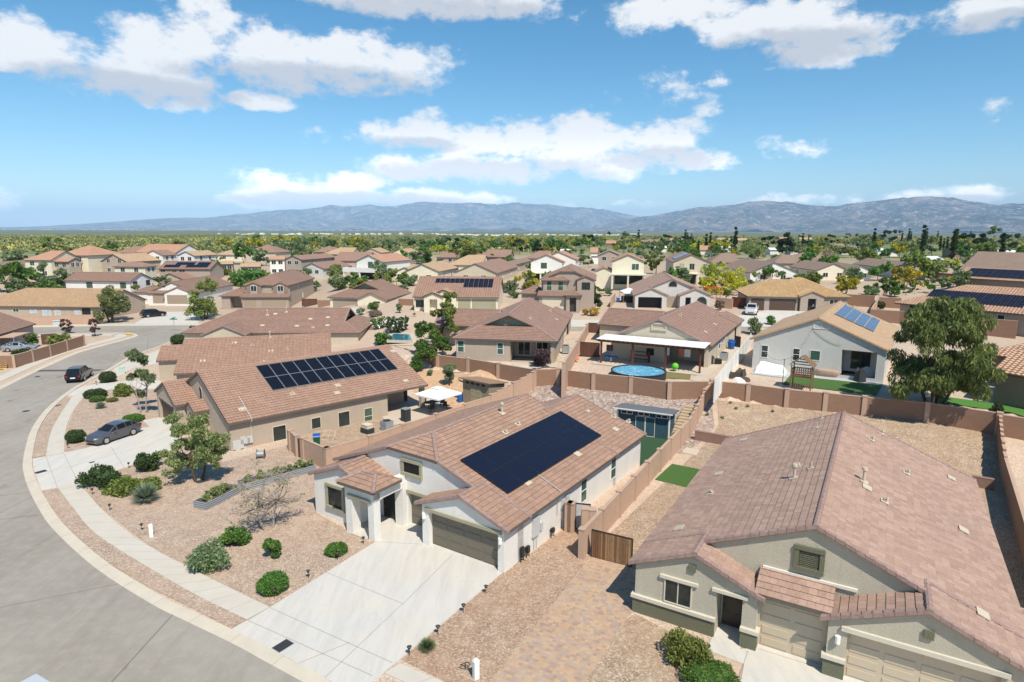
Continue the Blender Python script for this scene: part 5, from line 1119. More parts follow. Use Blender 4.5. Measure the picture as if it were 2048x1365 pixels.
def centers(kind, h, w, n, rng):
    out = []
    if kind in ('round', 'umbrella', 'tall', 'low') and n >= 24:
        nl = max(6, n // (5 if kind != 'tall' else 3)); L = centers(kind + '_', h, w, nl, rng)
        while len(out) < n:
            c = L[len(out) % nl]; d = unit(1, rng)[0]; u = rng.random() ** .5; R = w * (.17 if kind != 'tall' else .13); out.append((c[0] + d[0] * R * u, c[1] + d[1] * R * u, max(h * .12, c[2] + d[2] * R * .75 * u), w * .082 * (.7 + .6 * rng.random())))
        return np.array(out)
    kind = kind.rstrip('_')
    while len(out) < n:
        d = unit(1, rng)[0]; u = .45 + .55 * rng.random() ** .6
        if kind == 'round': p = np.array([d[0] * w * .42 * u, d[1] * w * .42 * u, h * .55 + d[2] * h * .41 * u]); r = w * .13
        elif kind == 'low': p = np.array([d[0] * w * .43 * u, d[1] * w * .43 * u, h * .53 + d[2] * h * .46 * u]); r = w * .12
        elif kind == 'umbrella':
            p = np.array([d[0] * w * .44 * u, d[1] * w * .44 * u, h * .52 + (abs(d[2]) * .62 - .18) * h * .62 * u]); r = w * .11
        elif kind == 'cypress':
            t = rng.random(); rad_ = w * .34 * (1 - t) ** .55 * min(1, .45 + t * 3); an = rng.random() * 6.28; p = np.array([math.cos(an) * rad_ * .6, math.sin(an) * rad_ * .6, h * (.04 + .94 * t)]); r = w * .2 * (1 - t * .75)
        elif kind == 'pine':
            t = rng.random(); rad_ = w * .46 * (1 - t ** 2.2) * (.55 + .45 * rng.random()); an = rng.random() * 6.28; p = np.array([math.cos(an) * rad_, math.sin(an) * rad_, h * (.2 + .74 * t)]); r = w * .13
        elif kind == 'tall':
            t = rng.random(); rad_ = w * .4 * math.sin(math.pi * min(1, .18 + t * .75)) * rng.random() ** .5; an = rng.random() * 6.28; p = np.array([math.cos(an) * rad_, math.sin(an) * rad_, h * (.22 + .72 * t)]); r = w * .14
        else: p = d * w * .4; r = w * .2
        out.append((*p, r * (.7 + .6 * rng.random())))
    return np.array(out)
def limbs(h, w, cen, forks, r0, rng, base=None, nb=14, curve=.25):
    mb = MB(); forks = max(1, forks)
    for fI in range(forks):
        an = 6.28 * fI / forks + rng.random(); sp = w * (.13 if forks > 1 else .03); f0 = Vector((0, 0, -.25)); top = Vector((math.cos(an) * sp, math.sin(an) * sp, h * (.32 + .1 * rng.random())))
        b0 = Vector((math.cos(an) * .04 * w, math.sin(an) * .04 * w, -.3)) if forks > 1 else f0
        mid = (b0 + top) / 2 + Vector(rng.normal(size=3) * .02 * w); mb.tube([b0, mid, top], [r0, r0 * .8, r0 * .62], 7)
        sel = sorted(range(len(cen)), key=lambda i: (Vector(cen[i][:3]) - top).length + rng.random() * w * .5)[:max(3, nb // forks)] if len(cen) else []
        for i in sel:
            e = Vector(cen[i][:3]); m = top.lerp(e, .5) + Vector((0, 0, -curve * .2 * (e - top).length)) + Vector(rng.normal(size=3) * .03 * w)
            mb.tube([top - Vector((0, 0, .02 * h)), m, e], [r0 * .5, r0 * .3, r0 * .1], 5, cap=False)
    return mb
def tree_at(name, label, cat, kind, p, h, w, mats, ncl=40, per=120, leaf=.16, asp=1.8, droop=0.0, forks=1, bark='bark', flower=None, seed=1, group=None, r0=None, bare=0.0, nb=16, flat=.8):
    rng = np.random.default_rng(seed); cen = centers(kind, h, w, ncl, rng); root = thing(name, label, cat, p, rng.random() * 6.28 if kind != 'tall' else 0, group)
    limbs(h, w, cen, forks, r0 or max(.05, h * .022), rng, nb=nb).build('trunk', bark, root)
    q = leaves(cen[:, :3], cen[:, 3], per, leaf, asp, droop, .35, rng, flat)
    mi = None; ml = [mats]
    if flower:
        ml = [mats, flower[0]]; cl = rng.random(ncl) < flower[1]; hi = np.repeat(cl, per); mi = (hi & (rng.random(len(q)) < .8)).astype(int)
    quad_mesh('crown', q, ml, mi, root); return root
def place(x, yb, yt, wpx, yh=None):
    p = G(x, yb); return p, pxh(p, yb - yt) * 1.04, pxh(p, wpx)
def tr(name, label, cat, kind, x, yb, yt, wpx, mats, **kw):
    p, h, w = place(x, yb, yt, wpx); return tree_at(name, label, cat, kind, p, h, w, mats, **kw)

tr('mesquite_tree', 'feathery olive green mesquite tree beside the tan house driveway', 'tree', 'low', 398, 962, 815, 128, 'leaf_mesquite', ncl=105, per=150, leaf=.075, asp=2.6, droop=.35, seed=3, r0=.12, forks=2)
tr('eucalyptus_tree', 'thin grey green tree with open crown near the tan house garage', 'tree', 'tall', 288, 826, 690, 84, 'leaf_sage', ncl=26, per=130, leaf=.13, asp=3, droop=.45, forks=2, bark='bark_pale', seed=5, r0=.09)
tr('feathery_tree', 'large weeping feathery green tree behind the brown back wall', 'tree', 'low', 1866, 818, 612, 218, 'leaf_willow', ncl=135, per=290, leaf=.105, asp=4.6, droop=.62, forks=4, seed=8, r0=.17, nb=44, bark='bark')
tr('leafy_tree', 'bright light green tree beside the brown gablet house and its pool', 'tree', 'low', 857, 716, 640, 104, 'leaf_green', ncl=40, per=190, leaf=.16, seed=12, forks=3)
tr('leafy_tree', 'olive and bronze green tree just behind the bright green one', 'tree', 'low', 880, 692, 588, 84, 'leaf_olive', ncl=34, per=170, leaf=.17, seed=13, forks=2)
tr('leafy_tree', 'rounded dark green tree beside the two storey house entry tower', 'tree', 'round', 1191, 618, 568, 66, 'leaf_dark', ncl=34, per=150, leaf=.19, seed=14)
tr('palo_verde_tree', 'large palo verde in full yellow bloom behind the arched entry house', 'tree', 'low', 1440, 588, 534, 96, 'leaf_olive', ncl=70, per=110, leaf=.2, flower=('leaf_yellow', .85), seed=16, forks=3)
tr('palo_verde_tree', 'green bare stemmed palo verde right of the yellow bloom', 'tree', 'low', 1492, 582, 541, 48, 'leaf_mesquite', ncl=28, per=70, leaf=.2, seed=17, forks=3)
tr('palo_verde_tree', 'light green umbrella shaped tree in front of the white gabled patio', 'tree', 'umbrella', 1537, 567, 530, 60, 'leaf_green', ncl=34, per=80, leaf=.22, seed=18, forks=3)
tr('mesquite_tree', 'wide grey green mesquite at the street corner before the long tan house', 'tree', 'low', 224, 645, 568, 88, 'leaf_mesquite', ncl=56, per=150, leaf=.2, asp=2, droop=.3, seed=19, forks=3)
tr('mesquite_tree', 'smaller grey green tree left of the parked black car and white garage', 'tree', 'low', 283, 622, 569, 44, 'leaf_mesquite', ncl=30, per=120, leaf=.2, asp=2, seed=20, forks=2)
tr('mesquite_tree', 'yellow green feathery tree in front of the white garage house', 'tree', 'low', 408, 638, 560, 96, 'leaf_olive', ncl=60, per=120, leaf=.2, asp=2, seed=21, forks=3)
for x, yb, yt, lb in ((135, 668, 637, 'small purple leaved street tree, left of two by the bare corner yard'), (190, 673, 638, 'small purple leaved street tree, right of two by the bare corner yard')):
    tr('plum_tree', lb, 'tree', 'round', x, yb, yt, 24, 'leaf_purple', ncl=20, per=60, leaf=.15, seed=x, group='young purple street trees')
tr('mesquite_tree', 'broad grey green tree beside the white two storey house at left', 'tree', 'low', 118, 580, 525, 74, 'leaf_sage', ncl=50, per=110, leaf=.26, seed=24, forks=3)
tr('leafy_tree', 'bright green round tree among roofs at the far left', 'tree', 'round', 211, 524, 497, 38, 'leaf_green', ncl=26, per=70, leaf=.4, seed=25)
tr('leafy_tree', 'bright green street tree behind the white balcony house', 'tree', 'round', 851, 528, 499, 50, 'leaf_green', ncl=30, per=80, leaf=.35, seed=26)
tr('leafy_tree', 'small green tree before the wide tan roof, centre', 'tree', 'round', 921, 539, 514, 28, 'leaf_green', ncl=22, per=60, leaf=.3, seed=27)
tr('leafy_tree', 'spreading green tree above the beige gabled roof, centre', 'tree', 'umbrella', 986, 526, 506, 44, 'leaf_green', ncl=24, per=60, leaf=.4, seed=28)
tr('palo_verde_tree', 'yellow green palo verde right of the solar ridge house', 'tree', 'low', 1054, 580, 545, 62, 'leaf_olive', ncl=40, per=90, leaf=.22, flower=('leaf_yellow', .45), seed=29, forks=3)
tr('mesquite_tree', 'low grey green tree left of the yellow green palo verde', 'tree', 'round', 1022, 586, 561, 34, 'leaf_sage', ncl=20, per=60, leaf=.22, seed=30)
tr('mesquite_tree', 'grey bushy tree in front of the white balcony house', 'tree', 'low', 774, 562, 524, 60, 'leaf_sage', ncl=36, per=80, leaf=.26, seed=31, forks=2)
tr('mesquite_tree', 'olive small tree left of the white balcony house', 'tree', 'umbrella', 672, 551, 527, 40, 'leaf_olive', ncl=22, per=60, leaf=.28, seed=32)
tr('palo_verde_tree', 'yellow flowering palo verde below the small white gabled house', 'tree', 'low', 1687, 590, 552, 62, 'leaf_olive', ncl=40, per=80, leaf=.24, flower=('leaf_yellow', .8), seed=33, forks=3)
tr('palo_verde_tree', 'palo verde with yellow crown in front of the white gable patio house', 'tree', 'low', 1806, 578, 535, 74, 'leaf_olive', ncl=46, per=80, leaf=.26, flower=('leaf_yellow', .85), seed=34, forks=3)
tr('mesquite_tree', 'green bushy tree below the yellow crown at right', 'tree', 'round', 1782, 592, 556, 50, 'leaf_green', ncl=30, per=70, leaf=.24, seed=35, forks=2)
tr('palo_verde_tree', 'bright yellow tree behind the solar covered barrel tile roofs', 'tree', 'low', 1906, 536, 513, 38, 'leaf_olive', ncl=30, per=60, leaf=.35, flower=('leaf_yellow', .85), seed=36)
tr('mesquite_tree', 'spreading green mesquite behind the white gable patio house', 'tree', 'low', 1866, 547, 518, 70, 'leaf_mesquite', ncl=40, per=60, leaf=.35, seed=37, forks=3)
tr('leafy_tree', 'green round tree between the cream patio house and the blue panel house', 'tree', 'low', 1312, 548, 507, 44, 'leaf_olive', ncl=30, per=80, leaf=.3, seed=38)
tr('mesquite_tree', 'light grey green tree right of the blue panel two storey house', 'tree', 'round', 1432, 536, 508, 30, 'leaf_sage', ncl=22, per=60, leaf=.3, seed=39)
tr('mesquite_tree', 'bare twiggy brown tree between roofs right of centre', 'tree', 'umbrella', 1635, 522, 503, 84, 'leaf_dry', ncl=36, per=40, leaf=.35, seed=40, forks=3)
tr('mesquite_tree', 'large olive mesquite among the roofs right of centre', 'tree', 'umbrella', 1512, 518, 482, 66, 'leaf_mesquite', ncl=44, per=80, leaf=.4, seed=41, forks=3)
# the almost leafless tree by the raised beds
p, h, w = place(540, 1060, 912, 165); rng = np.random.default_rng(4); cen = centers('low', h, w, 50, rng); cen[:, 2] = np.maximum(cen[:, 2], h * .3)
bt = thing('bare_tree', 'nearly leafless small tree on the gravel in front of the white house', 'tree', p)
mb = limbs(h, w, cen, 2, .09, rng, nb=46)
for c in cen:
    e = Vector(c[:3])
    for _ in range(9):
        d = Vector(rng.normal(size=3)); d.normalize(); d.z = abs(d.z) * .4; mb.tube([e, e + d * .35 + Vector((0, 0, .1)), e + d * .8], [.012, .009, .005], 4, cap=False)
lf = leaves(cen[:, :3], cen[:, 3] * 1.3, 10, .07, 2.2, .1, .2, rng); mb.build('trunk', 'bark_pale', bt); quad_mesh('crown', lf, 'leaf_olive', None, bt)

# far trees from shared prototypes ------------------------------------------------
PROTO = {}
def proto(key, kind, mats, ncl, per, leaf, w=1.0, seed=1, flower=None, forks=1):
    r = tree_at('far_tree', 'x', 'tree', kind, (0, 0, 0), 1.0, w, mats, ncl, per, leaf, 1.5, .1, forks, 'bark', flower, seed, r0=.02, nb=8); PROTO[key] = [r, False]
proto('cypress', 'cypress', 'leaf_dark', 60, 34, .035, .13, 51); proto('pine', 'pine', 'leaf_pine', 36, 36, .07, .75, 52); proto('pine2', 'round', 'leaf_pine', 30, 40, .07, .9, 53)
proto('euc', 'tall', 'leaf_sage', 34, 36, .06, .6, 54); proto('mesq', 'umbrella', 'leaf_mesquite', 30, 36, .085, 1.5, 55); proto('green', 'umbrella', 'leaf_green', 30, 36, .085, 1.4, 56)
proto('yel', 'umbrella', 'leaf_olive', 30, 36, .085, 1.5, 57, ('leaf_yellow', .7)); proto('sage', 'round', 'leaf_sage', 26, 36, .085, 1.3, 58)
def far_tree(key, x, yb, yt, label, name, group=None, wf=1.0, p=None):
    pr = PROTO[key]; p = p or G(x, yb); h = pxh(p, yb - yt); rz = random.random() * 6.28
    if not pr[1]:
        o = pr[0]; pr[1] = True; o.location = p; o.rotation_euler = (0, 0, rz); o.scale = (h * wf, h * wf, h)
    else: o = dup(pr[0], None, p, rz, (h * wf, h * wf, h))
    o.name = name; o['label'] = label
    if group: o['group'] = group
    elif 'group' in o: del o['group']
    return o
for x, yb, yt in ((1276.6, 487, 459), (1369.7, 487, 459), (1374, 487, 465), (1382, 487, 467), (1376, 504, 480), (1395.5, 511, 481), (1411, 506, 467), (1419.6, 496, 464), (1461, 500, 472), (1469.5, 499, 453), (1604.7, 491, 466), (1616, 487, 471), (1747, 493, 456), (1803, 482, 462), (1816.6, 482, 457), (1821, 482, 463), (1844, 503, 449), (1851, 487, 456), (1874, 481, 462), (1879, 499, 471), (1886, 499, 477), (1893, 501, 473), (1903, 515, 460), (1907, 513, 457), (1911, 492, 457), (1940, 476, 461), (2002, 517, 465)):
    far_tree('cypress', x, yb + 3, yt, 'dark narrow columnar cypress standing above the far trees at right', 'cypress_tree', 'columnar cypresses among the far houses', 2.0)
for x, yb, yt, kd, lb in ((1040, 507, 477, 'pine2', 'dark grey green broad tree above the roofs, centre'), (1075, 506, 480, 'pine', 'dark pine right of the broad grey green tree, centre'), (1174, 494, 468, 'pine2', 'dark round tree left of the tall eucalyptus'), (1248, 507, 463, 'euc', 'tall open eucalyptus right of centre near the horizon'), (1162, 528, 497, 'euc', 'dark grey tree beside the white two storey double gable house'), (1332, 492, 468, 'pine2', 'dark round tree left of the slim cypress pair'), (1347, 508, 479, 'euc', 'blue grey tree behind the blue panel house'), (1660, 490, 468, 'pine2', 'dark flat topped pine left of the tallest cypresses'), (1780, 487, 459, 'pine2', 'dark dense round pine near the horizon at right'), (1571, 510, 466, 'pine', 'tall dark pine right of centre'), (1535, 502, 471, 'pine2', 'dark pine mass left of the tall dark pine'), (1926, 505, 465, 'pine2', 'large dark pine behind the solar covered roof'), (1961, 505, 468, 'pine', 'dark pine left of the tall grey eucalyptus'), (1985, 500, 452, 'euc', 'tall grey eucalyptus near the right frame edge'), (2018, 503, 466, 'pine2', 'dark pine nearest the right frame edge'), (1863, 510, 471, 'euc', 'grey green tree among the cypresses at right'), (1733, 490, 462, 'mesq', 'grey mesquite left of the single tall cypress'), (907, 500, 474, 'pine2', 'dark tree standing alone in the scrub left of centre')):
    far_tree(kd, x, yb + 2, yt, lb, 'pine_tree' if kd[:4] == 'pine' else 'eucalyptus_tree', None, 1.1)
for x, yb, yt, kd, lb in ((1089, 505, 491, 'yel', 'yellow blooming tree behind centre roofs'), (1118, 507, 484, 'green', 'bright green wide tree right of the yellow blooming tree, centre'), (1237, 503, 488, 'yel', 'small yellow green tree left of eucalyptus'), (1392, 505, 480, 'yel', 'yellow green tree between the cypresses'), (1440, 503, 477, 'yel', 'yellow tree in front of the far orange roofs'), (1468, 512, 496, 'yel', 'yellow tree behind the white mobile home roof'), (1620, 507, 484, 'green', 'wide bright green tree right of centre'), (1650, 506, 485, 'green', 'bright green tree beside the wide one'), (1740, 514, 487, 'green', 'green tree before the tall single cypress'), (1200, 497, 477, 'mesq', 'green tree left of the far orange roofs'), (880, 507, 488, 'yel', 'yellow tree by the white shed left of centre'), (1380, 521, 492, 'green', 'bright green tree above blue panel house'), (1320, 508, 492, 'green', 'light green tree by the far white roofs'), (1140, 512, 492, 'sage', 'grey tree right of white double gable roofs'), (1716, 498, 476, 'sage', 'pale green tree right of the flat topped pine'), (1890, 512, 496, 'green', 'bright green tree under the cypresses at right'), (1960, 521, 503, 'mesq', 'brownish green tree above the dull brown roof at right'), (2035, 512, 490, 'green', 'green tree at the right frame edge near the white shed')):
    far_tree(kd, x, yb + 2, yt, lb, 'palo_verde_tree' if kd == 'yel' else 'mesquite_tree')
for i in range(230):
    rng_ = random
    if i < 150: x = rng_.uniform(1090, 2120); yb = 476 + (rng_.random() ** 1.3) * 46
    else: x = rng_.uniform(430, 1150); yb = 487 + rng_.random() * 14
    if i < 150 and x < 1300 and yb > 506: yb = 490
    p = G(x, yb); h = rng_.uniform(4, 8.5); kd = rng_.choice(['mesq', 'green', 'mesq', 'yel', 'sage', 'pine2', 'green'] if i < 150 else ['mesq', 'yel', 'green', 'sage'])
    r = math.hypot(p.x, p.y)
    if r < 250 or in_house(p.x, p.y, 2): continue
    dark = kd == 'pine2'
    o = dup(PROTO[kd][0], {'mesq': 'grey green mesquite in the far tree belt', 'green': 'bright green tree in the far tree belt', 'yel': 'yellow flowering tree in the far tree belt', 'sage': 'pale sage green tree in the far tree belt', 'pine2': 'dark dense tree in the far tree belt'}[kd], p, random.random() * 6.28, h * (1.3 if dark else 1))
    o.name = 'far_tree'; o['group'] = {'mesq': 'far mesquites', 'green': 'far bright green trees', 'yel': 'far yellow trees', 'sage': 'far sage trees', 'pine2': 'far dark trees'}[kd]
# palms
for x, yb, yt, lb in ((1218, 487, 464, 'tall thin fan palm near the far orange roofs'), (1208, 495, 480, 'short fan palm left of the tall thin palm'), (1798, 480, 461, 'distant fan palm among the cypresses at right'), (1712, 487, 468, 'distant fan palm left of the tall single cypress')):
    p = G(x, yb); h = pxh(p, yb - yt); rt = thing('palm_tree', lb, 'palm', p); mb = MB(); mb.tube([(0, 0, 0), (0, 0, h * .85)], [h * .02, h * .014], 6); mb.build('trunk', 'bark', rt)
    q = leaves(np.array([[0, 0, h * .86]]), np.array([h * .15]), 90, h * .05, 4, .1, .2, RNG); quad_mesh('crown', q, 'leaf_dark', None, rt)

# bushes -------------------------------------------------------------------------
def bush_px(name, label, x0, x1, y0, y1, mats, style='dome', n=1500, leaf=.07, group=None, cat='shrub', flower=None, seed=None, hgt=None):
    xm = (x0 + x1) / 2; p = G(xm, y1); w = pxh(p, x1 - x0); dv = (p - CAM).normalized(); sn = -dv.z; fw = Vector((dv.x, dv.y, 0)).normalized(); c = p + fw * (w * .38)
    h = hgt or max(.3 * w, (pxh(c, y1 - y0) - w * sn * .75) / max(.3, math.sqrt(1 - sn * sn))); c.z = T(c.x, c.y)
    rng = np.random.default_rng(seed or int(x0 * 7 + y0)); root = thing(name, label, cat, c, 0, group)
    sb = MB()
    if style == 'yucca':
        q = []
        for i in range(n // 6):
            d = unit(1, rng)[0]; d[2] = abs(d[2]) * 1.1 + .12; d /= np.linalg.norm(d); L = w * .5 * (.75 + .3 * rng.random()); b = np.cross(d, [0, 0, 1.0]); b /= np.linalg.norm(b) + 1e-9; b *= leaf * .5; o = np.array([0, 0, h * .25]); z = np.array([0, 0, -.12 * L])
            q.append([o - b, o + b, o + d * L * .6 + b * .8, o + d * L * .6 - b * .8]); q.append([o + d * L * .6 - b * .8, o + d * L * .6 + b * .8, o + d * L + z * .4 + b * .1, o + d * L + z * .4 - b * .1])
        quad_mesh('blades', np.array(q), mats, None, root); return root
    sb.tube([(0, 0, -.1), (0, 0, h * .4)], [.05, .04], 6)
    for i in range(5):
        a = i * 1.256; sb.tube([(0, 0, .02), (math.cos(a) * w * .12, math.sin(a) * w * .12, h * .3), (math.cos(a) * w * .3, math.sin(a) * w * .3, h * .7)], [.03, .022, .01], 5, cap=False)
    sb.build('stem', 'bark', root)
    if style == 'dome':
        d = unit(n, rng); lump = 1 + .1 * np.sin(d[:, 0] * 5 + rng.random() * 6) * np.sin(d[:, 1] * 5 + 1) + .05 * rng.normal(size=n); u = np.where(rng.random(n) < .75, .93 + .07 * rng.random(n), .5 + .45 * rng.random(n)) * lump
        p_ = d * u[:, None] * np.array([w / 2, w / 2, h * .53]) + np.array([0, 0, h * .5]); nn = d; a = unit(n, rng) + nn * .9; a /= np.linalg.norm(a, axis=1, keepdims=True); b = np.cross(a, unit(n, rng)); b /= np.linalg.norm(b, axis=1, keepdims=True) + 1e-9
        s = leaf * (.6 + .8 * rng.random(n)); a = a * s[:, None]; b = b * (s * .45)[:, None]; q = np.stack([p_ - a * .6, p_ + b, p_ + a, p_ - b], 1)
        core = MB(); R = [[(math.cos(t) * w * .43 * math.sin(ph), math.sin(t) * w * .43 * math.sin(ph), h * .5 + h * .45 * math.cos(ph)) for t in [6.283 * j / 12 for j in range(12)]] for ph in [.05, .5, 1, 1.6, 2.2, 3.0]]
        for i in range(5):
            for j in range(12): core.poly([R[i][j], R[i][(j + 1) % 12], R[i + 1][(j + 1) % 12], R[i + 1][j]])
        core.build('inner_core', mats, root)  # unseen solid ellipsoid in leaf colour, added to block see-through
    else:
        ncl = 16; cen = np.stack([np.clip(rng.normal(size=ncl), -1.5, 1.5) * w * .19, np.clip(rng.normal(size=ncl), -1.5, 1.5) * w * .19, h * (.25 + .5 * rng.random(ncl))], 1); q = leaves(cen, np.full(ncl, w * .2), n // ncl, leaf, 2.2, -.35 if style == 'loose' else 0, .3, rng, .9)
    mi = None; ml = [mats]
    if flower: ml = [mats, flower[0]]; mi = (rng.random(len(q)) < flower[1]).astype(int)
    quad_mesh('foliage', q, ml, mi, root); return root
BU = [
 ('rounded dark green shrub between the two upper driveways beside the road', 201, 232, 742, 767, 'leaf_dark', 'dome'), ('low wide clipped shrub, uppermost in the corner bed below the second driveway', 171, 212, 777, 798, 'leaf_dark', 'dome'), ('small clipped shrub directly before the low wide one', 181, 210, 791, 805, 'leaf_green', 'dome'), ('smallest flat clipped shrub in the curved corner bed', 214, 235, 795, 805, 'leaf_olive', 'dome'),
 ('loose olive shrub under the thin grey green tree', 224, 272, 766, 794, 'leaf_olive', 'loose'), ('flat clipped shrub behind the grey hatchback roof', 248, 287, 829, 846, 'leaf_green', 'dome'), ('rounded shrub on a short stem in front of the grey hatchback', 135, 171, 858, 888, 'leaf_dark', 'dome'),
 ('dark green spreading shrub at the driveway edge under the mesquite', 268, 327, 902, 947, 'leaf_dark', 'loose'), ('large rounded dark green shrub beside the driveway and pavement', 168, 248, 932, 978, 'leaf_dark', 'loose'), ('olive trailing shrub between the big dark shrub and the yucca', 208, 280, 955, 993, 'leaf_olive', 'loose'), ('olive yellow trailing shrub behind the pale yucca', 277, 332, 953, 984, 'leaf_olive', 'loose'),
 ('large grey green shrub by the pavement, biggest in the lower yard', 380, 475, 1081, 1151, 'leaf_sage', 'loose'), ('bright grey green shrub behind the biggest one', 435, 502, 1050, 1100, 'leaf_green', 'loose'), ('young citrus shrub with glossy leaves in the lower yard centre', 528, 569, 1071, 1121, 'leaf_green', 'loose'), ('clipped oval shrub by the driveway, nearest the pavement', 519, 576, 1142, 1194, 'leaf_green', 'dome'), ('clipped round shrub by the driveway, nearest the white house entry', 652, 694, 1084, 1115, 'leaf_green', 'dome'),
 ('large olive shrub against the stone base of the grey house', 1310, 1417, 1258, 1347, 'leaf_olive', 'loose'), ('dark green shrub at the bottom edge by the grey house walk', 1364, 1474, 1322, 1395, 'leaf_green', 'dome'),
 ('dark rounded shrub below the street name sign', 343, 373, 669, 690, 'leaf_dark', 'dome'), ('wispy purple grey shrub at the road bend behind the dark rounded one', 378, 408, 646, 676, 'leaf_purple', 'loose'), ('magenta bougainvillea shrub by the road bend', 402, 420, 652, 668, 'leaf_magenta', 'loose'), ('bright green tall shrub behind the low left block wall', 54, 80, 661, 696, 'leaf_green', 'loose'), ('low yellow green shrub by the wooden panel inside the left wall', 94, 142, 670, 690, 'leaf_olive', 'loose'), ('green shrub beside the silver car at left', 26, 62, 697, 713, 'leaf_dark', 'loose'),
 ('tiny red green shrub near the green utility box', 259, 269, 744, 757, 'leaf_purple', 'loose'), ('dark round shrub on the far left corner lot', 27, 47, 571, 585, 'leaf_dark', 'dome'), ('low round shrub beside it on the far left corner lot', 46, 58, 576, 584, 'leaf_dark', 'dome'), ('dark round shrub alone right of the wooden far left gate', 65, 80, 572, 583, 'leaf_dark', 'dome'),
 ('magenta bougainvillea below the low tan dormer roof at left', 57, 76, 541, 554, 'leaf_magenta', 'loose'), ('yellow green shrub right of the far magenta bougainvillea', 70, 88, 545, 560, 'leaf_olive', 'loose'), ('dark green shrub left of the far magenta bougainvillea', 27, 46, 547, 561, 'leaf_dark', 'dome'), ('yellow green sprawling shrubs before the tan gable at left', 160, 213, 515, 540, 'leaf_olive', 'loose'),
 ('round green shrub in front of the dark gablet house window', 735, 759, 602, 625, 'leaf_green', 'loose'), ('dry brown domed shrub in the dark gablet house yard', 739, 763, 621, 635, 'leaf_dry', 'dome'), ('white flowering shrub before the beige open garage', 712, 731, 614, 632, 'leaf_sage', 'loose'), ('grey green upright shrub at the wall corner by the solar ridge house', 792, 806, 603, 627, 'leaf_sage', 'loose'),
 ('dark oleander hedge shrub with white flowers beside the small pool, larger', 768, 823, 632, 668, 'leaf_dark', 'loose'), ('oleander shrub with white flowers left of the larger one', 742, 772, 630, 660, 'leaf_green', 'loose'), ('bright green shrub at the left rim of the small pool', 747, 784, 664, 692, 'leaf_green', 'loose'),
 ('grey green tall shrub in front of the brown back wall left part', 884, 915, 716, 778, 'leaf_sage', 'loose'), ('green shrub behind the tan tiled roof corner by the back wall', 816, 850, 712, 750, 'leaf_green', 'loose'), ('small grey shrub on the bare slope left of the tall one', 853, 866, 738, 754, 'leaf_sage', 'loose'), ('purple flowering shrub in front of the recessed back patio', 1060, 1104, 700, 742, 'leaf_purple', 'loose'),
 ('golden ocotillo like shrub on the gravel by the dark green tree', 1176, 1200, 610, 634, 'leaf_gold', 'loose'), ('smaller golden shrub left of the larger golden one', 1163, 1178, 615, 632, 'leaf_gold', 'loose'), ('spiky upright grey green ocotillo beside the white side fence', 1494, 1526, 628, 672, 'leaf_sage', 'loose'), ('short palm like shrub by the far driveway', 1531, 1554, 630, 652, 'leaf_green', 'loose'), ('grey bare upright shrub left of the pickup truck', 1428, 1452, 596, 622, 'leaf_dry', 'loose'), ('clipped green hedge beside the golden roof entry', 1628, 1655, 593, 613, 'leaf_green', 'dome'), ('green shrub with yellow flowers under the big yellow palo verde', 1444, 1460, 571, 599, 'leaf_green', 'loose'),
 ('broad green shrub mass between the two storey grey house and tan gables', 462, 545, 543, 575, 'leaf_green', 'loose'), ('light green shrub below the left tan gable', 421, 448, 525, 548, 'leaf_green', 'loose'), ('olive shrub left of the broad green mass', 444, 464, 538, 552, 'leaf_olive', 'loose'), ('grey green shrub thicket before the grey gabled low house', 656, 700, 553, 582, 'leaf_sage', 'loose'), ('olive green shrub right part of the same thicket', 696, 724, 556, 582, 'leaf_olive', 'loose'), ('light green shrub in front of the grey gabled house patio', 600, 620, 531, 545, 'leaf_green', 'loose'), ('grey brush in front of the low white gable', 800, 838, 548, 574, 'leaf_sage', 'loose'), ('yellow green shrub row below the beige gable', 922, 966, 542, 556, 'leaf_olive', 'loose'), ('green shrub beside the solar ridge house right wall', 1024, 1040, 584, 598, 'leaf_green', 'loose'), ('dark round shrub by the white gable patio', 1570, 1590, 556, 568, 'leaf_dark', 'dome'), ('green round shrub inside the raised yard walls at right', 1748, 1772, 600, 620, 'leaf_dark', 'loose'), ('bright green shrub below the yellow crowns at right', 1778, 1800, 568, 596, 'leaf_green', 'loose'), ('dark shrub between the yellow palo verde trunks at right', 1725, 1760, 570, 592, 'leaf_sage', 'loose'), ('green shrub on the slope behind the slide', 1262, 1278, 555, 572, 'leaf_sage', 'loose'), ('yellow low shrub beside the solar covered house wall', 1893, 1913, 553, 565, 'leaf_yellow', 'loose'), ('small dark shrub behind the brown wall on the lawn at right', 1984, 2006, 806, 828, 'leaf_dark', 'loose'), ('green vine shrub beside the teal shed stairs', 1322, 1340, 880, 910, 'leaf_green', 'loose'), ('green shrub at the foot of the stone stairs', 1343, 1362, 862, 880, 'leaf_olive', 'loose')]
for lb, x0, x1, y0, y1, m, stl in BU:
    near = y1 > 700; wp = pxh(G((x0 + x1) / 2, y1), x1 - x0); lf = max(.05, wp * .045) if near else max(.12, wp * .075)
    if y1 > 1000: lf = .06 if stl == 'dome' else .075
    bush_px('shrub', lb, x0, x1, y0, y1, m, stl, 5200 if y1 > 1000 else (3000 if near else 900), lf, flower=('flower_white', .12) if 'oleander' in lb or 'white flower' in lb else (('leaf_yellow', .25) if 'yellow flowers' in lb else None))
bush_px('yucca', 'large pale spiky yucca beside the pavement in the tan house yard', 258, 328, 963, 1014, 'leaf_yucca', 'yucca', 3600, .045, cat='yucca'); bush_px('yucca', 'small pale spiky yucca in the upper curved bed', 188, 215, 802, 820, 'leaf_yucca', 'yucca', 1600, .06, cat='yucca')
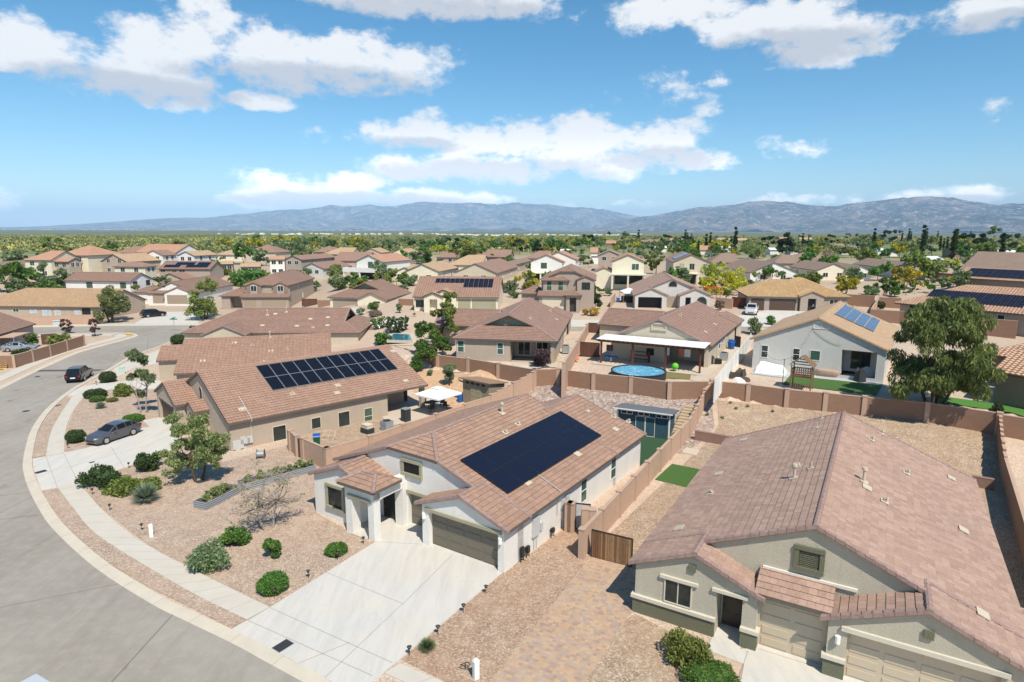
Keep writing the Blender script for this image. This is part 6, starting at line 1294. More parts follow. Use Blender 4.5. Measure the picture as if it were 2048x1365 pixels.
bush_px('ornamental_grass', 'tuft of green ornamental grass beside the lower driveway edge', 832, 878, 1275, 1312, 'leaf_sage', 'yucca', 4200, .02, cat='grass tuft'); bush_px('yucca', 'small yellow green potted agave in the solar ridge house yard', 824, 834, 620, 634, 'leaf_olive', 'yucca', 600, .12, cat='agave')
for i, (x, y, lb) in enumerate(((1460, 808, 'weed near the divider wall, upper left of the gravel slope'), (1495, 815, 'small green weed at the top of the gravel slope'), (1444, 838, 'taller grey weed in the middle of the gravel slope'), (1472, 820, 'small weed between the taller weeds'), (1414, 832, 'low weed closest to the divider wall'), (1545, 825, 'tiny weed at the right of the gravel slope'))):
    bush_px('weed', lb, x - 4, x + 4, y - 6, y + 1, 'leaf_sage', 'loose', 110, .06, cat='weed')

# desert scrub beyond the houses: too many to count
def scrub():
    rng = np.random.default_rng(77); n = 62000; az = rng.uniform(-.85, .85, n); r = 290 + 1640 * rng.random(n) ** 1.3; x = r * np.sin(az); y = r * np.cos(az)
    keep = ~((x > 120) & (r < 700) & (rng.random(n) < .35)); x, y, r = x[keep], y[keep], r[keep]; n = len(x)
    # keep clear of the houses of the last rows
    pxs = [projx(Vector((a, b, T(a, b)))) for a, b in zip(x, y)]; ok = np.array([(q[1] < 506) and not (q[0] > 1150 and q[1] > 490) for q in pxs]) & np.array([not (r_ < 620 and in_house(a, b, 2)) for a, b, r_ in zip(x, y, r)]); x, y, r = x[ok], y[ok], r[ok]; n = len(x)
    z = np.array([T(a, b) for a, b in zip(x, y)]); s = rng.uniform(.9, 2.1, n) * (1 + (rng.random(n) < .12) * .5); tint = np.clip(rng.random(n) ** 1.2 + .15 * np.sin(x * .013) + .1 * np.sin(y * .02), 0, 1)
    m = 7; c = np.stack([x, y, z + s * .45], 1); cc = np.repeat(c, m, 0); S = np.repeat(s, m); d = unit(n * m, rng); p = cc + d * (S * .5)[:, None] * np.array([1, 1, .75])
    a = unit(n * m, rng); b = np.cross(a, unit(n * m, rng)); b /= np.linalg.norm(b, axis=1, keepdims=True) + 1e-9; a = a * (S * .42)[:, None]; b = b * (S * .3)[:, None]
    q = np.stack([p - a, p + b, p + a, p - b], 1); o = quad_mesh('desert_scrub', q, 'scrub', None, None, np.repeat(tint, m)); o['kind'] = 'stuff'; o['label'] = 'yellow green desert scrub covering the flats behind the houses'
t = NT('scrub'); at_ = t.n('Attribute', attribute_name='tint'); g = t.n('NewGeometry')
col = t.ramp(at_.outputs['Fac'], [(.05, (.12, .15, .06)), (.35, (.21, .24, .08)), (.6, (.33, .325, .105)), (.85, (.43, .395, .10)), (1, (.47, .42, .10))]); t.base(t.mix(t.mr(g.outputs['Random Per Island'], 0, 1, 0, .5), col, (.13, .145, .06))); t.rough(.8)
M['scrub'] = t.m; scrub()

# loose planting between the rows of houses
for key, kd, mt in (('b1', 'round', 'leaf_sage'), ('b2', 'round', 'leaf_mesquite'), ('b3', 'round', 'leaf_green'), ('b4', 'round', 'leaf_olive')):
    proto(key, kd, mt, 30, 34, .1, 1.5, 60 + len(key) + ord(key[1])); PROTO[key][0].location = (0, -60, 0)
FILL = {'b1': ('grey green desert bush between the rows of houses', 'grey green bushes between houses'), 'b2': ('olive mesquite bush between the rows of houses', 'olive bushes between houses'), 'b3': ('bright green bush between the rows of houses', 'bright green bushes between houses'), 'b4': ('yellow green bush between the rows of houses', 'yellow green bushes between houses')}
nf = 0; used = set()
while nf < 340:
    x = random.uniform(-20, 2070); y = 498 + random.random() ** 1.5 * 100; p = G(x, y); r = math.hypot(p.x, p.y)
    if r < 112 or in_house(p.x, p.y, 1.2): continue
    if (x < 470 and 618 < y) or (p.x < -70 and r < 150): continue
    h = random.uniform(1.0, 3.2) * (1 if r < 200 else 1.35) * (1.9 if nf % 4 == 0 else 1); kd = random.choice(['b1', 'b2', 'b3', 'b4', 'b1', 'b3']); pr = PROTO[kd]; rz = random.random() * 6.28
    if kd not in used: o = pr[0]; o.location = p; o.scale = (h, h, h); used.add(kd)
    else: o = dup(pr[0], None, p, rz, h)
    o.name = 'desert_bush'; o['label'], o['group'] = FILL[kd]; o['category'] = 'bush'; nf += 1
for kd, pr in PROTO.items():
    if pr[0]['label'] == 'x':
        x, yb = {'cypress': (2040, 480), 'mesq': (1690, 486), 'green': (1590, 492), 'sage': (1480, 488), 'pine': (1520, 486), 'pine2': (1500, 485), 'euc': (1350, 487), 'yel': (1300, 487)}[kd]; p = G(x, yb); pr[0].location = p; pr[0].scale = (6, 6, 6); pr[0]['label'] = 'tree in the far belt of the ' + kd + ' kind'
# ------------------------------------------------------------------ garden walls, gates
def P2(x, y, z): p = at(x, y, z); return Vector((p.x, p.y))
def block_wall(label, pts, tops, mat='cmu_brown', cap='cmu_cap', step=0, th=.2, pil=True, pilw=.42, sub=1.2, name='block_wall', down=1.4, pm=None):
    """masonry wall along pts; tops = top height at each point; stepped when the top changes"""
    root = thing(name, label, 'wall', (pts[0].x, pts[0].y, 0)); o = pts[0]; mb = MB(); cb = MB()
    for i in range(len(pts) - 1):
        a, b = pts[i] - o, pts[i + 1] - o; d = (b - a); L = d.length; d.normalize(); n = Vector((-d.y, d.x)); za, zb = tops[i], tops[i + 1]; m = max(1, round(abs(zb - za) / .2)) if abs(zb - za) > .15 else 1
        u0 = 0.0
        for j in range(m):
            p, q = a + d * (L * j / m), a + d * (L * (j + 1) / m); zt = za if m == 1 and abs(zb - za) < .15 else za + (zb - za) * (j + (.5 if m > 1 else .5)) / m
            lo = min(T(*(p + o)), T(*(q + o))) - down; P = []
            for z in (lo, zt): P += [(*(p + n * th / 2), z), (*(q + n * th / 2), z), (*(q - n * th / 2), z), (*(p - n * th / 2), z)]
            la, lb = L * j / m, L * (j + 1) / m
            for f, uv in (((0, 1, 5, 4), [(la, lo), (lb, lo), (lb, zt), (la, zt)]), ((2, 3, 7, 6), [(lb, lo), (la, lo), (la, zt), (lb, zt)])): mb.poly([P[k_] for k_ in f], 0, uv)
            mb.poly([P[3], P[0], P[4], P[7]]); mb.poly([P[1], P[2], P[6], P[5]]); mb.poly([P[4], P[5], P[6], P[7]])
            h = th / 2 + .012; C_ = []
            for z in (zt + .004, zt + .06): C_ += [(*(p + n * h), z), (*(q + n * h), z), (*(q - n * h), z), (*(p - n * h), z)]
            cb.hexa(C_)
    mb.build('wall_body', mat, root); cb.build('wall_cap', cap, root)
    if pil:
        for i, p in enumerate(pts):
            q = p - o; d = (pts[min(i + 1, len(pts) - 1)] - pts[max(i - 1, 0)]).normalized(); n = Vector((-d.y, d.x)); h = pilw / 2; pb = MB(); z1 = tops[i] + .08; z0 = T(p.x, p.y) - down; P = []
            for z in (z0, z1): P += [(*(q + d * (h * s1) + n * (h * s2)), z) for s1, s2 in ((-1, -1), (1, -1), (1, 1), (-1, 1))]
            pb.hexa(P); h2 = h + .03; P = []
            for z in (z1 + .003, z1 + .07): P += [(*(q + d * (h2 * s1) + n * (h2 * s2)), z) for s1, s2 in ((-1, -1), (1, -1), (1, 1), (-1, 1))]
            pb.hexa(P); pb.build('pilaster', pm or cap, root)
    return root
bk = [(840, 706), (876, 712), (937, 719), (997, 729), (1069, 741)]; block_wall('long brown block wall behind the tan house and its sheds', [P2(x, y, 3.4) for x, y in bk], [3.45] * 5, 'cmu_brown')
bk = [(1069, 741), (1117, 740), (1188, 749), (1263, 756), (1340, 766), (1424, 766)]; block_wall('brown block back wall between the white house rock slope and the pool yard', [P2(x, y, 3.4) for x, y in bk][0:], [3.45, 3.45, 3.45, 3.45, 3.4, 3.6], 'cmu_brown')
bk = [(1424, 764), (1498, 772), (1575, 782), (1652, 789), (1730, 797), (1856, 809), (2000, 830)]; wb_ = [P2(x, y, 3.4) for x, y in bk]; block_wall('brown block back wall of the grey house yard below the big feathery tree', wb_, [3.5] * 7, 'cmu_brown')
bk = [(2000, 830), (2075, 841)]; block_wall('brown back wall stretch at the right frame edge beyond the divider', [P2(x, y, 3.4) for x, y in bk], [3.4, 3.4], 'cmu_brown', pil=False)
p0, p1 = Vector((4.15, 33.9)), wb_[0]; n_ = 11; pts = [p0.lerp(p1, i / n_) for i in range(n_ + 1)]
block_wall('long pinkish block wall dividing the white house from the grey house', pts, [max(1.75, T(p.x, p.y) + 1.75) for p in pts], 'cmu_pink', pilw=.36)
p0, p1 = wb_[6], Vector((31.5, 36.0)); pts = [p0.lerp(p1, i / 5) for i in range(6)] + [Vector((26.5, 28.5))]; block_wall('tall block wall along the right side of the grey house', pts, [T(p.x, p.y) + 1.85 for p in pts], 'cmu_brown', pil=False)
cw = [P2(x, y, 1.8) for x, y in ((653, 897), (738, 873), (805, 850), (872, 829), (930, 810))] + [P2(982, 791, 2.0), P2(1027, 767, 2.7), P2(1066, 744, 3.4)]
block_wall('pinkish block wall between white and tan houses, stepping up to the back wall', cw, [1.75, 1.75, 1.75, 1.75, 1.75, 2.0, 2.7, 3.3], 'cmu_pink', pilw=.36)
block_wall('short pinkish block wall beside the green bin ending at an iron gate', [cw[0], P2(606, 877, 1.8)], [1.75, 1.75], 'cmu_pink'); block_wall('stub of pinkish wall joining the tan house left of the iron gate', [P2(593, 872, 1.8), P2(580, 862, 1.8)], [1.75, 1.75], 'cmu_pink')
block_wall('stub of pinkish wall beside the metal gate of the white house', [P2(1185, 1019, 1.8), Vector((4.6, 36.6))], [1.7, 1.75], 'cmu_pink', pilw=.45)
lw = [(0 - 70, 712), (26, 712), (63, 702), (98, 692), (132, 682), (166, 672)]; block_wall('tan block wall climbing along the left street corner', [P2(x, y, 1.7) for x, y in lw], [1.7] * 6, 'cmu_brown', pilw=.3)
block_wall('low tan block wall in front of the long tan house with shutters', [P2(x, y, 1.8) for x, y in ((20, 634), (80, 633), (140, 631), (205, 630))], [1.8] * 4, 'cmu_pink', pil=False)
block_wall('pinkish block wall between the two houses behind the back wall', [P2(1174, 650, 5), P2(1155, 684, 5), P2(1128, 727, 4.9)], [5, 5, 4.9], 'cmu_pink')
block_wall('brown wall running in front of the house with the stepped solar array', [P2(x, y, 6.0) for x, y in ((1741, 619.5), (1800, 623), (1870, 629), (1963, 637), (2036, 643))], [6.0] * 5, 'cmu_brown', pil=False); block_wall('short brown wall inside the yard left of the barrel tile house', [P2(1756, 595, 6.3), P2(1803, 597, 6.3)], [6.3, 6.3], 'cmu_brown', pil=False); block_wall('tan wall running back from the street left of the barrel tile house', [P2(1743, 619, 6.0), P2(1765, 582, 6.6)], [6.0, 6.6], 'cmu_pink', pil=False)
block_wall('dark brown wall behind the golden roofed house', [P2(1690, 589, 6.6), P2(1750, 592, 6.6)], [6.6, 6.6], 'cmu_brown', pil=False); block_wall('brown wall behind the white gable patio house at right', [P2(1862, 545, 7.6), P2(1916, 549, 7.6)], [7.6, 7.6], 'cmu_brown', pil=False)
block_wall('reddish wall right of the grey two storey house', [P2(635, 601, 3.5), P2(662, 601, 3.5)], [3.5, 3.5], 'cmu_brown', pil=False); block_wall('brown wall between the gablet house and the solar ridge house', [P2(797, 598, 5.6), P2(826, 599, 5.6)], [5.6, 5.6], 'cmu_brown', pil=False)
block_wall('reddish wall behind the small pool', [P2(772, 690, 2.4), P2(830, 697, 3.4), P2(858, 700, 3.6)], [2.4, 3.0, 3.5], 'cmu_brown', pil=False); block_wall('tan wall beside the red double gate', [P2(1432, 596, 6.2), P2(1466, 599, 6.2)], [6.2, 6.2], 'cmu_pink', pil=False); block_wall('tan wall right of the dark green tree by the tent', [P2(1222, 598, 6.0), P2(1230, 585, 6.3)], [6.0, 6.2], 'cmu_pink', pil=False)
block_wall('short brown retaining wall across the grey house back yard', [P2(1391, 861, .9), P2(1470, 875, .9), P2(1560, 890, .9)], [.85, .85, .85], 'retain', 'retain', pil=False, th=.35)
block_wall('short retaining wall beside the dark side yard at the far right', [P2(1946, 950, .9), P2(1992, 958, .9)], [.8, .8], 'retain', 'retain', pil=False, th=.3)
def board_panel(name, label, cat, a, b, z0, h, mat, frame='black_metal', th=.05, planks=0, group=None):
    a, b = Vector(a), Vector(b); root = thing(name, label, cat, (a.x, a.y, z0), math.atan2(b.y - a.y, b.x - a.x), group); L = (b - a).length; mb = MB()
    if planks:
        n = max(2, int(L / planks)); w = L / n
        for i in range(n): mb.box(i * w + .006, (i + 1) * w - .006, -th / 2, th / 2, .04, h + (random.random() - .5) * .02)
    else: mb.box(.03, L - .03, -th / 2, th / 2, .04, h - .03)
    mb.build('boards', mat, root); fb = MB()
    for q in ((0, .05, 0, h + .03), (L - .05, L, 0, h + .03), (.05, L - .05, h - .02, h + .03), (.05, L - .05, 0, .05)): fb.box(q[0], q[1], -th / 2 - .015, th / 2 + .015, q[2], q[3])
    fb.build('frame', frame, root); return root
board_panel('wooden_gate', 'weathered brown plank gate between the divider wall and the grey house', 'gate', P2(1182, 1114, 0), P2(1264, 1135, 0), 0, 1.72, 'wood_gate', planks=.14)
board_panel('metal_gate', 'grey metal side gate between block pillars beside the white house', 'gate', P2(1150, 1058, 0), P2(1180, 1061, 0), 0, 1.75, 'util_grey'); block_wall('single block pillar between the metal gate and the white house', [P2(1138, 1008, 1.85), P2(1143, 1009, 1.85)], [1.85, 1.85], 'cmu_pink', pilw=.42, name='block_pillar')
board_panel('iron_gate', 'dark slim gate beside the tan house utility yard', 'gate', P2(594, 912, 0), P2(606, 919, 0), 0, 1.6, 'door_brown')
board_panel('wooden_gate', 'dark plank double gate at the left side of the pool patio', 'gate', P2(1160, 712, 3.1), P2(1199, 715, 3.1), 3.1, 1.8, 'wood_red', planks=.14); board_panel('wooden_gate', 'plank gate by the street behind the pool house left wing', 'gate', P2(1176, 668, 3.3), P2(1230, 671, 3.3), 3.3, 1.7, 'wood_red', planks=.14)
board_panel('wooden_gate', 'red double gate beside the parked white pickup', 'gate', P2(1463, 614, 4.4), P2(1498, 617, 4.4), 4.4, 1.9, 'red_wood', 'red_wood', planks=.2); board_panel('wooden_gate', 'wooden gate right of the grey two storey house garage', 'gate', P2(604, 613, 1.4), P2(635, 613, 1.4), 1.4, 1.7, 'wood_red', planks=.2); board_panel('wooden_gate', 'brown plank gate on the far left corner lot', 'gate', P2(43, 572, 2), P2(75, 571, 2), 2, 1.8, 'wood_gate', planks=.2); board_panel('wooden_gate', 'dark framed wooden gate inside the left corner wall', 'gate', P2(84, 690, 0), P2(113, 688, 0), 0, 1.7, 'wood_red', planks=.2); board_panel('iron_gate', 'black bar gate behind the two blue bins', 'gate', P2(1469, 697, 3.1), P2(1480, 699, 3.1), 3.1, 1.7, 'charcoal')
board_panel('wooden_gate', 'dark gate left of the brown gablet house by the street', 'gate', P2(896, 670, 3.2), P2(915, 674, 3.2), 3.2, 1.6, 'wood_red', planks=.2)
fa, fb_ = P2(1502, 668, 5.2), P2(1431, 756, 4.9); fr_ = thing('vinyl_fence', 'white vinyl fence separating the pool yard from the play set yard', 'fence', (fa.x, fa.y, 0), math.atan2(fb_.y - fa.y, fb_.x - fa.x)); L = (fb_ - fa).length; n = 9
for i in range(n):
    m = MB(); m.box(L * i / n + .07, L * (i + 1) / n - .07, -.025, .025, 2.4, 5.15 - .3 * i / n); m.build('fence_panel', 'white_paint', fr_)
for i in range(n + 1):
    m = MB(); m.box(L * i / n - .07, L * i / n + .07, -.07, .07, 2.4, 5.25 - .3 * i / n); m.build('post', 'white_paint', fr_)

# ------------------------------------------------------------------ sheds
def shed_tr():
    p0, p1 = P2(1234, 866, 0), P2(1337, 881, 0); L = (p1 - p0).length; a = math.atan2(p1.y - p0.y, p1.x - p0.x); s = thing('garden_shed', 'dark teal garden shed with white trim and pale slanted roof behind the white house', 'shed', (p0.x, p0.y, 0), a); D_, H1, H0 = 2.5, 2.45, 2.1
    mb = MB(); mb.hexa([(0, 0, 0), (L, 0, 0), (L, D_, 0), (0, D_, 0), (0, 0, H1), (L, 0, H1), (L, D_, H0), (0, D_, H0)]); mb.build('wall', 'shed_teal', s)
    rb = MB(); e = .35; rb.hexa([(-e, -.5, H1 + .05), (L + e, -.5, H1 + .05), (L + e, D_ + .2, H0 - .0), (-e, D_ + .2, H0 - .0), (-e, -.5, H1 + .17), (L + e, -.5, H1 + .17), (L + e, D_ + .2, H0 + .12), (-e, D_ + .2, H0 + .12)]); ro = rb.build('roof', 'shed_roof', s)
    tb = MB(); tb.box(-e - .01, L + e + .01, -.54, -.502, H1 + .06, H1 + .17); tb.build('fascia', 'white_paint', ro)
    for x in (0, L): m = MB(); m.box(x - .07, x + .07, -.03, .07, 0, H1); m.build('corner_trim', 'white_paint', s)
    for i in range(2):
        x = L * .36 + i * .92; d = MB(); d.box(x, x + .9, -.045, -.012, .1, 1.95); o = d.build('door', 'shed_teal', s); t_ = MB()
        for q in ((x, x + .04, .1, 1.95), (x + .86, x + .9, .1, 1.95), (x + .04, x + .86, 1.91, 1.95), (x + .04, x + .86, .1, .14)): t_.box(q[0], q[1], -.07, -.046, q[2], q[3])
        t_.build('door_trim', 'white_paint', o)
    for x in (L * .07, L * .4, L * .74):
        w = MB()
        for q in ((x, x + 1.1, 2.0, 2.05), (x, x + 1.1, 2.3, 2.35), (x, x + .05, 2.05, 2.3), (x + 1.05, x + 1.1, 2.05, 2.3), (x + .52, x + .58, 2.05, 2.3)): w.box(q[0], q[1], -.05, -.01, q[2], q[3])
        o = w.build('window', 'white_paint', s); g = MB(); g.poly([(x, -.012, 2.02), (x + 1.1, -.012, 2.02), (x + 1.1, -.012, 2.33), (x, -.012, 2.33)]); g.build('pane', 'dark', o)
M['shed_roof'] = plain('shed_roof', (.13, .14, .15), .8); shed_tr()
def shed_tan():
    p0, p1 = P2(926, 800, .5), P2(978, 812, .5); L = max(3.2, (p1 - p0).length); a = math.atan2(p1.y - p0.y, p1.x - p0.x); s = thing('garden_shed', 'tan garden shed with double doors behind the white parasol', 'shed', (p0.x, p0.y, .4), a)
    mb = MB(); mb.hexa([(0, 0, -1), (L, 0, -1), (L, 2.6, -1), (0, 2.6, -1), (0, 0, 2.5), (L, 0, 2.5), (L, 2.6, 2.1), (0, 2.6, 2.1)]); mb.build('wall', 'shed_tan', s)
    rb = MB(); rb.hexa([(-.3, -.4, 2.57), (L + .3, -.4, 2.57), (L + .3, 2.9, 2.06), (-.3, 2.9, 2.06), (-.3, -.4, 2.68), (L + .3, -.4, 2.68), (L + .3, 2.9, 2.17), (-.3, 2.9, 2.17)]); rb.build('roof', 'shed_roof_tan', s)
    for i in range(2):
        d = MB(); x = L * .3 + i * .8; d.box(x, x + .78, -.05, -.01, 0, 1.8)
        for z in (.15, .75, 1.3): d.box(x + .12, x + .66, -.07, -.05, z, z + .4)
        d.build('door', 'trim_khaki', s)
    for i in range(4): w = MB(); w.box(L * .12 + i * L * .2, L * .12 + i * L * .2 + .5, -.03, -.005, 2.05, 2.3); w.build('window', 'dark', s)
M['shed_roof_tan'] = plain('shed_roof_tan', (.30, .19, .12), .85); shed_tan()
# dirt mound, stairs, turf, slab, pools of ground
sheet('turf', [V2(P2(x, y, 0)) for x, y in ((1310, 960), (1344, 929), (1400, 940), (1372, 976))], 'turf', .05, edge=.05); sheet('turf', [V2(P2(x, y, 0)) for x, y in ((1280, 934), (1282, 885), (1232, 868), (1262, 862), (1342, 880), (1330, 890))], 'turf_dark', .06)
sl = sheet('stepping_slab', [V2(P2(x, y, 0)) for x, y in ((1363, 906), (1373, 896), (1400, 902), (1393, 913))], 'patio_tan', .07, kind=False, edge=.08); tag(sl, 'pale square concrete slab on the gravel by the divider wall', 'slab')
st = thing('stone_stairs', 'rough tan stone steps climbing the slope beside the teal shed', 'stairs', (0, 0, 0)); a, b = P2(1350, 876, 0), P2(1380, 815, 1.6)
for i in range(11):
    t_ = i / 10; c = a.lerp(b, t_); z = .12 + 1.5 * t_; d = (b - a).normalized(); m = MB(); m.obox((c.x, c.y, z - .25), Vector((d.y, -d.x, 0)), Vector((d.x, d.y, 0)), Vector((0, 0, 1)), .5 + random.random() * .1, .3, .33); m.build('step', 'stone_tan', st)
pc = G(960, 756); dm = MB(); 
for i in range(10):
    for j in range(16):
        f = lambda i_, j_: (math.cos(j_ / 16 * 6.283) * 2.6 * (1 - i_ / 10), math.sin(j_ / 16 * 6.283) * 1.8 * (1 - i_ / 10), 1.1 * (i_ / 10) ** .8 - .1)
        dm.poly([f(i, j), f(i, j + 1), f(i + 1, j + 1), f(i + 1, j)])
o = dm.build('dirt_mound', 'dirt', None, True); o.location = pc; tag(o, 'mound of orange soil behind the tan shed', 'soil mound')

# ------------------------------------------------------------------ pool yard
p = at(1277, 741, 3.6); p.z = 2.4; pl = thing('round_pool', 'round above ground pool with blue water behind the brown back wall', 'swimming pool', p); R_ = pxh(p, 108) / 2; mb = MB()
n = 40
for i in range(n):
    a0, a1 = 6.2832 * i / n, 6.2832 * (i + 1) / n; c = lambda a, r, z: (math.cos(a) * r, math.sin(a) * r, z)
    mb.poly([c(a0, R_, -.6), c(a1, R_, -.6), c(a1, R_, 1.2), c(a0, R_, 1.2)]); mb.poly([c(a0, R_ + .06, 1.2), c(a1, R_ + .06, 1.2), c(a1, R_ - .12, 1.24), c(a0, R_ - .12, 1.24)]); mb.poly([c(a0, R_ - .12, .8), c(a1, R_ - .12, .8), c(a1, R_ - .12, 1.24), c(a0, R_ - .12, 1.24)])
mb.build('pool_wall', 'charcoal', pl); w = MB(); w.poly([(math.cos(6.2832 * i / n) * (R_ - .1), math.sin(6.2832 * i / n) * (R_ - .1), 1.1) for i in range(n)]); w.build('water', 'pool_water', pl)
pg_ = thing('pergola', 'long dark red pergola with white sheet roof along the pool house', 'pergola', Gh.w(0, 0, 0), -rad(28)); ua, ub = -Gh.ext('u', 1196, -3.4, 2.7), -Gh.ext('u', 1408, -3.4, 2.7); va, vb = -3.7, -.25
for i in range(4):
    u = -ua + (ua - ub) * (.03 + .313 * i); m = MB(); m.box(u - .1, u + .1, -3.3, -3.1, -.4, 2.5); m.build('post', 'red_wood', pg_)
m = MB(); m.box(-ua, -ub, -3.3, -3.1, 2.5, 2.72); m.box(-ua, -ub, -.4, -.22, 2.5, 2.75); m.build('beam', 'red_wood', pg_)
m = MB()
for i in range(22): u = -ua + .1 + (ua - ub - .2) * i / 21; m.box(u - .03, u + .03, va - .35, -.2, 2.73, 2.86)
m.build('rafter', 'red_wood', pg_); m = MB(); m.hexa([(-ua - .15, va, 2.865), (-ub + .15, va, 2.865), (-ub + .15, vb + 0, 2.95), (-ua - .15, vb, 2.95), (-ua - .15, va, 2.89), (-ub + .15, va, 2.89), (-ub + .15, vb, 2.98), (-ua - .15, vb, 2.98)]); m.build('sheet_roof', 'white_paint', pg_)
def gsheet(name, pts, mat, off=.04): return sheet(name, [V2(q) for q in pts], mat, off, grid=1.0)
gsheet('patio_floor', [Gh.w(-ua - .5, -4.2, 0), Gh.w(.5, -4.2, 0), Gh.w(.5, .2, 0), Gh.w(-ua - .5, .2, 0)], 'patio_tan', .06); gsheet('dry_grass', [Gh.w(-4.8, -7.6, 0), Gh.w(-.6, -6.6, 0), Gh.w(-1.0, -4.3, 0), Gh.w(-5.2, -4.3, 0)], 'dry_lawn', .05); gsheet('path', [Gh.w(-.4, -7, 0), Gh.w(.6, -7, 0), Gh.w(2.2, 16, 0), Gh.w(.1, 16, 0)], 'patio_tan', .04); gsheet('patio_floor', [Fh.w(6.2, -2.6, 0), Fh.w(12.8, -2.2, 0), Fh.w(12.4, .2, 0), Fh.w(5.5, .2, 0)], 'patio_tan', .06); gsheet('path', [Fh.w(-1, -1.4, 0), Fh.w(6.4, -1.6, 0), Fh.w(6.3, .1, 0), Fh.w(-1, .1, 0)], 'patio_tan', .05)
def simple(name, label, cat, loc, rz, parts, group=None):
    r = thing(name, label, cat, loc, rz, group)
    for nm, mat, fn in parts: m = MB(); fn(m); m.build(nm, mat, r)
    return r
def bin_(label, p, body, lid, rz=0, group=None):
    def b(m): m.hexa([(-.25, -.28, .05), (.25, -.28, .05), (.25, .28, .05), (-.25, .28, .05), (-.31, -.36, .95), (.31, -.36, .95), (.31, .36, .95), (-.31, .36, .95)])
    def l(m): m.hexa([(-.33, -.39, .955), (.33, -.39, .955), (.33, .4, .955), (-.33, .4, .955), (-.3, -.33, 1.06), (.3, -.33, 1.06), (.3, .36, 1.09), (-.3, .36, 1.09)])
    r = simple('wheelie_bin', label, 'bin', p, rz, [('bin_body', body, b), ('lid', lid, l)], group)
    for s in (-1, 1): m = MB(); m.tube([(s * .24 - .03, .3, .11), (s * .24 + .03, .3, .11)], .11, 10); m.build('wheel', 'tyre', r)
    return r
bin_('green wheelie bin with blue lid beside the tan house wall', at(634, 893, 0), 'green_plastic', 'blue_plastic', .3); q = Gh.w(1.5, 10.2, 0); bin_('blue wheelie bin beside the pool house, nearer of two', Vector((*V2(G(1462, 699)), 3.2)), 'blue_plastic', 'blue_plastic', .4, 'blue bins by the pool house'); bin_('blue wheelie bin beside the pool house, farther of two', Vector((*V2(G(1463, 694)), 3.2)), 'blue_plastic', 'blue_plastic', .4, 'blue bins by the pool house')
bin_('blue bin by the wall right of the dark green tree', G(1236, 605), 'blue_plastic', 'blue_plastic')
def ac(label, p, rz=0, s=1.0):
    def b(m): m.box(-.45 * s, .45 * s, -.45 * s, .45 * s, 0, .95 * s)
    def t_(m): m.cyl(0, 0, .95 * s, 1.0 * s, .38 * s, 16); 
    return simple('air_conditioner', label, 'air conditioner', p, rz, [('casing', 'grey_metal', b), ('fan_grille', 'charcoal', t_)])
ac('grey air conditioner unit beside the tan house patio', at(774, 861, 0), -.7); ac('pale air conditioner unit beside the pool house right wall', Vector((*V2(G(1447, 721)), 3.15)), -.5); ac('grey air conditioner between the two houses behind the back wall', Vector((*V2(G(1131, 708)), 3.2)), 0)
simple('pool_equipment', 'black pool pump and filter beside the pool house corner', 'pool pump', Vector((*V2(G(1427, 729)), 3.15)), 0, [('tank', 'charcoal', lambda m: (m.cyl(-.3, 0, 0, .9, .28, 12), m.cyl(-.3, 0, .9, 1.02, .28, 12, r2=.1))), ('pump', 'black_metal', lambda m: (m.box(.15, .9, -.25, .25, 0, .55), m.tube([(.2, 0, .5), (0, 0, .75), (-.1, 0, .75)], .05, 6)))])
simple('plant_shelf', 'red brown tiered shelf of potted plants under the pergola', 'shelf', Gh.w(-wG * .66, -.9, 0), -rad(28), [('frame', 'red_wood', lambda m: [m.box(-1.1, 1.1, -.3 + .25 * i, -.02 + .25 * i, .35 + .4 * i, .4 + .4 * i) for i in range(3)] + [m.box(x, x + .08, -.3, .5, 0, 1.3) for x in (-1.1, 1.02)])])
simple('water_table', 'blue childrens water table under the left end of the pergola', 'water table', Gh.w(-wG * .93, -2.3, 0), -rad(28), [('basin', 'blue_plastic', lambda m: (m.cyl(-.4, 0, .5, .62, .42, 14), m.cyl(.45, 0, .5, .62, .42, 14))), ('leg', 'white_paint', lambda m: (m.cyl(0, 0, 0, .52, .08, 8)))])
sp = MB(); R0 = [[(math.cos(6.283 * j / 12) * math.sin(ph) * .4, math.sin(6.283 * j / 12) * math.sin(ph) * .4, .4 + .4 * math.cos(ph)) for j in range(12)] for ph in [.02 + 3.1 * i / 8 for i in range(9)]]
for i in range(8):
    for j in range(12): sp.poly([R0[i][j], R0[i][(j + 1) % 12], R0[i + 1][(j + 1) % 12], R0[i + 1][j]])
M['lime'] = plain('lime', (.12, .50, .03), .5); o = sp.build('exercise_ball', 'lime', None, True); o.location = Gh.w(-3.0, -3.5, .06); tag(o, 'lime green ball on the pool house patio', 'ball')
for i, (u, mt, lb) in enumerate(((-3.2, 'coral', 'pink towel hanging in the shade of the pool house patio'), (-2.5, 'fabric_white', 'pale towel hanging right of the pink one'), (-5.0, 'fabric_white', 'white garment hanging left of the pink towel'))):
    if mt == 'coral' and 'coral' not in M: M['coral'] = plain('coral', (.6, .17, .14), .8)
    m = MB()
    for j in range(6): m.hexa([(-.35 + .12 * j, .02 * (j % 2), .9), (-.23 + .12 * j, .02 * ((j + 1) % 2), .9), (-.23 + .12 * j, .02 * ((j + 1) % 2) + .015, .9), (-.35 + .12 * j, .02 * (j % 2) + .015, .9), (-.35 + .12 * j, 0, 1.9), (-.23 + .12 * j, 0, 1.9), (-.23 + .12 * j, .015, 1.9), (-.35 + .12 * j, .015, 1.9)])
    o = m.build('towel', mt); o.location = Gh.w(u, .25, 0); o.rotation_euler = (0, 0, -rad(28)); tag(o, lb, 'towel')
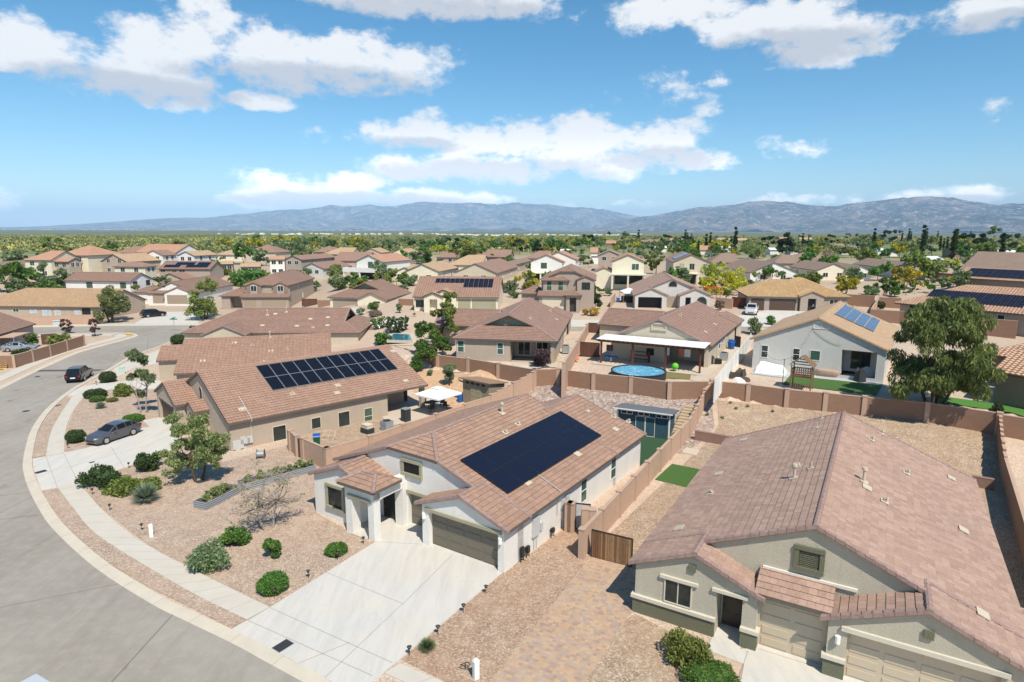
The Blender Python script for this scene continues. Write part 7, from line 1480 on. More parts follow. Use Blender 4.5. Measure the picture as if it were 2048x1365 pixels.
simple('orange_toy', 'orange plastic toy slide beside the pool yard side wall', 'toy', Vector((*V2(G(1147, 722)), 3.15)), .3, [('slide', 'terracotta', lambda m: (m.hexa([(-.3, -1, .1), (.3, -1, .1), (.3, .2, .9), (-.3, .2, .9), (-.3, -1, .16), (.3, -1, .16), (.3, .2, .96), (-.3, .2, .96)]))), ('ladder', 'charcoal', lambda m: (m.box(-.3, .3, .2, .3, 0, .9)))])
# ------------------------------------------------------------------ play set yard
gsheet('patio_floor', [V2(G(x, y)) for x, y in ((1500, 748), (1520, 728), (1575, 735), (1640, 742), (1762, 756), (1768, 774), (1560, 756))], 'patio', .05); gsheet('turf', [V2(G(x, y)) for x, y in ((1565, 770), (1580, 752), (1764, 772), (1752, 792))], 'turf', .07); gsheet('lawn', [V2(G(x, y)) for x, y in ((1876, 806), (1885, 794), (2060, 818), (2060, 838))], 'lawn', .06); gsheet('path', [V2(G(x, y)) for x, y in ((1950, 797), (2060, 812), (2060, 818), (1950, 802))], 'patio_tan', .08)
p = G(1602, 779); ps = thing('play_set', 'wooden childrens playhouse tower with gabled roof behind the back wall', 'play tower', Vector((p.x, p.y, 3.2)), -rad(33)); ps.scale = (.9, .9, .88); W_ = 1.05
for x in (-W_, W_):
    for y in (-W_ * .8, W_ * .8): m = MB(); m.box(x - .06, x + .06, y - .06, y + .06, -.4, 2.7); m.build('post', 'wood_play', ps)
m = MB(); m.box(-W_, W_, -.84, .84, 1.25, 1.35); m.build('deck', 'wood_play', ps); m = MB()
for y in (-.84, .84):
    for z in (1.45, 2.05): m.box(-W_, W_, y - .03, y + .03, z, z + .1)
    for i in range(9): x = -W_ + .12 + i * .23; m.box(x - .06, x + .06, y - .02, y + .02, 1.5, 2.1)
for x in (-W_, W_):
    for z in (1.45, 2.05): m.box(x - .03, x + .03, -.84, .84, z, z + .1)
    for i in range(7): y = -.72 + i * .24; m.box(x - .02, x + .02, y - .06, y + .06, 1.5, 2.1)
for i in range(9): x = -W_ + .12 + i * .23; m.box(x - .06, x + .06, -.86, -.82, .1, .6)
m.build('railing', 'wood_play', ps); m = MB()
for s in (-1, 1):
    for i in range(6): t0, t1 = i / 6, (i + 1) / 6 - .02; m.hexa([(s * W_ * 1.25 * (1 - t0), -1.05, 2.6 + 1.05 * t0), (s * W_ * 1.25 * (1 - t1), -1.05, 2.6 + 1.05 * t1), (s * W_ * 1.25 * (1 - t1), 1.05, 2.6 + 1.05 * t1), (s * W_ * 1.25 * (1 - t0), 1.05, 2.6 + 1.05 * t0), (s * W_ * 1.25 * (1 - t0), -1.05, 2.65 + 1.05 * t0), (s * W_ * 1.25 * (1 - t1), -1.05, 2.65 + 1.05 * t1), (s * W_ * 1.25 * (1 - t1), 1.05, 2.65 + 1.05 * t1), (s * W_ * 1.25 * (1 - t0), 1.05, 2.65 + 1.05 * t0)])
m.build('roof', 'wood_play', ps); m = MB()
for y in (-.8, .8):
    m.box(-.9, .9, y - .03, y + .03, 2.75, 2.87); m.box(-.5, .5, y - .03, y + .03, 3.05, 3.15)
m.build('gable_slats', 'wood_play', ps)
def cover(label, p, rz, L, W_, H_, mat, seed, name='covered_furniture', cat='furniture cover'):
    rng = np.random.default_rng(seed); m = MB(); nx, ny = 14, 9; g = []
    for i in range(nx + 1):
        for j in range(ny + 1):
            x, y = -1 + 2 * i / nx, -1 + 2 * j / ny; e = min(1, (1 - max(abs(x), abs(y))) * 4.5); g.append((x * L / 2 * (1 + .06 * (1 - e)), y * W_ / 2 * (1 + .06 * (1 - e)), H_ * (e ** .6) * (.85 + .12 * math.sin(3 * x + seed) + .1 * math.sin(4 * y + seed * 2)) + rng.normal() * .025))
    for i in range(nx):
        for j in range(ny): a = i * (ny + 1) + j; m.poly([g[a], g[a + ny + 1], g[a + ny + 2], g[a + 1]])
    o = m.build(name, mat, None, False); o.location = p; o.rotation_euler = (0, 0, rz); return tag(o, label, cat)
cover('white sheet draped over patio furniture left of the play tower', G(1540, 745), -.5, 3.2, 2.2, 1.0, 'fabric_white', 3); cover('white cover over the farther patio furniture by the pale grey house', G(1552, 735), -.5, 2.6, 1.6, 1.0, 'fabric_white', 6)
def spa(m):
    for i in range(20):
        a0, a1 = 6.2832 * i / 20, 6.2832 * (i + 1) / 20; f = lambda a, z, r: (math.copysign(abs(math.cos(a)) ** .6, math.cos(a)) * 1.3 * r, math.copysign(abs(math.sin(a)) ** .6, math.sin(a)) * .95 * r, z)
        for (z0, r0, z1, r1) in ((0, .85, .35, 1), (.35, 1, .62, 1.03), (.62, 1.03, .8, .98)): m.poly([f(a0, z0, r0), f(a1, z0, r0), f(a1, z1, r1), f(a0, z1, r1)])
        m.poly([f(a0, .8, .98), f(a1, .8, .98), (0, 0, .9)])
simple('fire_table', 'low tan covered round table on the grey paver patio', 'covered table', G(1655, 752), -.55, [('cover', 'fabric_tan', spa)])
cover('dark grill under a black cover on the paver patio', G(1719, 764), .3, .95, .8, 1.45, 'charcoal', 2, 'covered_grill', 'grill'); cover('white crumpled sheet beside the covered grill', G(1732, 752), 0, 1.6, 1.2, 1.1, 'fabric_white', 9)
for i, (x, y, mt, lb) in enumerate(((1468, 756, 'bronze', 'dark brown wicker cushion seat in the pile by the white fence, left one'), (1481, 752, 'bronze', 'brown wicker seat at the back of the pile by the white fence'), (1478, 764, 'fabric_white', 'white cushion thrown at the front of the wicker pile'), (1488, 762, 'door_brown', 'brown cushion at the right of the wicker pile'))): cover(lb, G(x, y), i * .9, 1.2, .9, .75 if i < 2 else .4, mt, 11 + i, 'patio_cushion', 'cushion')
pp = G(1565, 768); pol = thing('light_pole', 'thin pole carrying string lights in the play set yard', 'pole', pp); m = MB(); m.cyl(0, 0, 0, 2.7, .035, 8); m.build('pole', 'black_metal', pol)
wire = thing('string_lights', 'string lights looping from the thin pole to the pale grey gable wall', 'string lights', (0, 0, 0)); m = MB(); bl = MB()
for (a, b, sag) in ((Vector((pp.x, pp.y, pp.z + 2.65)), Hh.w(.5, -.05, 2.6), .8), (Vector((pp.x, pp.y, pp.z + 2.65)), Hh.w(wH * .46, -.05, 4.6), .9), (Hh.w(wH * .46, -.06, 4.6), Hh.w(wH * .68, -.06, 3.0), .35)):
    pts = [a.lerp(b, t_ / 12) - Vector((0, 0, sag * 4 * (t_ / 12) * (1 - t_ / 12))) for t_ in range(13)]; m.tube(pts, .012, 4, cap=False)
    for q in pts[1:-1]: bl.cyl(q.x, q.y, q.z - .1, q.z, .03, 6)
m.build('wire', 'black_metal', wire); bl.build('bulbs', 'cream_paint', wire)

# ------------------------------------------------------------------ tan house patio and side yard
gsheet('patio_floor', [Hc.w(-3.4, 15.9, 0), Hc.w(3.2, 14.5, 0), Hc.w(3.4, 21, 0), Hc.w(-3, 25, 0)], 'patio_tan', .05)
pu = at(877, 826, .1); um = thing('parasol', 'square white parasol over the tan house patio table', 'parasol', (pu.x, pu.y, .05), .9); m = MB(); m.cyl(0, 0, 0, 2.75, .03, 8); m.build('pole', 'grey_metal', um); m = MB(); a_ = 1.75
for i in range(4):
    c0, c1 = [((-a_, -a_), (a_, -a_), (a_, a_), (-a_, a_))[q % 4] for q in (i, i + 1)]; f = lambda c, s, z: (c[0] * s, c[1] * s, z); m.poly([f(c0, 1, 2.15), f(c1, 1, 2.15), f(c1, .22, 2.72), f(c0, .22, 2.72)]); m.poly([f(c0, .3, 2.76), f(c1, .3, 2.76), (0, 0, 2.92)]); m.poly([f(c0, 1, 2.0), f(c1, 1, 2.0), f(c1, 1, 2.15), f(c0, 1, 2.15)])
m.build('canopy', 'fabric_white', um)
def chair(m):
    m.box(-.25, .25, -.25, .25, .4, .46); m.box(-.25, .25, .22, .27, .46, .95)
    for x in (-.23, .2):
        for y in (-.23, .22): m.box(x, x + .03, y, y + .03, 0, .4)
pt = at(868, 815, .1); simple('patio_table', 'dark patio dining table under the white parasol', 'table', (pt.x, pt.y, .05), .8, [('tabletop', 'charcoal', lambda m: m.box(-.95, .95, -.55, .55, .7, .75)), ('leg', 'black_metal', lambda m: m.cyl(0, 0, 0, .7, .08, 8))])
ch = None
for i, (x, y, lb) in enumerate(((885, 812, 'dark patio chair right of the parasol pole'), (855, 813, 'dark patio chair at the shaded end of the patio table'), (893, 818, 'dark patio chair farthest right near the blue crate'), (862, 824, 'dark patio chair nearest the low block wall'))):
    q = at(x, y, .1)
    if ch is None: ch = simple('patio_chair', lb, 'chair', (q.x, q.y, .05), i * 1.3, [('seat', 'charcoal', lambda m: m.box(-.25, .25, -.25, .25, .4, .46)), ('backrest', 'charcoal', lambda m: m.box(-.25, .25, .22, .27, .46, .95)), ('legs', 'black_metal', lambda m: [m.box(x_, x_ + .03, y_, y_ + .03, 0, .4) for x_ in (-.23, .2) for y_ in (-.23, .22)])], 'patio chairs of the tan house')
    else: dup(ch, lb, (q.x, q.y, .05), i * 1.3)
q = at(920, 806, .1); simple('blue_barrel', 'blue plastic barrel beside the tan shed', 'barrel', (q.x, q.y, .05), 0, [('barrel', 'blue_plastic', lambda m: (m.cyl(0, 0, 0, .25, .27, 14, r2=.3), m.cyl(0, 0, .25, .75, .3, 14), m.cyl(0, 0, .75, .95, .3, 14, r2=.26)))])
q = at(735, 866, 0); simple('deck_box', 'stacked black and cream plastic crates under the tan house window', 'storage crate', q, -.7, [('crate', 'charcoal', lambda m: m.box(-.55, .55, -.4, .4, 0, .5)), ('lid', 'cream_paint', lambda m: (m.box(-.45, .45, -.33, .33, .5, .8), m.box(-.48, .48, -.36, .36, .8, .86)))])
q = at(812, 843, 0); simple('water_tank', 'dark upright box heater at the patio corner of the tan house', 'heater', q, -.7, [('casing', 'charcoal', lambda m: m.box(-.35, .35, -.35, .35, 0, 1.3)), ('top', 'grey_metal', lambda m: m.box(-.38, .38, -.38, .38, 1.3, 1.36))])
q = at(657, 882, 0); simple('folding_rack', 'leaning white folding frame beside the green bin', 'rack', q, -.4, [('frame', 'cream_paint', lambda m: [m.tube([(x, 0, 0), (x + .1, .35, .9)], .025, 5) for x in (-.7, -.1, .5)] + [m.tube([(-.7, 0, .02 + .4 * i), (.6, .1 + .15 * i, .1 + .4 * i)], .02, 5) for i in range(3)])])
q = at(522, 917, 0); simple('hose_reel', 'grey hose reel standing by the tan house wall', 'hose reel', q, .2, [('reel', 'grey_metal', lambda m: (m.tube([(-.25, 0, .4), (.25, 0, .4)], .25, 12), m.tube([(-.28, 0, .4), (-.25, 0, .4)], .36, 12), m.tube([(.25, 0, .4), (.28, 0, .4)], .36, 12))), ('stand', 'black_metal', lambda m: [m.tube([(x, -.25, 0), (x, 0, .8), (x, .25, 0)], .025, 5) for x in (-.33, .33)])])
# raised beds
def bed(label, a, b, w, seed):
    a, b = Vector(V2(a)), Vector(V2(b)); L = (b - a).length; an = math.atan2(b.y - a.y, b.x - a.x); r = thing('raised_bed', label, 'planter', (a.x, a.y, 0), an); m = MB(); t_ = .05; H_ = .52
    for q in ((0, L, 0, t_), (0, L, w - t_, w), (0, t_, t_, w - t_), (L - t_, L, t_, w - t_)): m.box(*q, 0, H_)
    m.build('metal_sides', 'corrugated', r); s_ = MB(); s_.box(t_, L - t_, t_, w - t_, .05, .42); s_.build('soil', 'bark', r); rng = np.random.default_rng(seed); n_ = int(L * 5); cen = np.stack([rng.uniform(.2, L - .2, n_), rng.uniform(.2, w - .2, n_), rng.uniform(.45, .85, n_)], 1); quad_mesh('plants', leaves(cen, np.full(n_, .22), 60, .08, 2.2, -.2, .2, rng), 'leaf_mesquite', None, r)
bed('corrugated metal raised bed, nearer one, full of herbs on the front gravel', at(413, 1021.5, 0), at(484, 985, 0), 1.15, 3); bed('corrugated metal raised bed, farther one, running to the white house corner', at(488, 983, 0), at(632, 943, 0), 1.15, 5)

# ------------------------------------------------------------------ small things of the front yards
lamp0 = None
LM = [(136, 898, 'by the shrub on a short stem at the driveway corner'), (165, 964, 'left of the large dark green driveway shrub'), (185, 990, 'below the large dark green driveway shrub'), (220, 1022, 'left of the pale yucca near the pavement'), (284, 1062, 'beside the white utility post near the pavement'), (258, 937, 'at the driveway edge above the trailing olive shrub'), (193, 771, 'at the upper driveway edge below the round shrub'), (617, 1157, 'between the two clipped driveway shrubs'), (549, 1197, 'touching the clipped oval shrub near the pavement'), (675, 1121, 'touching the clipped round shrub near the entry'), (727, 1089, 'nearest the white entry pillar'), (972, 1188, 'right of the wide driveway, nearest the garage'), (927, 1226, 'right of the wide driveway, second from the garage'), (876, 1270, 'right of the wide driveway, just above the grass tuft'), (819, 1312, 'right of the wide driveway, nearest the pavement')]
for x, y, w_ in LM:
    q = at(x, y, 0); lb = 'dark path light ' + w_
    if lamp0 is None: lamp0 = simple('path_light', lb, 'path light', q, 0, [('stake', 'black_metal', lambda m: m.cyl(0, 0, -.1, .36, .014, 6)), ('lamp_head', 'bronze', lambda m: (m.cyl(0, 0, .36, .46, .07, 10), m.cyl(0, 0, .46, .52, .12, 10, r2=.03)))], 'garden path lights')
    else: dup(lamp0, lb, q)
def pedestal(label, x, y, mat, w_, h_):
    return simple('utility_pedestal', label, 'utility box', at(x, y, 0), .6, [('casing', mat, lambda m: m.box(-w_, w_, -w_ * .8, w_ * .8, -.1, h_)), ('cap', mat, lambda m: m.hexa([(-w_ * 1.1, -w_, h_), (w_ * 1.1, -w_, h_), (w_ * 1.1, w_, h_), (-w_ * 1.1, w_, h_), (-w_ * .7, -w_ * .5, h_ + .1), (w_ * .7, -w_ * .5, h_ + .1), (w_ * .7, w_ * .5, h_ + .1), (-w_ * .7, w_ * .5, h_ + .1)]))])
M['pale_green'] = plain('pale_green', (.42, .55, .45), .6)
pedestal('white utility post on the gravel by the curving pavement', 303, 1074, 'white_paint', .11, .75); pedestal('white utility post beside the paver drive at the bottom', 952, 1358, 'white_paint', .12, .85); pedestal('pale green utility box beside the road near the dark car', 245, 748, 'pale_green', .3, .9); pedestal('pale boxy utility cabinet before the low tan wall', 113, 651, 'util_grey', .6, .9)
for x, y, w_, h_, lb, mt in ((566, 1293.5, .27, .38, 'dark rectangular water meter lid on the wide driveway', 'charcoal'), (116, 812, .2, .3, 'small dark meter lid in the narrow gravel strip', 'charcoal'), (82, 945, .25, .35, 'dark meter lid on the tan house driveway apron', 'charcoal'), (184, 926, .12, .18, 'tiny meter lid in the middle of the tan house driveway', 'charcoal')):
    o = simple('meter_lid', lb, 'meter lid', (*V2(at(x, y, 0)), .03), -.6, [('rim', 'grey_metal', lambda m: m.box(-w_ - .03, w_ + .03, -h_ - .03, h_ + .03, -.02, .014)), ('lid', mt, lambda m: m.box(-w_, w_, -h_, h_, .0141, .024))])
for x, y, lb in ((52, 823, 'round manhole cover on the road beside the gravel strip'), (75, 754, 'round manhole cover on the road left of the dark car')):
    m = MB(); m.cyl(0, 0, -.02, .018, .34, 18); o = m.build('manhole_cover', 'bronze'); o.location = at(x, y, 0); tag(o, lb, 'manhole cover')
m = MB(); a = at(75, 742, 0); b = at(202, 741, 0); d = (b - a).normalized(); nn = Vector((-d.y, d.x, 0)) * .55; m.poly([(*(a - nn)[:2], .0125), (*(b - nn)[:2], .0125), (*(b + nn)[:2], .0125), (*(a + nn)[:2], .0125)]); M['patch'] = plain('patch', (.10, .085, .078), .9); o = m.build('road_patch', 'patch'); o['kind'] = 'structure'
q = at(930, 1340, 0); m = MB(); m.tube([(math.cos(t_) * .2, math.sin(t_) * .12, .25 + .05 * math.sin(2 * t_)) for t_ in [6.283 * i / 14 for i in range(15)]], .02, 6); m.tube([(.02, .05, 0), (0, .1, .25)], .02, 6); o = m.build('hose_coil', 'black_metal'); o.location = q; tag(o, 'black irrigation hose coil beside the lower white utility post', 'hose')
for x, y, lb in ((2.5, 742, 'yellow and black striped bollard, nearer the left frame edge'), (13, 738, 'yellow and black striped bollard beside the wall corner')):
    q = at(x, y, 0); r = thing('bollard', lb, 'bollard', q, 0, 'striped bollards'); m = MB(); m.cyl(0, 0, 0, 1.05, .09, 10); m.build('post', 'yellow', r); m = MB(); [m.cyl(0, 0, .15 + .25 * i, .27 + .25 * i, .094, 10) for i in range(4)]; m.build('stripes', 'black_metal', r)
q = at(350, 672, 0); r = thing('street_sign', 'green street name sign on a pole at the road corner', 'street sign', q); m = MB(); m.cyl(0, 0, 0, 2.9, .045, 8); m.build('pole', 'grey_metal', r); M['sign_green'] = plain('sign_green', (.01, .22, .12), .5)
m = MB(); m.box(-.65, .65, -.015, .015, 2.9, 3.1); m.build('sign_plate', 'sign_green', r); m = MB(); m.box(-.015, .015, -.6, .6, 3.11, 3.31); m.build('sign_plate', 'sign_green', r)
sheet('kerb_ramp_pad', [V2(at(x, y, 0)) for x, y in ((252, 669), (262, 671), (264, 668), (254, 666))], 'yellow', .085)
# things farther off
def tent(m):
    for i in range(4):
        c0, c1 = [((-1.6, -1.6), (1.6, -1.6), (1.6, 1.6), (-1.6, 1.6))[q_ % 4] for q_ in (i, i + 1)]; m.poly([(*c0, 2.2), (*c1, 2.2), (0, 0, 3.0)]); m.poly([(*c0, 1.95), (*c1, 1.95), (*c1, 2.2), (*c0, 2.2)])
simple('canopy_tent', 'white pop up canopy tent left of the arched entry house', 'tent', G(1257, 605), .1, [('canopy', 'fabric_white', tent), ('poles', 'grey_metal', lambda m: [m.cyl(x, y, 0, 2.2, .04, 6) for x in (-1.55, 1.55) for y in (-1.55, 1.55)]), ('contents', 'charcoal', lambda m: (m.box(-1.2, 1.2, -.5, 1.3, 0, 1.2)))])
simple('pergola', 'small bright red pergola under the yellow palo verde', 'pergola', G(1424, 598), .1, [('posts', 'terracotta', lambda m: [m.box(x, x + .12, y, y + .12, 0, 2.3) for x in (-1.4, 1.3) for y in (-1, .9)]), ('slats', 'red_bright', lambda m: [m.box(-1.7, 1.7, -1.2 + .3 * i, -1.08 + .3 * i, 2.3, 2.42) for i in range(9)])]) if M.setdefault('red_bright', plain('red_bright', (.45, .05, .02), .7)) else 0
simple('swing_set', 'wooden play frame with a yellow slide by the cream patio house', 'play frame', G(1208, 567), .2, [('slide', 'yellow', lambda m: m.hexa([(.2, -1.2, .9), (.7, -1.2, .9), (2.4, -1.6, 0), (2.0, -1.8, 0), (.2, -1.2, 1.0), (.7, -1.2, 1.0), (2.4, -1.6, .15), (2.0, -1.8, .15)])), ('frame', 'wood_play', lambda m: [m.box(x, x + .12, y, y + .12, 0, 2.4) for x in (-1.2, .1) for y in (-.8, .6)] + [m.box(-1.2, .2, -.8, .7, 1.0, 1.1), m.box(-1.3, .3, -.9, .8, 2.4, 2.5)])])
fp = thing('flag_pole', 'flag on a short pole at the golden roof house entry', 'flag', G(1608, 610)); m = MB(); m.tube([(0, 0, 1.5), (.1, -.5, 3.0)], .03, 6); m.build('pole', 'white_paint', fp); m = MB(); 
for i in range(6): m.box(-.3 + .1 * i, -.2 + .1 * i, -.5 + .02 * (i % 2), -.48 + .02 * (i % 2), 1.4, 2.9, i % 2)
m.build('flag', ['red_bright', 'fabric_white'], fp)
q = G(1827.5, 470); mt = thing('radio_mast', 'thin lattice radio mast with antennas above the trees at right', 'mast', q); h = pxh(q, 31); m = MB()
for i in range(3): a = i * 2.094; m.tube([(math.cos(a) * h * .03, math.sin(a) * h * .03, 0), (math.cos(a) * h * .012, math.sin(a) * h * .012, h)], h * .006, 4)
for i in range(9): m.tube([(-h * .02, 0, h * i / 9), (h * .02, 0, h * (i + 1) / 9)], h * .004, 4)
m.build('lattice', 'grey_metal', mt); m = MB()
for i in range(3): m.box(-h * .05, h * .05, -h * .01, h * .01, h * (.62 + .15 * i), h * (.68 + .15 * i))
m.build('antenna', 'util_grey', mt)
simple('satellite_dish', 'small satellite dish on the left wing roof of the gablet house', 'satellite dish', Fh.w(-4.6, 10.3, 3.0), .4, [('dish', 'grey_metal', lambda m: m.tube([(0, 0, .5), (.02, -.1, .52), (.05, -.16, .55)], [.1, .3, .36], 12)), ('mast', 'black_metal', lambda m: m.tube([(0, .1, -.4), (0, .1, .5)], .03, 6))])
gsheet('path', [V2(G(x, y)) for x, y in ((958, 655), (1290, 655), (1290, 641), (958, 641))], 'walk', .05); gsheet('street', [V2(G(x, y)) for x, y in ((860, 677), (880, 668), (1180, 662), (1240, 664), (1440, 668), (1520, 668), (1520, 655), (1240, 651), (1180, 649), (940, 650), (868, 652), (860, 660))], 'asphalt', .03)
gsheet('driveway', [V2(G(x, y)) for x, y in ((1420, 640), (1480, 632), (1600, 610), (1640, 630), (1560, 655), (1430, 655))], 'concrete', .07); gsheet('driveway', [V2(G(x, y)) for x, y in ((925, 625), (992, 622), (940, 655), (898, 656))], 'concrete', .07); gsheet('driveway', [V2(G(x, y)) for x, y in ((660, 618), (716, 616), (720, 640), (640, 640))], 'concrete', .07)
# small in-ground pool
gsheet('pool_deck', [V2(G(x, y)) for x, y in ((770, 692), (780, 668), (830, 668), (836, 692))], 'patio_tan', .06); pw = thing('swimming_pool', 'small teal in ground pool beside the brown gablet roof house', 'swimming pool', (0, 0, 0)); q4 = [G(x, y) for x, y in ((776, 690), (788, 671), (819, 671), (824, 687))]; zz = max(q.z for q in q4) + .13
m = MB(); m.poly([(q.x, q.y, zz) for q in q4]); m.build('water', 'pool_teal', pw); m = MB()
for i in range(4):
    a, b = q4[i], q4[(i + 1) % 4]; c = sum(q4, Vector()) / 4; e = lambda v, s: (c.x + (v.x - c.x) * s, c.y + (v.y - c.y) * s); m.hexa([(*e(a, 1), zz - .3), (*e(b, 1), zz - .3), (*e(b, 1.09), zz - .3), (*e(a, 1.09), zz - .3), (*e(a, 1), zz + .04), (*e(b, 1), zz + .04), (*e(b, 1.09), zz + .04), (*e(a, 1.09), zz + .04)])
m.build('coping', 'patio_tan', pw)
simple('carport', 'low pinkish shade roof on posts above the silver car', 'carport', at(6, 700, 0), .2, [('roof', 'cmu_pink', lambda m: m.box(-6, 2.6, -1.5, 3, 2.1, 2.25)), ('posts', 'grey_metal', lambda m: [m.cyl(x, y, 0, 2.1, .05, 6) for x in (-2, 2.4) for y in (-1.4, 2.9)])])

# ------------------------------------------------------------------ vehicles
def car(name, label, cat, p, heading, st, paint, wheels, wr=.33, L=4.5, glass_gap=(), bed=None, group=None):
    """st: stations (x, z low, z belt, z top, half width, half width top); x=0 is the nose"""
    r = thing(name, label, cat, p, heading, group); rings = []
    for x, zl, zb, zt, w, wt in st: rings.append([(x - L / 2, s * a, z) for s, a, z in ((-1, w * .9, zl), (-1, w, zl + (zb - zl) * .4), (-1, w * .985, zb - .05), (-1, w * .93, zb), (-1, wt, zt), (1, wt, zt), (1, w * .93, zb), (1, w * .985, zb - .05), (1, w, zl + (zb - zl) * .4), (1, w * .9, zl))])
    m = MB()
    for i in range(len(rings) - 1):
        for j in range(10): m.poly([rings[i][j], rings[i][(j + 1) % 10], rings[i + 1][(j + 1) % 10], rings[i + 1][j]])
    m.poly(rings[0]); m.poly(rings[-1][::-1]); m.build('body', paint, r, False)
    g = MB()
    def inset(q, s=.86, off=.012):
        q = [Vector(v) for v in q]; c = sum(q, Vector()) / len(q); n = (q[1] - q[0]).cross(q[2] - q[0]).normalized(); n = n if n.dot(c - Vector((0, 0, .8))) > 0 else -n; return [c + (v - c) * s + n * off for v in q]
    for i in range(len(st) - 1):
        a, b = st[i], st[i + 1]; ga, gb = a[3] - a[2], b[3] - b[2]
        if max(ga, gb) < .25: continue
        if ga > .25 and gb > .25:
            for sgn in (3, 5): g.poly(inset([rings[i][3], rings[i + 1][3], rings[i + 1][4], rings[i][4]] if sgn == 3 else [rings[i][6], rings[i + 1][6], rings[i + 1][5], rings[i][5]]))
        else:
            q = [rings[i][4], rings[i][5], rings[i + 1][5], rings[i + 1][4]]; g.poly(inset(q, .88))
            for sgn in (3, 5):
                tri = ([rings[i][3], rings[i + 1][3], rings[i + 1][4]] if gb > ga else [rings[i][3], rings[i + 1][3], rings[i][4]]) if sgn == 3 else ([rings[i][6], rings[i + 1][6], rings[i + 1][5]] if gb > ga else [rings[i][6], rings[i + 1][6], rings[i][5]])
                g.poly(inset(tri, .7))
    g.build('windows', 'car_glass', r)
    w0 = max(s[4] for s in st)
    for x in wheels:
        for s in (-1, 1):
            y = s * (w0 - .1); t_ = MB(); t_.tube([(x - L / 2, y - .11, wr), (x - L / 2, y + .11, wr)], wr, 18); to = t_.build('wheel', 'tyre', r); h = MB(); h.tube([(x - L / 2, y + s * .09, wr), (x - L / 2, y + s * .125, wr)], [wr * .68, wr * .62], 14); h.build('rim', 'alloy', to)
    zf, zr = st[1][2], st[-2][2]
    for s in (-1, 1):
        m = MB(); m.obox((st[1][0] + .1 - L / 2, s * st[1][4] * .74, zf - .03), Vector((1, -s * .5, 0)).normalized(), Vector((s * .5, 1, 0)).normalized(), Vector((0, 0, 1)), .16, .15, .07); m.build('headlight', 'glass_pale', r)
        m = MB(); m.box(st[-1][0] - .14 - L / 2, st[-1][0] + .02 - L / 2, min(s * .55, s * .8), max(s * .55, s * .8), zr - .22, zr - .04); m.build('tail_light', 'red_light', r)
        m = MB(); xm = [q for q in st if q[3] - q[2] > .25][0][0] - .45; m.box(xm - L / 2, xm + .2 - L / 2, min(s * w0 * .97, s * (w0 + .16)), max(s * w0 * .97, s * (w0 + .16)), st[4][2] - .02, st[4][2] + .14); m.build('wing_mirror', paint, r)
    m = MB(); m.box(st[-1][0] - L / 2, st[-1][0] + .03 - L / 2, -.26, .26, st[-1][1] + .12, st[-1][1] + .26); m.build('number_plate', 'white_paint', r)
    m = MB(); m.box(st[0][0] - .02 - L / 2, st[0][0] + .05 - L / 2, -.5, .5, st[0][1] + .02, st[0][1] + .14); m.build('grille', 'black_metal', r)
    return r
M['red_light'] = plain('red_light', (.30, .01, .01), .3)
HB = [(0, .36, .60, .64, .66, .5), (.1, .24, .70, .75, .80, .62), (.45, .2, .80, .86, .86, .7), (.95, .2, .87, .93, .88, .72), (1.25, .2, .92, .98, .885, .74), (2.05, .2, .96, 1.40, .885, .60), (2.9, .2, .98, 1.46, .885, .62), (3.55, .22, 1.0, 1.40, .88, .60), (4.2, .25, 1.02, 1.08, .86, .62), (4.42, .34, .95, 1.0, .80, .6), (4.5, .45, .75, .8, .72, .55)]
SV = [(0, .42, .80, .84, .78, .6), (.1, .32, .92, .97, .90, .72), (.6, .28, 1.02, 1.08, .95, .78), (1.15, .28, 1.08, 1.14, .96, .8), (1.35, .28, 1.1, 1.16, .96, .8), (2.0, .28, 1.12, 1.70, .96, .68), (3.1, .28, 1.13, 1.78, .96, .70), (4.25, .3, 1.14, 1.74, .95, .68), (4.72, .34, 1.12, 1.16, .93, .75), (4.84, .4, 1.0, 1.04, .9, .72), (4.9, .5, .8, .84, .85, .7)]
def head(a, b): d = b - a; return math.atan2(d.y, d.x)
a, b = at(203, 893, 0), at(277, 868, 0); c = (at(190, 893, 0) + at(287, 866, 0)) / 2; c = (a + b) / 2; wd = Vector((-(b - a).y, (b - a).x, 0)).normalized() * .78; car('parked_car', 'grey metallic hatchback parked on the tan house driveway', 'car', c + wd + Vector((0, 0, .035)), head(a, b), HB, 'paint_grey', (.88, 3.52), .34, 4.5)
# road SUV: rear faces the camera
rr, rf = at(167, 763, 0), at(183, 752, 0); a, b = at(165, 765, 0), at(185, 751, 0); hd = math.atan2((a - b).y, (a - b).x); dv = (b - a).normalized(); c = (a + b) / 2 + Vector((-dv.y, dv.x, 0)) * .85; car('parked_car', 'black sport utility car parked beside the road near the upper driveway', 'car', c, hd, SV, 'paint_black', (.95, 3.85), .38, 4.9)
c = G(307, 634); car('parked_car', 'black sport utility car parked at the white garage house', 'car', c, rad(230), SV, 'paint_black', (.95, 3.85), .38, 4.9); c = at(40, 702, 0); car('parked_car', 'silver blue car half hidden behind the left corner wall', 'car', c, rad(200), HB, 'paint_silver', (.88, 3.52), .34, 4.5)
c = at(86, 1458, .6); car('parked_car', 'white car whose roof just shows at the bottom left edge', 'car', Vector((c.x, c.y, 0)), rad(150), SV, 'paint_white', (.95, 3.85), .38, 4.9)
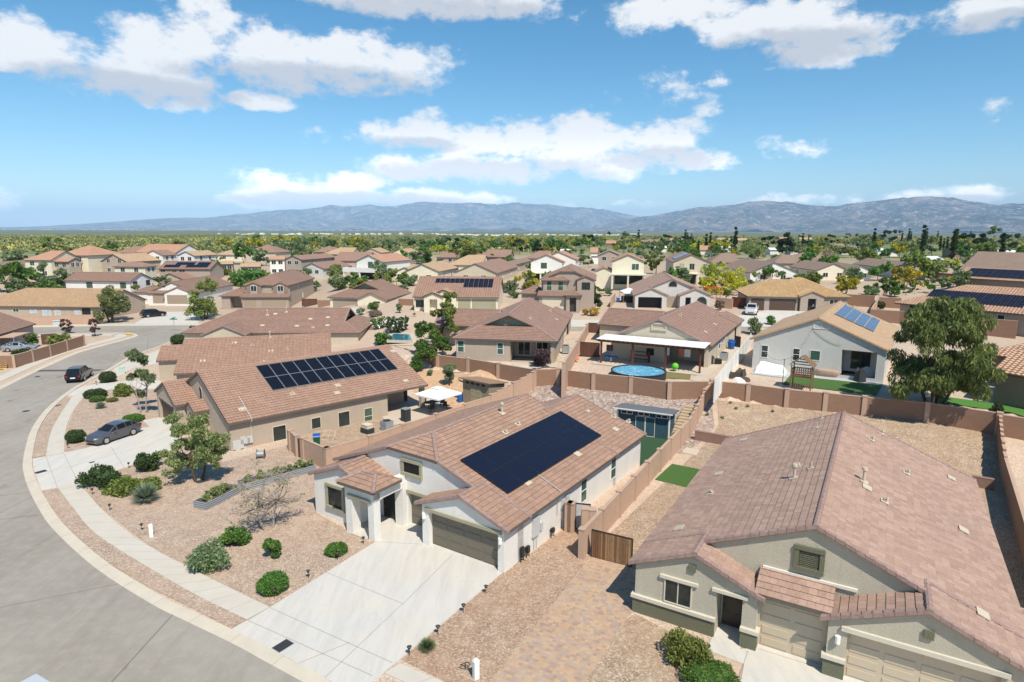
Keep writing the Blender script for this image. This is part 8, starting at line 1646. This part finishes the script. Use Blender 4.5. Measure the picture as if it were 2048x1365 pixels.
PK = [(0, .5, .95, 1.0, .85, .65), (.12, .4, 1.08, 1.14, .96, .78), (.9, .36, 1.16, 1.22, 1.0, .84), (1.35, .36, 1.2, 1.26, 1.0, .84), (1.5, .36, 1.2, 1.26, 1.0, .84), (2.15, .36, 1.22, 1.82, 1.0, .72), (3.3, .36, 1.24, 1.88, 1.0, .73), (3.85, .38, 1.24, 1.84, 1.0, .72), (3.98, .4, 1.24, 1.28, 1.0, .9), (5.7, .42, 1.24, 1.27, .99, .92), (5.78, .48, 1.1, 1.13, .97, .9)]
c = G(1503, 628); car('pickup_truck', 'white pickup truck parked by the brown garage doors', 'truck', c, rad(66), PK, 'paint_white', (1.0, 4.6), .4, 5.78)
# ------------------------------------------------------------------ mountains
def mountain(name, prof, dist, depth, az_pad, seed, mat, amp, nu=260, nv=44):
    """a ridge whose crest line has the given heights; foothills in front, relief from several octaves of ridged noise"""
    from mathutils import noise
    P = []
    for x, y in prof:
        d = ray(x, y); az = math.atan2(d.x, d.y); hz = math.hypot(d.x, d.y); P.append((az, CAMH + dist * d.z / hz))
    azs = np.linspace(P[0][0], P[-1][0], nu); hs = np.interp(azs, [q[0] for q in P], [q[1] for q in P]); base = T(0, dist) - 25
    v = []
    for j in range(nv):
        t = j / (nv - 1); rr = dist - depth + depth * 1.6 * t
        tt = (rr - (dist - depth)) / depth
        for i in range(nu):
            prof_ = tt ** 1.35 if tt <= 1 else max(0, 1 - (tt - 1) / .6) ** .8
            a = azs[i]; x, y = math.sin(a) * rr, math.cos(a) * rr
            n = 0; f = 1 / (depth * .42); am = 1
            ag = a * dist
            for o in range(7): n += am * (1 - abs(noise.noise(Vector((ag * f + seed, rr * f * .5 - seed, o * 3.7)))) * 2); f *= 2.1; am *= .56
            H = max(30.0, hs[i] - base); edge = min(1, i / 10, (nu - 1 - i) / 10) if az_pad else 1
            z = base + edge * (H * prof_ * (1 - amp * (1 - prof_ ** 3) * .55) + amp * H * .42 * (n - .6) * (.34 + .66 * math.sin(math.pi * min(1, tt)) ** .8) * (1 if tt <= 1 else .5))
            v.append((x, y, z))
    f = [(j * nu + i, j * nu + i + 1, (j + 1) * nu + i + 1, (j + 1) * nu + i) for j in range(nv - 1) for i in range(nu - 1)]
    me = bpy.data.meshes.new(name); me.from_pydata(v, [], f); me.materials.append(mat); me.polygons.foreach_set('use_smooth', [True] * len(f)); o = bpy.data.objects.new(name, me); COL.objects.link(o); return struct(o)
def mk():
    t = NT('mountain_rock'); p = t.pos(); n1 = t.noise(p, .0012, 9, .7); n2 = t.noise(p, .006, 7, .75)
    col = t.ramp(n1, [(.36, (.03, .045, .035)), (.5, (.11, .10, .085)), (.62, (.33, .25, .20))]); col = t.mix(t.mr(n2, .53, .64, 0, .85), col, (.66, .53, .45)); col = t.mix(t.mr(n2, .3, .45, .7, 0), col, (.03, .045, .03))
    t.base(col); t.rough(.95); t.bump(n2, 1.0, 120); return t.m
rock = mk()
far_prof = [(-500, 456), (-100, 455.5), (60, 454), (140, 450), (250, 443), (340, 437), (430, 435), (460, 432), (500, 428), (530, 423), (560, 420), (600, 418), (640, 414), (660, 411), (690, 416), (712, 412), (740, 409), (765, 413), (790, 413), (820, 408), (850, 405), (890, 408), (940, 407), (970, 409), (1000, 410), (1030, 408), (1060, 409), (1120, 415), (1180, 419), (1230, 425), (1275, 433), (1310, 440), (1400, 448), (1500, 452)]
near_prof = [(1180, 450), (1240, 442), (1270, 437), (1300, 433), (1320, 430), (1350, 425), (1380, 420), (1420, 415), (1470, 413), (1500, 409), (1530, 407), (1570, 406), (1600, 411), (1650, 414), (1680, 412), (1700, 409), (1730, 408), (1760, 403), (1800, 399), (1830, 398), (1870, 400), (1910, 399), (1950, 404), (2000, 410), (2048, 407), (2200, 404), (2400, 412), (2650, 430)]
mountain('mountain_range', far_prof, 25000, 6500, True, 3.1, rock, .55, 900, 60); mountain('mountain_range', near_prof, 17500, 5200, True, 9.4, rock, .6, 900, 70)
# far pale buildings of the city at the foot of the mountains and mobile homes on the plain
rngc = random.Random(21); cb = MB()
for i in range(70):
    x = rngc.choice([rngc.uniform(0, 700), rngc.uniform(0, 1250), rngc.uniform(380, 900)]); yy = 456.2 + .0034 * x + rngc.uniform(-.2, .5); d = ray(x, yy + 1.4); r = rngc.uniform(9000, 13500); hz = math.hypot(d.x, d.y); px_, py_ = d.x / hz * r, d.y / hz * r; z = T(px_, py_); w = rngc.uniform(8, 26); cb.box(px_ - w, px_ + w, py_, py_ + 40, z - 5, z + rngc.uniform(6, 12))
cb = cb.build('distant_city', 'beige_stucco'); cb['kind'] = 'stuff'; cb['label'] = 'pale specks of distant city buildings along the foot of the mountains'
hb = MB()
for i in range(110):
    x = rngc.uniform(430, 1260); yy = rngc.gauss(469.5, 1.1) if x < 900 else rngc.gauss(471, 1.2); p = G(x, yy); w = rngc.uniform(3, 8); hb.box(p.x - w, p.x + w, p.y, p.y + 8, p.z - 1, p.z + rngc.uniform(2.4, 3.6))
hb = hb.build('distant_mobile_homes', 'white_paint'); hb['kind'] = 'stuff'; hb['label'] = 'thin line of tiny white mobile homes far out on the scrub plain'

# ------------------------------------------------------------------ haze
t = NT('haze'); t.t.nodes.remove(t.b); vol = t.n('VolumePrincipled'); vol.inputs['Color'].default_value = (.45, .69, 1.0, 1); vol.inputs['Density'].default_value = HAZE * .92; vol.inputs['Anisotropy'].default_value = -.35
t.l(vol.outputs[0], t.o.inputs['Volume'])
mb = MB(); mb.box(-44000, 44000, -880, 41000, -140, 1180); hz = mb.build('haze', 'white_paint'); hz.data.materials.clear(); hz.data.materials.append(t.m); hz['kind'] = 'stuff'; hz['label'] = 'thin blue haze over the plain and mountains'
# ------------------------------------------------------------------ light
SUN = Vector((.29, -.648, 1.0)).normalized()
sd = bpy.data.lights.new('sun', 'SUN'); sd.energy = 5.0; sd.angle = rad(.5); sd.color = (1, .93, .81); so = bpy.data.objects.new('sun', sd); COL.objects.link(so)
so.rotation_euler = SUN.to_track_quat('Z', 'Y').to_euler()
world = bpy.data.worlds.new('World'); scene.world = world; world.use_nodes = True
class WT(NT):
    def __init__(s, tree): s.t = tree
W = WT(world.node_tree); wb = W.t.nodes['Background']; sky = W.n('TexSky'); sky.sky_type = 'NISHITA'; sky.sun_disc = False
sky.sun_elevation = math.asin(SUN.z); sky.sun_rotation = math.atan2(SUN.x, SUN.y); sky.altitude = 900; sky.air_density = 1.0; sky.dust_density = .3; sky.ozone_density = 3.0
hs = W.n('HueSaturation', i_Color=sky.outputs[0], i_Hue=.488, i_Saturation=1.27, i_Value=1.55)
# cumulus: fields of soft ellipses in (azimuth, elevation), broken up by fractal noise
gen = W.n('TexCoord').outputs['Generated']; sx = W.n('SeparateXYZ'); W.l(gen, sx.inputs[0])
az = W.math('ARCTAN2', sx.outputs[0], sx.outputs[1]); el = W.math('ARCSINE', sx.outputs[2])
def ae(x, y): d = ray(x, y).normalized(); return math.atan2(d.x, d.y), math.asin(d.z)
cxy = W.n('CombineXYZ', i_X=az, i_Y=W.math('MULTIPLY', el, 1.55))
nA = W.noise(cxy.outputs[0], 13, 10, .6); nB = W.noise(cxy.outputs[0], 48, 7, .65)
mm = W.n('VectorMath', operation='ADD', i_1=(0, -.016, 0)); W.l(cxy.outputs[0], mm.inputs[0]); nL = W.noise(mm.outputs[0], 13, 10, .6)
def field(bl):
    F = None
    for x, y, rx, rt, rb in bl:
        a, e = ae(x, y); a2 = ae(x + rx, y)[0] - a; et = ae(x, y - rt)[1] - e; eb = e - ae(x, y + rb)[1]
        dx = W.math('MULTIPLY_ADD', az, 1 / a2, -a / a2); d1 = W.math('MULTIPLY_ADD', el, 1 / et, -e / et); d2 = W.math('MULTIPLY_ADD', el, -1 / eb, e / eb); dy = W.math('MAXIMUM', d1, d2)
        f = W.math('MULTIPLY_ADD', dx, dx, W.math('MULTIPLY', dy, dy)); F = f if F is None else W.math('MINIMUM', F, f)
    return W.math('SUBTRACT', 1.0, F)
BL = [(90, 110, 130, 75, 40), (220, 150, 150, 70, 45), (340, 175, 110, 45, 40), (310, 100, 100, 80, 50), (390, 70, 120, 85, 60), (545, 110, 150, 70, 60), (690, 120, 160, 65, 62), (820, 130, 100, 50, 50), (640, 150, 200, 40, 42), (370, 205, 90, 25, 22), (500, 205, 75, 26, 16), (15, 120, 60, 50, 24),
 (880, 5, 270, 40, 38), (1360, 25, 170, 50, 40), (1540, 50, 190, 60, 45), (1640, 100, 150, 45, 38), (1700, 60, 90, 50, 40), (1960, 25, 140, 40, 45),
 (820, 270, 110, 34, 30), (1000, 285, 130, 45, 45), (1140, 290, 190, 62, 50), (1290, 285, 140, 50, 50), (1400, 318, 80, 26, 26), (960, 340, 230, 45, 30), (1180, 325, 220, 40, 34), (800, 335, 60, 24, 20),
 (600, 385, 150, 44, 34), (700, 372, 90, 32, 40), (830, 395, 180, 20, 18), (960, 400, 70, 16, 14), (520, 395, 90, 28, 25), (1895, 392, 130, 24, 16)]
SM = [(1305, 195, 85, 44, 34), (1570, 300, 80, 26, 22), (1955, 247, 70, 36, 30), (635, 272, 34, 28, 26), (1420, 210, 44, 28, 24), (1240, 413, 120, 16, 14), (1530, 398, 60, 20, 16), (1640, 402, 90, 18, 14), (5, 408, 50, 34, 26), (1437, 162, 26, 24, 22), (1175, 30, 50, 30, 24), (700, 270, 40, 18, 16), (860, 235, 40, 18, 14)]
GR = [(320, 185, 160, 30, 30), (640, 165, 240, 34, 40), (880, 25, 230, 30, 30), (1580, 95, 190, 34, 40), (1980, 50, 120, 26, 30), (1000, 345, 260, 26, 26), (1320, 318, 130, 24, 26), (180, 160, 130, 30, 32), (700, 402, 240, 18, 20), (1900, 402, 120, 12, 12), (820, 290, 90, 16, 20)]
F = W.math('MAXIMUM', field(BL), W.math('MULTIPLY_ADD', field(SM), .55, -.38)); Gf = field(GR)
nz = W.math('MULTIPLY_ADD', nA, 4.8, W.math('MULTIPLY_ADD', nB, 1.5, -3.02)); dens = W.math('MULTIPLY_ADD', F, 1.0, nz)
al = W.n('MapRange', interpolation_type='SMOOTHSTEP', i_0=dens, i_1=-.15, i_2=.95, i_3=0.0, i_4=1.0).outputs[0]
lit = W.math('MULTIPLY', W.math('SUBTRACT', nL, nA), 6.0)
gy = W.n('MapRange', interpolation_type='SMOOTHSTEP', i_0=W.math('MULTIPLY_ADD', nA, 1.0, W.math('MULTIPLY_ADD', lit, -.5, W.math('ADD', Gf, -.12))), i_1=-.3, i_2=1.0, i_3=0.0, i_4=1.0).outputs[0]
cc = W.mix(gy, (10.8, 10.9, 11.1), (7.0, 7.35, 8.1)); col = W.mix(W.math('MULTIPLY', al, .97), hs.outputs[0], cc)
col = W.mix(1.0, col, W.mix(W.math('MULTIPLY', al, W.n('MapRange', interpolation_type='SMOOTHSTEP', i_0=el, i_1=.05, i_2=.17, i_3=1.0, i_4=0.0).outputs[0]), (1, 1, 1), (1.9, 1.75, 1.6)), 'MULTIPLY'); W.l(col, wb.inputs[0]); wb.inputs[1].default_value = .079
scene.cycles.volume_bounces = 2
scene.view_settings.view_transform = 'Standard'; scene.view_settings.look = 'None'; scene.view_settings.exposure = .2; scene.view_settings.gamma = 1
